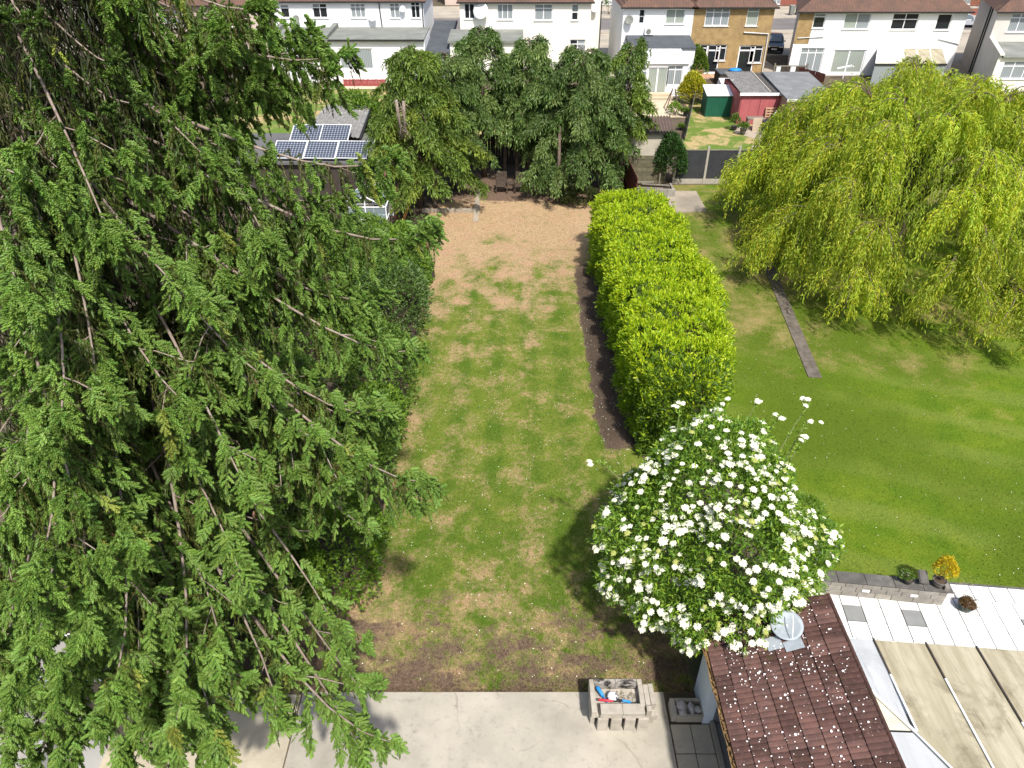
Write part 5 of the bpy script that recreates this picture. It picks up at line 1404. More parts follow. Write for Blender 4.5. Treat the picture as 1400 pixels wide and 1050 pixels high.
# strips under the conifers
b = MB(); b.box(-4.7, -2.0, 35.75, 36.0, 0, .16); tag(b.build("bed_edging", M_conc_old), kind='structure')
b = MB(); b.box(-2.0, -1.72, 34.6, 39.2, 0, .05); tag(b.build("edging_strip", M_conc_old), kind='structure')
# twin seats under the trees
M_seat = plain("weathered_brown_wood", (0.075, 0.054, 0.040), (0.05, 0.037, 0.028), 6, .85, .2, 30)
sx, sy = -.05, 38.75
seat = tag(empty("twin_seat", (sx, sy, 0)), "weathered wooden twin garden seat with a small table between, under the trees", "garden seat")
def sb(name, c, d, rx=0.0):
    b = MB(); b.cbox((0, 0, 0), d); b.build(name, M_seat, seat, c, (rx, 0, 0), bevel=.005)
for s in (-1, 1):
    cx_ = s*.52
    for k in range(5): sb("seat_slat", (cx_, -.22+k*.105, .40), (.56, .09, .025))
    for k in range(6): sb("back_slat", (cx_-.235+k*.094, .34, .72), (.08, .022, .66), R(-14))
    sb("back_rail", (cx_, .30, .62), (.56, .03, .06), R(-14))
    for q in (-1, 1):
        sb("arm", (cx_+q*.30, .02, .60), (.08, .60, .03)); sb("leg", (cx_+q*.30, -.24, .295), (.06, .06, .59)); sb("leg", (cx_+q*.30, .27, .295), (.06, .06, .59))
for k in range(4): sb("table_slat", (0, -.15+k*.11, .54), (.40, .095, .025))
# ------------------------------------------------------------------ solar shed and grey shed
ss = tag(empty("solar_shed", (-11, 38, 0)), "low dark roofed shed carrying solar panels beyond the spruce", "shed")
b = MB(); b.box(-3.9, 3.4, -.9, 3.9, 0, 2.15); b.build("wall", M_wood_dark, ss)
b = MB(); b.box(-4.1, 3.75, -1.1, 4.05, 2.152, 2.27); b.build("roof", plain("dark_grey_sheet_roof", (.13, .125, .125), (.10, .098, .098), 1.2, .85, .2, 20), ss)
M_cell = None
def cell_mat():
    t = NT("solar_cells"); g_ = t.n("ShaderNodeTexCoord").outputs["Object"]
    X, Y, Z = t.xyz(g_)
    fx = t.m('ABSOLUTE', t.m('SUBTRACT', t.m('FRACT', t.m('MULTIPLY', X, 6.4)), .5)); fy = t.m('ABSOLUTE', t.m('SUBTRACT', t.m('FRACT', t.m('MULTIPLY', Y, 6.4)), .5))
    ln = t.mr(t.m('MAXIMUM', fx, fy), .44, .47); cr = t.mr(t.m('ADD', fx, fy), .80, .84)
    col = t.mix(t.m('MAXIMUM', t.m('MULTIPLY', ln, .55), cr), (0.045, 0.056, 0.080), (0.50, 0.52, 0.55))
    return t.done(col, .2, .5)
M_cell = cell_mat()
def solar(x, y, z, lab):
    root = tag(empty("photovoltaic_unit", (x, y, z)), lab, "solar panel", "solar panels on the shed roof")
    root.rotation_euler = (R(24), 0, R(-3))
    b = MB(); b.box(-.80, .80, 0, 1.25, .0, .03); b.build("cells", M_cell, root)
    for q in ((-.83, -.80, 0, 1.25), (.80, .83, 0, 1.25), (-.83, .83, -.03, 0), (-.83, .83, 1.25, 1.28)):
        f = MB(); f.box(q[0], q[1], q[2], q[3], -.005, .045); f.build("frame", M_pvc, root)
    for q in (-.6, .6):
        f = MB(); f.bar((q, 1.1, -.01), (q, 1.1*math.cos(R(24))+.0, -.42), .04); f.build("strut", M_metalw, root)
for k, lab in enumerate(("front row solar panel, nearest the cypress", "front row solar panel, second from the cypress", "front row solar panel, third from the cypress")):
    x, y = gr(479.5-43.5*k, 217, 2.42); solar(x, y+.05, 2.42, lab)
for k, lab in enumerate(("back row solar panel, nearest the cypress", "back row solar panel, second from the cypress")):
    x, y = gr(455-39*k, 193, 2.55); solar(x, y+.05, 2.55, lab)
gs_ = tag(empty("grey_shed", (-10.1, 41, 0)), "shed with a lichen spotted grey sheet roof behind the solar panels", "shed")
b = MB(); b.prism([(-1.5, .9), (1.35, -.35), (1.1, 5.1), (-1.2, 5.1)], 0, 2.45); b.build("wall", M_wood_dark, gs_)
def corrug(pts4, z4, mat, parent, n=26, amp=.025, name="roof", th=.02):
    """corrugated sheet over a quad; corrugations run from edge 01 to edge 32"""
    a, b_, c, d = [Vector((p[0], p[1], z)) for p, z in zip(pts4, z4)]
    vs, fs = [], []
    m_ = n*4
    for i in range(m_+1):
        u = i/m_; w = amp*math.cos(2*math.pi*i/4)
        p, q = a.lerp(b_, u), d.lerp(c, u)
        for r_ in (p, q): vs += [(r_.x, r_.y, r_.z+w), (r_.x, r_.y, r_.z+w-th)]
    for i in range(m_):
        k = 4*i; e = k+4
        fs += [(k, e, e+2, k+2), (k+1, k+3, e+3, e+1), (k, k+1, e+1, e), (k+2, e+2, e+3, k+3)]
    fs += [(0, 2, 3, 1), (4*m_, 4*m_+1, 4*m_+3, 4*m_+2)]
    mb = MB(); mb.add(vs, fs); return mb.build(name, mat, parent)
corrug([(-1.75, .75), (1.6, -.6), (1.35, 5.4), (-1.4, 5.4)], (2.5, 2.5, 2.75, 2.75), M_asbestos, gs_, 14)
b = MB(); b.bar((1.65, -.65, 2.42), (1.40, 5.4, 2.68), .05, .16); b.build("fascia", M_black, gs_)

# ------------------------------------------------------------------ boundary fence with concrete posts
fen = tag(empty("panel_fence", (8.9, 40.1, 0)), "dark ribbed fence panels between concrete posts at the lawn end", "fence")
M_fdark = plain("charcoal_fence", (0.055, 0.057, 0.062), (0.042, 0.044, 0.048), 2, .8, .1, 30, .2)
M_post = plain("concrete_post", (0.42, 0.385, 0.325), (0.34, 0.31, 0.265), 4, .9, .3, 30, .15)
post_me = MB().box(-.06, .06, -.05, .05, 0, 2.12).mesh("post", M_post)
pan = MB(); pan.box(-.80, .80, -.012, .012, .30, 1.90)
for k in range(26): pan.box(-.795+k*.0615, -.765+k*.0615, -.028, -.012, .31, 1.89)
pan_me = pan.mesh("panel", M_fdark)
gbd_me = MB().box(-.80, .80, -.022, .022, 0, .29).mesh("gravel_board", M_post)
cap_me = MB().box(-.81, .81, -.04, .03, 1.902, 1.94).mesh("cap_rail", M_wood_old)
for k in range(9):
    x = .32 + 1.74*k
    link("post", post_me, fen, (x, 0, 0), (0, 0, 0))
    if k < 8:
        link("panel", pan_me, fen, (x+.87, 0, 0)); link("gravel_board", gbd_me, fen, (x+.87, 0, 0)); link("cap_rail", cap_me, fen, (x+.87, 0, 0))
# planter with broken boards
pl = tag(empty("block_planter", (7.75, 38.0, 0)), "grey block planter box with broken boards behind the hedge", "planter")
for k in range(5):
    b = MB(); b.cbox((0, 0, 0), (.43, .12, .26)); b.build("block", M_wblock, pl, (-.86+k*.44, -.2, .13), bevel=.006)
    b = MB(); b.cbox((0, 0, 0), (.43, .12, .26)); b.build("block", M_wblock, pl, (-.86+k*.44, -.2, .395), bevel=.006)
for k in range(2):
    b = MB(); b.cbox((0, 0, 0), (.12, .43, .26)); b.build("block", M_wblock, pl, (1.01, .085+k*.44, .13), bevel=.006); b = MB(); b.cbox((0, 0, 0), (.12, .43, .26)); b.build("block", M_wblock, pl, (1.01, .085+k*.44, .395), bevel=.006)
b = MB(); b.box(-1.05, .94, -.13, .9, 0, .42); b.build("soil", M_soil, pl)
for k, (x0, y0_, x1, y1_) in enumerate(((-1.1, .15, .5, .05), (-.6, .55, .9, .35), (-1.0, .7, .1, .75))):
    b = MB(); b.bar((x0, y0_, .50+.05*k), (x1, y1_, .47+.05*k), .14, .035); b.build("board", M_wood_old, pl)
b = MB(); b.bar((.42, .9, .4), (.42, .9, 1.0), .07); b.build("stake", M_wood_old, pl)
# timber wall and concrete shed behind it
tw_ = tag(empty("timber_wall", (7.55, 40.15, 0)), "weathered green brown board wall in front of the concrete shed", "wall")
M_green_t = plain("mossy_board", (0.16, 0.145, 0.095), (0.11, 0.10, 0.065), 6, .9, .3, 25, .1, rnd=.15)
for k in range(7):
    b = MB(); b.cbox((0, 0, 0), (2.5, .05, .215)); b.build("board", M_green_t, tw_, (-.05, rng.uniform(-.012, .012), .13+k*.225), (0, rng.uniform(-.004, .004), 0))
for x in (-1.2, 1.1):
    b = MB(); b.cbox((0, 0, 0), (.09, .08, 1.75)); b.build("post", M_wood_old, tw_, (x, .075, .875))
sh = tag(empty("concrete_shed", (7.5, 42, 0)), "rendered concrete shed with brown corrugated roof and white corner pipe", "shed")
M_shedwall = plain("stained_concrete_render", (0.50, 0.46, 0.37), (0.42, 0.385, 0.31), 1.3, .9, .2, 25, .1, stain=(.47, .43, .35), ssc=.8)
b = MB(); b.box(-1.25, 1.15, -1.45, -.5, 0, 2.78); b.build("wall", M_shedwall, sh)
M_browncor = plain("brown_corrugated", (0.155, 0.115, 0.095), (0.11, 0.082, 0.07), 3, .85, .2, 25)
corrug([(-1.4, -1.7), (1.4, -1.7), (1.4, -.35), (-1.4, -.35)], (2.90, 2.90, 3.35, 3.35), M_browncor, sh, 17, .045)
b = MB(); b.box(-1.4, 1.4, -1.66, -1.62, 2.70, 2.85); b.build("fascia", M_black, sh)
b = MB(); b.box(1.16, 1.38, -1.5, -1.3, 0.9, 2.65); b.build("corner_board", M_pvc, sh)
# red brown fence at the lawn's far corner
def board_fence(name, a, c, h, mat, lab, w=.15, tilt=0.0, post=True):
    a, c = Vector((*a, 0)), Vector((*c, 0)); d = c-a; an = math.atan2(d.y, d.x); n_ = max(2, int(d.length/(w+.01)))
    root = tag(empty(name, a, an), lab, "fence")
    bm_ = MB().box(-w/2, w/2, -.012, .012, 0, h).mesh("board", mat)
    for k in range(n_):
        link("board", bm_, root, ((k+.5)*d.length/n_, rng.uniform(-.008, .008), rng.uniform(-.02, .02)), (tilt, rng.uniform(-.01, .01), 0))
    for zz in (h*.25, h*.8):
        b = MB(); b.box(0, d.length, .014, .05, zz-.03, zz+.03); b.build("rail", mat, root, (0, -math.sin(tilt)*zz, 0))
    return root
board_fence("board_fence", (6.45, 36.0), (6.35, 40.0), 1.75, M_wood_red, "dark red brown board fence behind the hedge's far corner")
board_fence("board_fence", gr(936, 192), gr(950, 128), 1.05, M_wood_old, "thin grey board fence between the two far gardens", .16, R(6))
board_fence("board_fence", (18.35, 46.0), (18.75, 51.0), 1.55, M_wood_red, "dark red board fence between pink and brick garages", .16)
board_fence("board_fence", (6.0, 44.5), (8.9, 61.0), 1.5, M_wood_old, "old board fence beside the tan patio", .18)
board_fence("board_fence", (-7.3, 40.5), (-6.6, 60), 1.6, M_wood_old, "old board fence behind the cypress row", .18)
board_fence("board_fence", (-6.6, 43.4), (5.9, 43.4), 1.8, M_wood_dark, "dark board fence in deep shade behind the conifers", .15)
board_fence("board_fence", (-22.0, 47.0), (-22.5, 62), 1.6, M_wood_old, "board fence far behind the spruce", .18)
board_fence("trellis_fence", gr(470, 118), gr(528, 118), .55, plain("red_painted_wood", (.30, .06, .06), (.24, .05, .05), 3, .7), "red painted fence in front of the terraced houses", .10)
sheet("terrace_floor", [gr(440, 122), gr(530, 122), gr(535, 100), gr(440, 100)], .02, M_tanpave)

# ------------------------------------------------------------------ far garden sheds
gsh = tag(empty("green_shed", (15.05, 53.9, 0)), "dark green ribbed metal shed with a white roof", "shed")
M_greenm = plain("dark_green_metal", (0.012, 0.105, 0.062), (0.010, 0.085, 0.05), 2, .5, 0, 1, .4)
b = MB(); b.hexa([(-1.0, 0, 0), (1.0, 0, 0), (1.0, 1.5, 0), (-1.0, 1.5, 0)], [(-1.0, 0, 1.45), (1.0, 0, 1.45), (1.0, 1.5, 1.78), (-1.0, 1.5, 1.78)])
for k in range(11): b.box(-.96+k*.18, -.90+k*.18, -.022, 0, 0.02, 1.43)
b.build("wall", M_greenm, gsh)
b = MB(); b.hexa([(-1.07, -.08, 1.46), (1.07, -.08, 1.46), (1.07, 1.6, 1.82), (-1.07, 1.6, 1.82)], [(-1.07, -.08, 1.50), (1.07, -.08, 1.50), (1.07, 1.6, 1.86), (-1.07, 1.6, 1.86)])
for k in range(12): b.hexa([(-1.02+k*.18, -.08, 1.50), (-.98+k*.18, -.08, 1.50), (-.98+k*.18, 1.6, 1.86), (-1.02+k*.18, 1.6, 1.86)], [(-1.02+k*.18, -.08, 1.525), (-.98+k*.18, -.08, 1.525), (-.98+k*.18, 1.6, 1.885), (-1.02+k*.18, 1.6, 1.885)])
b.build("roof", M_pvc, gsh)
M_pink = plain("faded_pink_paint", (0.43, 0.125, 0.125), (0.37, 0.10, 0.105), 1.2, .85, .1, 25, .15, stain=(.50, .24, .23), ssc=1.2)
pg_ = tag(empty("pink_garage", (17.3, 52, 0)), "faded pink double door garage with grey sheet roof and white fascia", "garage")
b = MB(); b.box(-1.42, 1.38, 0, 4.8, 0, 2.0); b.build("wall", M_pink, pg_)
for x0 in (-1.36, -.02):
    d_ = MB(); d_.box(x0, x0+1.30, -.03, -.002, .05, 1.88); do = d_.build("door", M_pink, pg_)
    f = MB(); [f.box(q, q+.07, -.045, -.031, .05, 1.88) for q in (x0, x0+.62, x0+1.23)]; f.build("batten", M_pink, do)
corrug([(-1.55, -.15), (.45, -.15), (.45, 4.95), (-1.55, 4.95)], (2.16, 2.16, 2.45, 2.45), M_asbestos, pg_, 12, .03)
corrug([(.55, -.15), (1.5, -.15), (1.5, 4.95), (.55, 4.95)], (2.12, 2.12, 2.38, 2.38), plain("dark_sheet", (.12, .11, .10), (.085, .08, .075), 3, .9, .3, 20), pg_, 6, .03)
b = MB(); b.bar((.5, -.15, 2.22), (.5, 4.95, 2.5), .08, .05); b.build("roof_seam", M_post, pg_)
b = MB(); b.box(-1.58, 1.54, -.22, -.16, 1.98, 2.16); b.build("fascia", M_pvc, pg_)
M_brick = NT("pale_brick")
_t = M_brick; _br = _t.n("ShaderNodeTexBrick"); _cx = _t.n("ShaderNodeCombineXYZ"); _o = _t.xyz(); _t.l(_o[0], _cx.inputs[0]); _t.l(_o[2], _cx.inputs[1]); _t.l(_cx.outputs[0], _br.inputs["Vector"])
_br.inputs["Color1"].default_value = (.52, .33, .20, 1); _br.inputs["Color2"].default_value = (.36, .17, .10, 1); _br.inputs["Mortar"].default_value = (.55, .50, .42, 1)
for k_, v_ in (("Scale", 1.0), ("Mortar Size", .012), ("Brick Width", .225), ("Row Height", .075)): _br.inputs[k_].default_value = v_
M_brick = _t.done(_br.outputs[0], .9, .15)
bg_ = tag(empty("brick_garage", (20.2, 50.4, 0)), "pale brick garage with grey felt roof beside the willow", "garage")
b = MB(); b.box(-1.55, 1.5, 0, 5.9, 0, 2.05); b.build("wall", M_brick, bg_)
b = MB(); b.hexa([(-1.75, -.2, 2.07), (1.7, -.2, 2.07), (1.7, 6.1, 2.45), (-1.75, 6.1, 2.45)], [(-1.75, -.2, 2.15), (1.7, -.2, 2.15), (1.7, 6.1, 2.53), (-1.75, 6.1, 2.53)]); b.build("roof", plain("grey_garage_felt", (.20, .205, .205), (.15, .155, .155), .9, .9, .3, 18, .15, stain=(.26, .26, .25), ssc=1.2), bg_)
b = MB(); b.box(-1.75, 1.7, -.25, -.202, 2.0, 2.15); b.build("fascia", M_metalw, bg_)
b = MB(); b.box(-.05, .12, -.05, -.002, 0, 1.98); b.build("white_post", M_pvc, bg_)
b = MB(); b.box(.13, 1.45, -.04, -.002, .02, 1.95); b.build("door", M_wood_red, bg_)
b = MB(); b.box(-1.6, 1.5, -.6, -.052, 0, .12); b.build("step", M_brick, bg_)
# clutter in front of the garages
tb_ = tag(empty("work_table", (16.75, 50.75, 0)), "rough wooden table with a board leaning on its front", "table")
b = MB(); b.box(-.58, .58, -.3, .3, .74, .80); b.build("table_top", M_wood_old, tb_)
for x in (-.5, .5):
    for y in (-.24, .24):
        b = MB(); b.cbox((x, y, .37), (.09, .09, .74)); b.build("leg", M_wood_old, tb_)
b = MB(); b.cbox((0, 0, 0), (.62, .03, .9)); b.build("front_board", plain("pale_board", (.42, .34, .25), (.35, .28, .2), 3, .85), tb_, (.08, -.38, .42), (R(-14), 0, 0))
b = MB(); b.box(-.55, .55, -.35, .35, 0, .62); b.box(-.58, .58, -.38, .38, .622, .68)
tag(b.build("storage_box", plain("navy_plastic", (.012, .016, .03), (.02, .024, .04), 3, .5), None, (17.75, 50.55, 0), bevel=.02), "dark navy storage box in front of the pink garage", "box")
pal = tag(empty("wooden_pallet", (18.05, 51.55, .02)), "small wooden pallet leaning against the pink garage", "pallet"); pal.rotation_euler = (R(-14), 0, 0)
M_pal = plain("pallet_wood", (0.46, 0.30, 0.19), (0.38, 0.24, 0.15), 4, .85)
for k in range(3): b = MB(); b.cbox((-.3+k*.3, .06, .6), (.09, .08, 1.2)); b.build("bearer", M_pal, pal)
for k in range(7): b = MB(); b.cbox((0, .0, .07+k*.18), (.72, .025, .10)); b.build("slat", M_pal, pal)
def tub(name, px, py, r, h, mat, lab, leafy=None):
    x, y = gr(px, py); p_ = pot(name, (x, y, 0), r, h, mat, lab)
    if leafy:
        V, F, C = blob_leaves((0, 0, h+leafy*.5), (r*1.5, r*1.5, leafy), 90, .12, .4, G_MID); link("foliage", np_mesh("tub_foliage", V, F, M_leaf, C), p_)
tub("plant_tub", 1062, 196, .30, .55, M_pvc, "white bucket beside the dark red fence")
tub("plant_tub", 1015, 184, .22, .40, M_potgrey, "grey plant tub left of the rough wooden table", .25)
tub("plant_tub", 1003, 178, .22, .30, M_potd, "dark plant tub at the pink garage corner", .5)
tub("plant_tub", 936, 160, .16, .40, M_potd, "tall black pot against the thin grey fence", .12)
tub("plant_tub", 931, 178, .13, .22, M_potd, "small black pot further down the thin grey fence", .1)
shrub("climbing_plant", *gr(1056, 186), (.55, .4, .75), "leafy dark plant beside the navy storage box", G_DARK + G_MID[:1], 220, .12, .45)
b = MB(); b.tube([(0, 0, 0), (.9, .5, 1.5)], .02, 6); tag(b.build("clothes_prop", M_metalw, None, (16.9, 49.4, 0)), "thin grey pole leaning by the navy storage box", "pole")
sheet("gravel_patch", [gr(1000, 172), gr(1075, 172), gr(1070, 215), gr(1020, 205), gr(1040, 192), gr(1005, 182)], .012, plain("pale_gravel", (.40, .34, .27), (.31, .26, .21), 6, .95, .4, 25))
for k, (px, py, lab) in enumerate(((1047, 198, "broad bent green leaf plant standing by the fence top"),)):
    x, y = gr(px, py); root = tag(empty("tall_plant", (x, y, 0)), lab, "plant")
    b = MB(); b.tube([(0, 0, 0), (.02, 0, .5), (0, 0, .9)], [.03, .025, .01], 6); b.build("stem", M_leaf if False else plain("green_stem", (.16, .22, .05), (.13, .18, .04), 4, .7), root)
    n_ = 7; P = np.tile(np.array([[0, 0, .4]]), (n_, 1)) + rng.uniform(0, .5, size=(n_, 1))*np.array([[0, 0, 1]]); D = rand_unit(n_)*np.array([1, 1, .3])+np.array([0, 0, .9])
    V, F, C = leaf_geo(P, D, .65, .12, tints(n_, (.20, .28, .05))); link("leaf_blades", np_mesh("leaf_blades", V, F, M_leaf, C), root)

# ------------------------------------------------------------------ houses
def wall_with_holes(x0, x1, z0, z1, Y, holes, mat, parent, depth=.14, name="wall"):
    """rear wall at plane y=Y (facing -y) with real openings and reveals"""
    xs_ = sorted({x0, x1, *[min(max(h[i], x0), x1) for h in holes for i in (0, 1)]}); zs_ = sorted({z0, z1, *[min(max(h[i], z0), z1) for h in holes for i in (2, 3)]})
    b = MB()
    for i in range(len(xs_)-1):
        for j in range(len(zs_)-1):
            xm, zm = (xs_[i]+xs_[i+1])/2, (zs_[j]+zs_[j+1])/2
            if any(h[0] < xm < h[1] and h[2] < zm < h[3] for h in holes): continue
            b.add([(xs_[i], Y, zs_[j]), (xs_[i+1], Y, zs_[j]), (xs_[i+1], Y, zs_[j+1]), (xs_[i], Y, zs_[j+1])], [(0, 1, 2, 3)])
    for h in holes:
        a, c, d, e = h
        b.add([(a, Y, d), (c, Y, d), (c, Y, e), (a, Y, e), (a, Y+depth, d), (c, Y+depth, d), (c, Y+depth, e), (a, Y+depth, e)], [(0, 1, 5, 4), (1, 2, 6, 5), (2, 3, 7, 6), (3, 0, 4, 7)])
    return b.build(name, mat, parent)
def window(root, h, Y, cols=2, transom=None, glass=None, sill=True, door=False, name=None, open_=None):
    """frame, bars, panes and sill in an opening h = (x0, x1, z0, z1)"""
    x0, x1, z0, z1 = h; y = Y+.07; fw = .065 if not door else .11
    f = MB()
    f.box(x0, x0+fw, y, y+.06, z0, z1); f.box(x1-fw, x1, y, y+.06, z0, z1); f.box(x0+fw, x1-fw, y, y+.06, z1-fw, z1); f.box(x0+fw, x1-fw, y, y+.06, z0, z0+(fw if not door else .16))
    for k in range(1, cols):
        xm = x0+(x1-x0)*k/cols; f.box(xm-fw/2, xm+fw/2, y+.002, y+.058, z0+fw, z1-fw)
    if transom:
        zt = z0+(z1-z0)*transom; f.box(x0+fw, x1-fw, y+.004, y+.056, zt-fw/2, zt+fw/2)
    w = f.build(name or ("door" if door else "window"), M_pvc, root)
    gl = glass or [M_curtain]
    for k in range(cols):
        a, c = x0+(x1-x0)*k/cols, x0+(x1-x0)*(k+1)/cols
        zz = [(z0, z1)] if not transom else [(z0, z0+(z1-z0)*transom), (z0+(z1-z0)*transom, z1)]
        for q, (za, zb_) in enumerate(zz):
            p = MB(); p.box(a+.01, c-.01, y+.025, y+.035, za+.01, zb_-.01); p.build("pane", gl[(k+q*cols) % len(gl)], w)
    if sill:
        s = MB(); s.box(x0-.07, x1+.07, Y-.07, Y+.068, z0-.06, z0-.001); s.build("sill", M_metalw, w)
    return w
def house_block(root, x0, x1, Y, depth, ze, mats, shear=0.0, ridge=3.0, hip=True, eave=.35, roofm=None, holes=(), left_overhang=True, flank=None):
    """walls and hipped roof in the root's frame; shear splays the flanks with the curve of the street"""
    wall_with_holes(x0, x1, 0, ze, Y, list(holes), mats, root)
    fl = flank or mats
    xa, xb = x0+shear*depth, x1+shear*depth
    b = MB(); b.add([(x0, Y, 0), (x0, Y, ze), (xa, Y+depth, ze), (xa, Y+depth, 0)], [(0, 1, 2, 3)]); b.build("flank_wall", fl, root)
    b = MB(); b.add([(x1, Y, 0), (x1, Y, ze), (xb, Y+depth, ze), (xb, Y+depth, 0)], [(3, 2, 1, 0)]); b.add([(xa, Y+depth, 0), (xb, Y+depth, 0), (xb, Y+depth, ze), (xa, Y+depth, ze)], [(3, 2, 1, 0)]); b.build("flank_wall", fl, root)
    e = eave; w = x1-x0; ins = depth*.5 if hip else 0
    p = [(x0-e, Y-e, ze-.02), (x1+e, Y-e, ze-.02), (xb+e, Y+depth+e, ze-.02), (xa-e, Y+depth+e, ze-.02)]
    r0 = (x0-e+ins+shear*depth/2, Y+depth/2, ze+ridge); r1 = (x1+e-ins+shear*depth/2, Y+depth/2, ze+ridge)
    b = MB(); b.add(p+[r0, r1], [(0, 1, 5, 4), (1, 2, 5), (2, 3, 4, 5), (3, 0, 4), (3, 2, 1, 0)]); ro = b.build("roof", roofm or M_roof, root)
    b = MB(); b.box(x0-e, x1+e, Y-e-.06, Y-e-.004, ze-.13, ze-.01); b.build("gutter", M_black if roofm is None else M_feltdark, ro)
    return ro
def dish(root_name, x, y, z, r, lab, mat=None):
    root = tag(empty(root_name, (x, y, z)), lab, "satellite dish")
    b = MB(); b.lathe([(.001, .0), (r*.5, r*.06), (r*.8, r*.16), (r, r*.27), (r, r*.30), (r*.8, r*.19), (r*.5, r*.09), (.001, r*.03)], 20); b.build("reflector", mat or M_metalw, root, (0, -.22, .0), (R(68), 0, R(-14)), smooth=True)
    b = MB(); b.bar((0, 0, 0), (0, -.22, 0), .04); b.build("bracket", M_metalw, root)
    b = MB(); b.bar((0, -.25, -r*.9), (.06, -.25-r*.9, -r*.05), .02); b.build("feed_arm", M_metalw, root)
def H(px0, py0, px1, py1, Y):
    a, c = fa(px0, py0, Y), fa(px1, py1, Y)
    return (a[0], c[0], c[1], a[1])
def pipe(root, pts, r=.045, mat=None, name="drain_pipe"):
    b = MB(); b.tube(pts, r, 7); return b.build(name, mat or M_black, root)

# white terraced pair beyond the spruce
Y1 = 69.0
h1 = tag(empty("terraced_house", (0, 0, 0)), "white rendered house with grey rear extensions, beyond the spruce", "house")
wins = [H(382, 6, 397, 24.5, Y1), H(425.7, 4.5, 448.6, 24.5, Y1), H(478, 4.5, 500.6, 24.5, Y1), H(532, 4, 547, 25, Y1), H(561, 3, 575, 25, Y1)]
x0_, ze_ = fa(372, 1, Y1); x1_ = fa(578, 1, Y1)[0]
house_block(h1, x0_, x1_, Y1, 8.5, ze_, M_white, holes=wins, eave=.25)
window(h1, wins[0], Y1, 1, .72, [M_glass, M_curtain]); window(h1, wins[1], Y1, 2, .70, [M_glass, M_glass, M_curtain]); window(h1, wins[2], Y1, 3, .74); window(h1, wins[3], Y1, 2, .74); window(h1, wins[4], Y1, 2, .78, [M_glass])
ext = Y1-4.6
ez = fa(450, 53, ext)[1]; et = fa(450, 37, Y1)[1]
xa_, xm_, xb_ = fa(366, 53, ext)[0], fa(445, 53, ext)[0], fa(580, 53, ext)[0]
eh = [H(372, 61, 398, 82, ext), H(404, 65, 416, 92, ext), H(420, 62, 443, 82, ext), H(462, 66, 512, 96, ext)]
wall_with_holes(xa_, xb_, 0, ez-.12, ext, eh, M_white, h1, name="extension_wall")
for q in (xb_-.02, xa_): b = MB(); b.box(q, q+.02, ext+.002, Y1, 0, ez-.13); b.build("extension_wall", M_white, h1)
window(h1, eh[0], ext, 2, .75, [M_blind]); window(h1, eh[1], ext, 1, None, [M_glass], False, True); window(h1, eh[2], ext, 2, .75, [M_blind]); window(h1, eh[3], ext, 2, None, [M_curtain], False, True)
for a, c in ((xa_+.3, xm_-.2), (xm_+.2, xb_)):
    b = MB(); b.hexa([(a, ext-.2, ez-.12), (c, ext-.2, ez-.12), (c, Y1-.003, et-.12), (a, Y1-.003, et-.12)], [(a, ext-.2, ez), (c, ext-.2, ez), (c, Y1-.003, et), (a, Y1-.003, et)]); b.build("extension_roof", M_felt, h1)
    b = MB(); b.box(a, c, ext-.30, ext-.202, ez-.16, ez-.03); b.build("gutter", M_black, h1)
for a in (xa_-.1, xm_-.2):
    b = MB(); b.hexa([(a, ext-.25, ez-.2), (a+.4, ext-.25, ez-.2), (a+.4, Y1-.01, et-.2), (a, Y1-.01, et-.2)], [(a, ext-.25, ez+.25), (a+.4, ext-.25, ez+.25), (a+.4, Y1-.01, et+.35), (a, Y1-.01, et+.35)]); b.build("parapet", M_felt, h1)
px_ = fa(518, 3, Y1)[0]; pipe(h1, [(px_, Y1-.1, ze_-.1), (px_+.1, Y1-.1, et)]); px_ = fa(577, 3, Y1)[0]; pipe(h1, [(px_, Y1-.1, ze_-.1), (px_, Y1-.1, et)])
dish("satellite_dish", fa(406, 25, Y1)[0], Y1, fa(406, 26, Y1)[1], .33, "dark grey satellite dish between the first two upper windows", M_felt)
dish("satellite_dish", fa(510, 22, Y1)[0], Y1, fa(510, 23, Y1)[1], .36, "pale satellite dish beside the drainpipe on the white terrace")
dish("satellite_dish", fa(551, 11, Y1)[0], Y1, fa(551, 12, Y1)[1], .27, "small mesh satellite dish between the last two upper windows")
# lean-to between the two white blocks
lt = tag(empty("side_extension", (0, 0, 0)), "white side extension with a sloping dark roof between the white houses", "extension")
b = MB(); b.hexa([(-7.15, 64.2, 0), (-5.3, 64.2, 0), (-5.3, 75, 0), (-7.15, 75, 0)], [(-7.15, 64.2, 2.2), (-5.3, 64.2, 2.2), (-5.3, 75, 2.9), (-7.15, 75, 2.9)]); b.build("wall", M_white, lt)
b = MB(); b.hexa([(-7.3, 64.0, 2.25), (-5.15, 64.0, 2.25), (-5.15, 75.2, 2.95), (-7.3, 75.2, 2.95)], [(-7.3, 64.0, 2.42), (-5.15, 64.0, 2.42), (-5.15, 75.2, 3.12), (-7.3, 75.2, 3.12)]); b.build("roof", M_feltdark, lt)
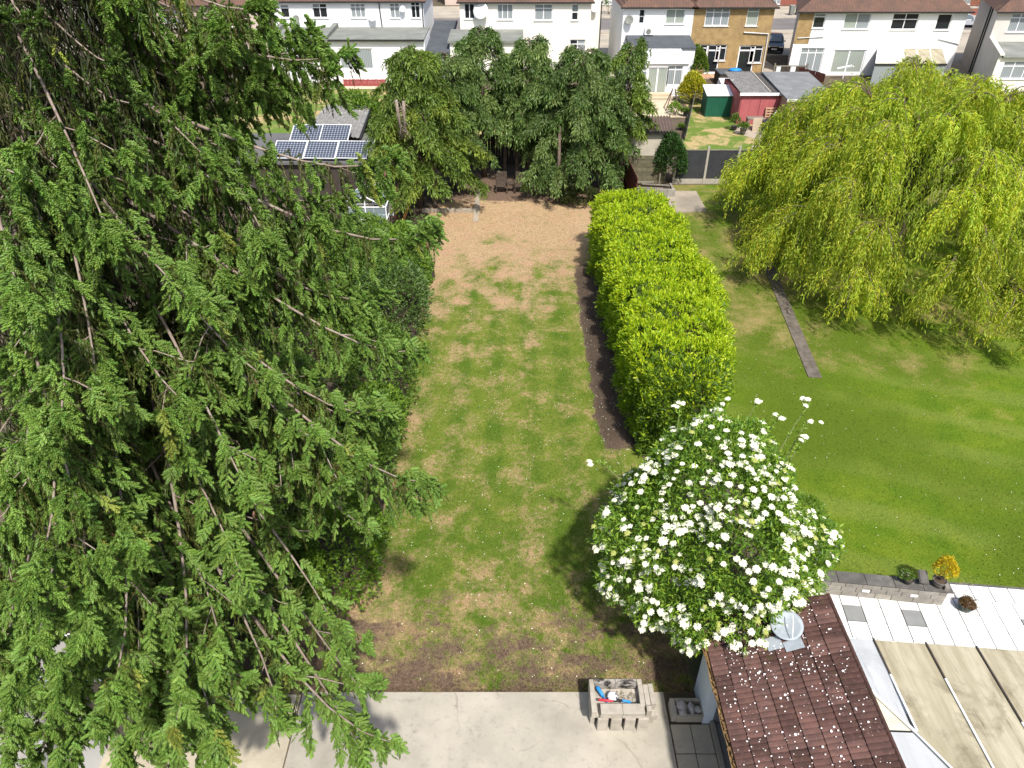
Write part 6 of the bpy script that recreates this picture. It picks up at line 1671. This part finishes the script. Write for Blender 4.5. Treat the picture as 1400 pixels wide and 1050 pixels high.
# second white pair
h2 = tag(empty("semi_detached_house", (0, 0, 0)), "off white house with a very large satellite dish, behind the conifers", "house")
wins = [H(634.4, 4.6, 649.2, 26, Y1), H(679.8, 5.6, 701.2, 27, Y1), H(731, 5.6, 755, 28, Y1), H(782, 5.6, 790.3, 28, Y1), H(779, 54, 799.6, 74, Y1), H(724, 54, 744, 74, Y1)]
x0_ = fa(628, 2, Y1)[0]; x1_, ze_ = fa(809, 2, Y1)
house_block(h2, x0_, x1_, Y1, 8.5, ze_, M_cream, holes=wins, eave=.25)
window(h2, wins[0], Y1, 2, None, [M_glass]); window(h2, wins[1], Y1, 3); window(h2, wins[2], Y1, 2, .74); window(h2, wins[3], Y1, 1, .5, [M_glass, M_curtain]); window(h2, wins[4], Y1, 2, .68, [M_glass, M_curtain]); window(h2, wins[5], Y1, 2, .68, [M_glass])
b = MB(); b.box(x1_+.02, x1_+1.15, Y1+2.2, Y1+8, 0, ze_-.15); b.build("side_wing", M_cream, h2)
pipe(h2, [(x1_+1.12, Y1+2.1, ze_-.2), (x1_+1.12, Y1+2.1, 0)])
e2 = Y1-4.0; a, c = fa(612, 55, e2)[0], fa(716, 55, e2)[0]; ez = fa(650, 55, e2)[1]; et = fa(650, 40, Y1)[1]
b = MB(); b.hexa([(a, e2-.2, ez-.2), (c, e2-.2, ez-.2), (c, Y1-.003, et-.2), (a, Y1-.003, et-.2)], [(a, e2-.2, ez), (c, e2-.2, ez), (c, Y1-.003, et), (a, Y1-.003, et)]); b.build("extension_roof", M_felt, h2)
b = MB(); b.box(a+.15, c-.1, e2, Y1-.01, 0, ez-.22); b.build("extension_wall", M_cream, h2)
dish("satellite_dish", fa(658, 14, Y1)[0], Y1, fa(658, 15, Y1)[1], .66, "very large white satellite dish between two upper windows")
dish("satellite_dish", fa(669, 34, Y1)[0], Y1, fa(669, 35, Y1)[1], .28, "small satellite dish low on the off white wall")
dish("satellite_dish", x1_+.5, Y1+2.15, fa(816, 12, Y1+2)[1], .3, "satellite dish on the off white house's set back side")
# white half and brown half of the middle pair
Y3 = 67.0
h3 = tag(empty("semi_detached_house", (0, 0, 0)), "white house with lean-to, conservatory and air conditioner, joined to the brown one", "house")
x0_, ze_ = fa(853, 9, Y3); x1_ = fa(950, 9, Y3)[0]
wins = [H(874.5, 12.5, 880.5, 32.5, Y3), H(911.5, 12.5, 935, 33, Y3)]
house_block(h3, x0_, x1_-.004, Y3, 8.5, ze_, M_white, holes=wins, eave=.28, hip=True)
window(h3, wins[0], Y3, 1, .5, [M_glass], False); window(h3, wins[1], Y3, 2, None, [M_blind])
lz, lt_ = fa(900, 65, 64)[1], fa(900, 48, Y3)[1]; a, c = x0_+.35, x1_-.1
b = MB(); b.hexa([(a, 64, lz-.15), (c, 64, lz-.15), (c, Y3-.003, lt_-.15), (a, Y3-.003, lt_-.15)], [(a, 64, lz), (c, 64, lz), (c, Y3-.003, lt_), (a, Y3-.003, lt_)]); b.build("lean_to_roof", M_feltdark, h3)
b = MB(); b.box(a+.05, c-.05, 64.1, Y3-.01, 0, lz-.16); b.build("lean_to_wall", M_white, h3)
cy0 = 59.8; cz0, cz1 = 2.45, lz-.12; a, c = fa(866, 86, cy0)[0], fa(942, 86, cy0)[0]
for k in range(5):
    xa2, xb2 = a+(c-a)*k/5+.02, a+(c-a)*(k+1)/5-.02
    b = MB(); b.hexa([(xa2, cy0-.15, cz0), (xb2, cy0-.15, cz0), (xb2+.1, 63.99, cz1), (xa2+.1, 63.99, cz1)], [(xa2, cy0-.15, cz0+.03), (xb2, cy0-.15, cz0+.03), (xb2+.1, 63.99, cz1+.03), (xa2+.1, 63.99, cz1+.03)]); b.build("conservatory_roof_panel", M_pvc, h3)
for k in range(6):
    xk = a+(c-a)*k/5; b = MB(); b.bar((xk, cy0-.16, cz0+.03), (xk+.1, 63.98, cz1+.03), .05, .05); b.build("conservatory_bar", M_pvc, h3)
ch = [H(886, 92, 910, 131, cy0), H(914, 88, 931, 117, cy0), H(868, 92, 883, 117, cy0)]
ch = [(q[0], q[1], max(.12, q[2]), min(2.28, q[3])) for q in ch]
wall_with_holes(a, c, 0, cz0-.02, cy0, ch, M_pvc, h3, .1, "conservatory_wall")
for q in (c-.02, a): b = MB(); b.box(q, q+.02, cy0+.002, 64, 0, cz0-.03); b.build("conservatory_wall", M_pvc, h3)
window(h3, ch[0], cy0, 2, None, [M_blind], False, True); window(h3, ch[1], cy0, 2, .78, [M_curtain], False); window(h3, ch[2], cy0, 2, .78, [M_curtain], False)
for k in range(2):
    b = MB(); b.box(a+1.0+.1*k, a+3.2-.1*k, cy0-1.1+.4*k, cy0-.01, .30*0+.16*k, .16+.16*k-.004); b.build("step", M_tanpave, h3)
dish("satellite_dish", fa(860, 26, Y3)[0], Y3, fa(860, 27, Y3)[1], .36, "grey satellite dish near the white house's outer corner", M_felt)
ac = tag(empty("air_conditioner", (fa(886.5, 47, Y3)[0], Y3-.003, fa(886.5, 48, Y3)[1])), "white air conditioner unit hung above the dark lean-to roof", "air conditioner")
b = MB(); b.box(-.38, .38, -.32, 0, .05, .60); b.build("casing", M_pvc, ac, bevel=.02)
b = MB(); b.lathe([(.001, 0), (.21, 0), (.21, .02), (.17, .025), (.001, .012)], 16); b.build("fan_grille", M_felt, ac, (-.06, -.322, .33), (R(90), 0, 0))
b = MB(); b.box(-.3, -.25, -.3, 0, 0, .05); b.box(.25, .3, -.3, 0, 0, .05); b.build("bracket", M_black, ac)
pave = tag(empty("tan_patio", (10.8, 56.3, 0)), kind='structure')
for i in range(7):
    for j in range(8):
        b = MB() if (i, j) == (0, 0) else None
        if b: b.cbox((0, 0, 0), (.59, .59, .04)); tan_me = b.mesh("slab", M_tanpave)
        link("slab", tan_me, pave, (-1.8+.6*i, -2.3+.6*j, .02+rng.uniform(0, .003)))
sw = tag(empty("drying_frame", (11.95, 55.7, .04)), "folding brown metal drying frame standing on the tan patio", "frame")
M_brown_m = plain("brown_metal", (.16, .11, .09), (.12, .085, .07), 3, .6)
for s in (-1, 1):
    b = MB(); b.bar((s*.5, -.45, 0), (s*.08, 0, 1.5), .05); b.build("leg", M_brown_m, sw); b = MB(); b.bar((s*.5, .45, 0), (s*.08, 0, 1.5), .05); b.build("leg", M_brown_m, sw)
for k in range(5):
    z_ = .25+.22*k; w_ = .48-.25*z_; b = MB(); b.bar((-w_, -.4+.26*z_, z_), (w_, -.4+.26*z_, z_), .02); b.build("rung", M_brown_m, sw)
h4 = tag(empty("semi_detached_house", (0, 0, 0)), "brown pebbledashed house with white doors and windows", "house")
x0_ = fa(950, 9, Y3)[0]; x1_ = 22.0
wins = [H(966, 11, 995.5, 35.5, Y3), H(1023, 11, 1035, 35.5, Y3), H(957.5, 61, 967, 83, Y3), H(967, 61, 980, 103, Y3), H(980, 61, 991, 83, Y3), H(1011.5, 62, 1027, 103, Y3), H(1027, 62, 1040, 86, Y3)]
wins = [(q[0], q[1], max(.12, q[2]), q[3]) for q in wins]
house_block(h4, x0_, x1_, Y3, 8.5, ze_, M_pebble, holes=wins, eave=.28)
window(h4, wins[0], Y3, 3, .76); window(h4, wins[1], Y3, 1, .8, [M_blind, M_curtain]); window(h4, wins[2], Y3, 1, .78, [M_glass]); window(h4, wins[3], Y3, 1, .80, [M_glass], False, True); window(h4, wins[4], Y3, 1, .78, [M_glass]); window(h4, wins[5], Y3, 1, .82, [M_glass], False, True); window(h4, wins[6], Y3, 1, .78, [M_glass])
pipe(h4, [(x1_-2.3, Y3-.08, fa(1015, 44, Y3)[1]), (x1_-.2, Y3-.08, fa(1050, 46, Y3)[1]), (x1_-.1, Y3-.08, 0)], .05, M_metalw)
b = MB(); b.box(x0_+1.2, x1_-.6, Y3-1.3, Y3-.01, 0, .10); b.build("back_step", M_brick, h4)
aw = tag(empty("hot_tub", (18.3, 64.2, 0)), "dark covered tub with a blue bag on top by the brown house", "tub")
b = MB(); b.box(-1.05, 1.05, -.9, .9, 0, .85); b.build("cabinet", M_wood_dark, aw, bevel=.05)
b = MB(); b.box(-1.1, 1.1, -.95, .95, .852, .98); b.build("cover", M_feltdark, aw, bevel=.04)
b = MB(); b.lathe([(.25, 0), (.42, .08), (.38, .2), (.15, .27), (.001, .28)], 12, sx=1.3); tag(b.build("blue_bag", M_blue, None, (18.6, 63.9, .985), smooth=True), "bright blue bag lying on the dark covered tub", "bag")
b = MB(); b.hexa([(16.6, 60.4, .0), (18.2, 60.4, 0), (18.2, 61.6, 0), (16.6, 61.6, 0)], [(16.7, 60.5, .8), (18.1, 60.5, .8), (18.1, 61.5, 1.0), (16.7, 61.5, 1.0)]); tag(b.build("covered_table", M_metalw, None), "garden table under a pale cover behind the green shed", "table")
gt = tag(empty("wooden_gate", (22.9, 63.0, 0)), "brown and black timber gate blocking the drive between two houses", "gate")
for k in range(6): b = MB(); b.cbox((0, 0, 0), (.36, .04, 1.5)); b.build("board", M_wood_dark if k % 3 else M_metalw, gt, (-1.0+.4*k, 0, .8))
for zz in (.4, 1.58): b = MB(); b.box(-1.3, 1.3, .025, .08, zz-.05, zz+.05); b.build("rail", M_wood_old, gt)
for x in (-1.35, 1.35): b = MB(); b.cbox((x, 0, .9), (.1, .1, 1.8)); b.build("post", M_wood_old, gt)
board_fence("board_fence", (23.6, 63.0), (24.9, 60.6), 1.5, M_wood_red, "dark red sloping fence in front of the white house", .16)
# white house on the right with splayed flank
h5 = tag(empty("semi_detached_house", (0, 0, 0)), "bright white house with glazed lean-to behind the willow", "house")
x0_, ze_ = fa(1094, 15, Y3); x1_ = fa(1325, 16, Y3)[0]
wins = [H(1114.6, 18, 1126, 38.6, Y3), H(1157, 18, 1186.6, 40, Y3), H(1222.6, 18, 1252, 40.6, Y3), H(1284, 19, 1297, 41, Y3), H(1096, 65.6, 1120, 100, Y3), H(1141, 68, 1176, 103, Y3)]
wins = [(q[0], q[1], max(.12, q[2]), q[3]) for q in wins]
house_block(h5, x0_, x1_, Y3, 8.5, ze_, M_white, shear=.33, holes=wins, eave=.32, flank=M_beige)
window(h5, wins[0], Y3, 1, .75, [M_glass, M_curtain]); window(h5, wins[1], Y3, 2, None, [M_blind, M_curtain]); window(h5, wins[2], Y3, 2, .62, [M_glass]); window(h5, wins[3], Y3, 1, None, [M_glass]); window(h5, wins[4], Y3, 3, .8, [M_curtain], False); window(h5, wins[5], Y3, 2, None, [M_blind], False, True)
b = MB(); b.box(x0_+.01, wins[0][0]-.02, Y3-.012, Y3-.001, fa(1100, 60, Y3)[1], ze_-.13); b.build("brown_render_strip", M_pebble, h5)
for p0, p1 in (((1090, 52), (1126, 50)), ((1283, 53), (1311, 60))):
    a_, c_ = fa(*p0, Y3), fa(*p1, Y3); pipe(h5, [(a_[0], Y3-.06, a_[1]), (c_[0], Y3-.06, c_[1])], .035, M_metalw)
ly = 63.6; lz0, lz1 = fa(1240, 87, ly)[1], fa(1240, 67, Y3)[1]; a, c = fa(1197, 87, ly)[0], fa(1294, 87, ly)[0]; a2, c2 = fa(1200, 67, Y3)[0], fa(1288, 67, Y3)[0]
for k in range(5):
    u0, u1 = k/5+.006, (k+1)/5-.006
    P0 = [(a+(c-a)*u0, ly, lz0), (a+(c-a)*u1, ly, lz0), (a2+(c2-a2)*u1, Y3-.003, lz1), (a2+(c2-a2)*u0, Y3-.003, lz1)]
    b = MB(); b.hexa(P0, [(q[0], q[1], q[2]+.03) for q in P0]); b.build("lean_to_panel", [M_sheetc, M_sheetc, M_sheet, M_sheet, M_sheet][k], h5)
for k in range(6):
    u0 = k/5; b = MB(); b.bar((a+(c-a)*u0, ly-.02, lz0+.03), (a2+(c2-a2)*u0, Y3-.01, lz1+.03), .06, .05); b.build("lean_to_bar", M_pvc, h5)
b = MB(); b.box(a, c, ly, ly+.05, 0, lz0-.12); b.build("lean_to_wall", M_curtain, h5)
b = MB(); b.box(a-.05, c+.05, ly-.06, ly-.002, lz0-.14, lz0+.0); b.build("gutter", M_black, h5)
ch_ = tag(empty("garden_parasol", (*gr(1152, 108), 0)), "white folded parasol frame by the sliding door", "parasol")
b = MB(); b.bar((0, 0, 0), (0, 0, 1.0), .05); b.build("pole", M_pvc, ch_); b = MB(); b.bar((-.7, 0, .85), (.6, .2, 1.05), .10); b.build("canopy", M_pvc, ch_); b = MB(); b.bar((-.1, .4, .8), (.5, -.4, 1.1), .10); b.build("canopy", M_pvc, ch_)
# beige house at the right edge
Y6 = 64.0
h6 = tag(empty("detached_house", (0, 0, 0)), "beige house with a grey roofed extension at the picture's right edge", "house")
x0_, ze_ = fa(1366, 15, Y6); x1_ = x0_+12
wins = [H(1385, 18, 1415, 44, Y6)]
house_block(h6, x0_, x1_, Y6, 9.0, ze_, M_beige, shear=.39, holes=wins, eave=.30, ridge=3.2)
window(h6, wins[0], Y6, 3, .75)
e6 = 60.3; ax = fa(1364, 82, e6)[0]; ez6 = fa(1385, 77, e6)[1]; et6 = fa(1385, 57, Y6)[1]
wh = [H(1374, 84, 1412, 108, e6)]
wall_with_holes(ax, ax+9, 0, ez6-.1, e6, wh, M_cream, h6, name="extension_wall"); window(h6, wh[0], e6, 3, .72)
b = MB(); b.hexa([(ax, e6, 0), (ax+.25, e6+.01, 0), (ax+.25+1.0, Y6-.01, 0), (ax+1.0, Y6-.01, 0)], [(ax, e6, ez6+.1), (ax+.25, e6+.01, ez6+.1), (ax+1.25, Y6-.01, et6+.3), (ax+1.0, Y6-.01, et6+.3)]); b.build("extension_wall", M_beige, h6)
b = MB(); b.hexa([(ax+.26, e6-.2, ez6-.1), (ax+9, e6-.2, ez6-.1), (ax+9, Y6-.003, et6-.1), (ax+1.26, Y6-.003, et6-.1)], [(ax+.26, e6-.2, ez6), (ax+9, e6-.2, ez6), (ax+9, Y6-.003, et6), (ax+1.26, Y6-.003, et6)]); b.build("extension_roof", M_felt, h6)
b = MB(); b.hexa([(ax-.08, e6-.22, ez6+.1), (ax+.28, e6-.22, ez6+.1), (ax+1.28, Y6-.01, et6+.3), (ax+.95, Y6-.01, et6+.3)], [(ax-.08, e6-.22, ez6+.2), (ax+.28, e6-.22, ez6+.2), (ax+1.28, Y6-.01, et6+.4), (ax+.95, Y6-.01, et6+.4)]); b.build("coping", M_cream, h6)
for q in (2.3, 3.2):
    pipe(h6, [(x0_+.39*q-.06, Y6+q, ze_-.1), (x0_+.39*q-.06, Y6+q, .2)], .055)
b = MB(); b.hexa([(x0_+.39*3.9-.03, Y6+3.9, 3.4), (x0_+.39*4.4-.03, Y6+4.4, 3.4), (x0_+.39*4.4+.1, Y6+4.4, 3.4), (x0_+.39*3.9+.1, Y6+3.9, 3.4)], [(x0_+.39*3.9-.03, Y6+3.9, 4.7), (x0_+.39*4.4-.03, Y6+4.4, 4.7), (x0_+.39*4.4+.1, Y6+4.4, 4.7), (x0_+.39*3.9+.1, Y6+3.9, 4.7)]); b.build("flank_window", M_metalw, h6)
# pinkish house hidden behind the spruce
h0 = tag(empty("semi_detached_house", (0, 0, 0)), "pinkish rendered house mostly hidden by the spruce top", "house")
M_pinkr = plain("pinkish_render", (.56, .45, .38), (.48, .385, .33), .6, .85, .1, 25)
xr = fa(368, 5, 69)[0]-.5
wins = [(xr-4.2, xr-2.6, 3.7, 4.9), (xr-8.5, xr-6.9, 3.7, 4.9)]
house_block(h0, xr-13, xr, 68.0, 8.5, 5.4, M_pinkr, holes=wins, eave=.25)
for w in wins: window(h0, w, 68.0, 2, .74)
pipe(h0, [(xr-.2, 67.9, 5.3), (xr-.2, 67.9, 0)])
b = MB(); b.box(xr-3.0, xr+.6, 62.5, 65.5, 0, 2.3); b.box(xr-3.1, xr+.7, 62.4, 65.6, 2.302, 2.42); tag(b.build("outhouse", M_feltpale), "small pale flat roofed outhouse beside the white terrace", "outhouse")

# ------------------------------------------------------------------ street: cars and houses across the road
def car(name, x, y, rz, paint, lab):
    root = tag(empty(name, (x, y, 0), rz), lab, "car")
    L, Wd = 4.3, 1.78
    prof = [(-2.15, .32), (-2.15, .62), (-2.02, .80), (-1.05, .93), (-.35, 1.36), (.25, 1.46), (1.15, 1.43), (1.95, 1.0), (2.12, .92), (2.15, .55), (2.1, .32)]   # -y is the bonnet end
    vs, fs = [], []
    secs = ((-1, .90), (-.93, 1.0), (.93, 1.0), (1, .90))
    for s, k in secs:
        for (py_, pz_) in prof:
            tum = 1 - max(0, pz_-.93)*.32
            vs.append((s*Wd/2*tum, py_*(1 if abs(s) < 1 else .985), pz_ if abs(s) < 1 else .32+(pz_-.32)*.97))
    n_ = len(prof)
    for i in range(3):
        for k in range(n_-1): fs.append((i*n_+k, i*n_+k+1, (i+1)*n_+k+1, (i+1)*n_+k))
        fs.append((i*n_+n_-1, i*n_, (i+1)*n_, (i+1)*n_+n_-1))
    fs += [tuple(range(n_-1, -1, -1)), tuple(range(3*n_, 4*n_))]
    b = MB(); b.add(vs, fs); bo = b.build("body", paint, root, smooth=False, bevel=.04)
    def glass(pts, nm): 
        q = MB(); v0 = [Vector(p_) for p_ in pts]; nn = (v0[1]-v0[0]).cross(v0[2]-v0[0]).normalized()*.012
        q.hexa([v+nn for v in v0], [v-nn for v in v0]); q.build(nm, M_glass_car, root)
    glass([(-.68, -1.0, .985), (.68, -1.0, .985), (.60, -.40, 1.36), (-.60, -.40, 1.36)], "windscreen")
    glass([(.62, 1.22, 1.41), (-.62, 1.22, 1.41), (-.68, 1.88, 1.06), (.68, 1.88, 1.06)], "rear_window")
    for s in (-1, 1):
        glass([(s*.885, -.85, .98), (s*.885, 1.6, .99), (s*.79, 1.1, 1.36), (s*.79, -.25, 1.36)], "side_window")
        for yy in (-1.32, 1.32):
            w = MB(); w.lathe([(.32, -.10), (.32, .10)], 18); wo = w.build("wheel", M_black, root, (s*.80, yy, .32), (0, R(90), 0))
            w = MB(); w.lathe([(.20, -.005), (.18, .02), (.001, .015)], 12); w.build("rim", M_metalw, wo, (0, 0, s*.10), (0, 0 if s > 0 else R(180), 0))
        w = MB(); w.cbox((0, 0, 0), (.36, .05, .13)); w.build("headlight", M_metalw, root, (s*.62, -2.15, .70), (R(-12), 0, s*.25))
        w = MB(); w.cbox((0, 0, 0), (.10, .18, .12)); w.build("mirror", paint, root, (s*.98, -.65, 1.0))
    w = MB(); w.cbox((0, 0, 0), (.52, .02, .115)); w.build("number_plate", M_pvc, root, (0, -2.168, .48))
    w = MB(); w.cbox((0, 0, 0), (.9, .03, .12)); w.build("grille", M_black, root, (0, -2.155, .64))
    return root
M_glass_car = NT("car_glass").done((.10, .125, .135), .08, .6)
M_carblack = plain("black_car_paint", (.012, .013, .016), (.010, .011, .013), 1, .18, 0, 1, .6)
M_carwhite = plain("white_car_paint", (.68, .68, .70), (.66, .66, .68), 1, .25, 0, 1, .6)
M_carsilver = plain("silver_car_paint", (.40, .42, .45), (.38, .40, .43), 1, .25, 0, 1, .6)
car("parked_car", 26.1, 78.0, R(-14), M_carblack, "black hatchback parked in the drive between brown and white houses")
car("parked_car", 52.0, 91.5, R(82), M_carsilver, "silver car parked on the street beyond the white house")
car("parked_car", 57.5, 91.3, R(84), M_carwhite, "white car parked on the street in front of the silver one")
M_redbrick = plain("red_brick_front", (.30, .105, .075), (.24, .085, .06), 2, .9, .2, 20)
for k, (x, lab) in enumerate(((-38, "house across the street far behind the spruce"), (-20, "house across the street behind the white terrace"), (-2, "house across the street behind the off white house"), (16, "house across the street glimpsed beside the middle pair"), (34.5, "brick house across the street seen past the brown house"), (60, "red brick house across the street seen past the white house"), (79, "house across the street at the far right"))):
    root = tag(empty("street_house", (0, 0, 0)), lab, "house", "houses across the street")
    ws = [(x-5, x-2.6, .9, 2.2), (x+2.6, x+5, .9, 2.2), (x-5, x-2.6, 3.4, 4.6), (x+2.6, x+5, 3.4, 4.6), (x-1.5, x-.5, .1, 2.1), (x+.5, x+1.5, .1, 2.1)]
    house_block(root, x-7, x+7, 108.0, 8, 5.2, [M_cream, M_white, M_pinkr, M_white, M_redbrick, M_redbrick, M_white][k], holes=ws, eave=.3)
    for q in ws: window(root, q, 108.0, 2, .74)
def bin_(x, y, lab):
    root = tag(empty("wheelie_bin", (x, y, .02)), lab, "bin", "bins across the street"); m_ = M_felt
    b = MB(); b.hexa([(-.24, -.3, .08), (.24, -.3, .08), (.24, .25, .08), (-.24, .25, .08)], [(-.29, -.36, 1.0), (.29, -.36, 1.0), (.29, .34, 1.0), (-.29, .34, 1.0)]); b.build("body", m_, root)
    b = MB(); b.hexa([(-.31, -.39, 1.003), (.31, -.39, 1.003), (.31, .38, 1.003), (-.31, .38, 1.003)], [(-.28, -.34, 1.06), (.28, -.34, 1.06), (.28, .38, 1.1), (-.28, .38, 1.1)]); b.build("lid", m_, root)
    for s in (-.22, .22): b = MB(); b.lathe([(.10, -.03), (.10, .03)], 10); b.build("wheel", M_black, root, (s, .27, .10), (0, R(90), 0))
bin_(34.9, 99.8, "grey wheelie bin seen past the brown house, nearer the roof edge"); bin_(35.8, 100.0, "grey wheelie bin seen past the brown house, next to the first")
fw = tag(empty("front_wall", (58, 99.4, 0)), "low red brick front garden wall across the street", "wall")
b = MB(); b.box(-6, 6, 0, .25, 0, .8); b.build("brickwork", M_redbrick, fw); b = MB(); b.box(-6.05, 6.05, -.03, .28, .802, .88); b.build("coping", M_post, fw)
print("TRIS", "spruce", N_SPRUCE, "willow", N_WILLOW, "conifers", N_CON, "hedge", N_HEDGE)
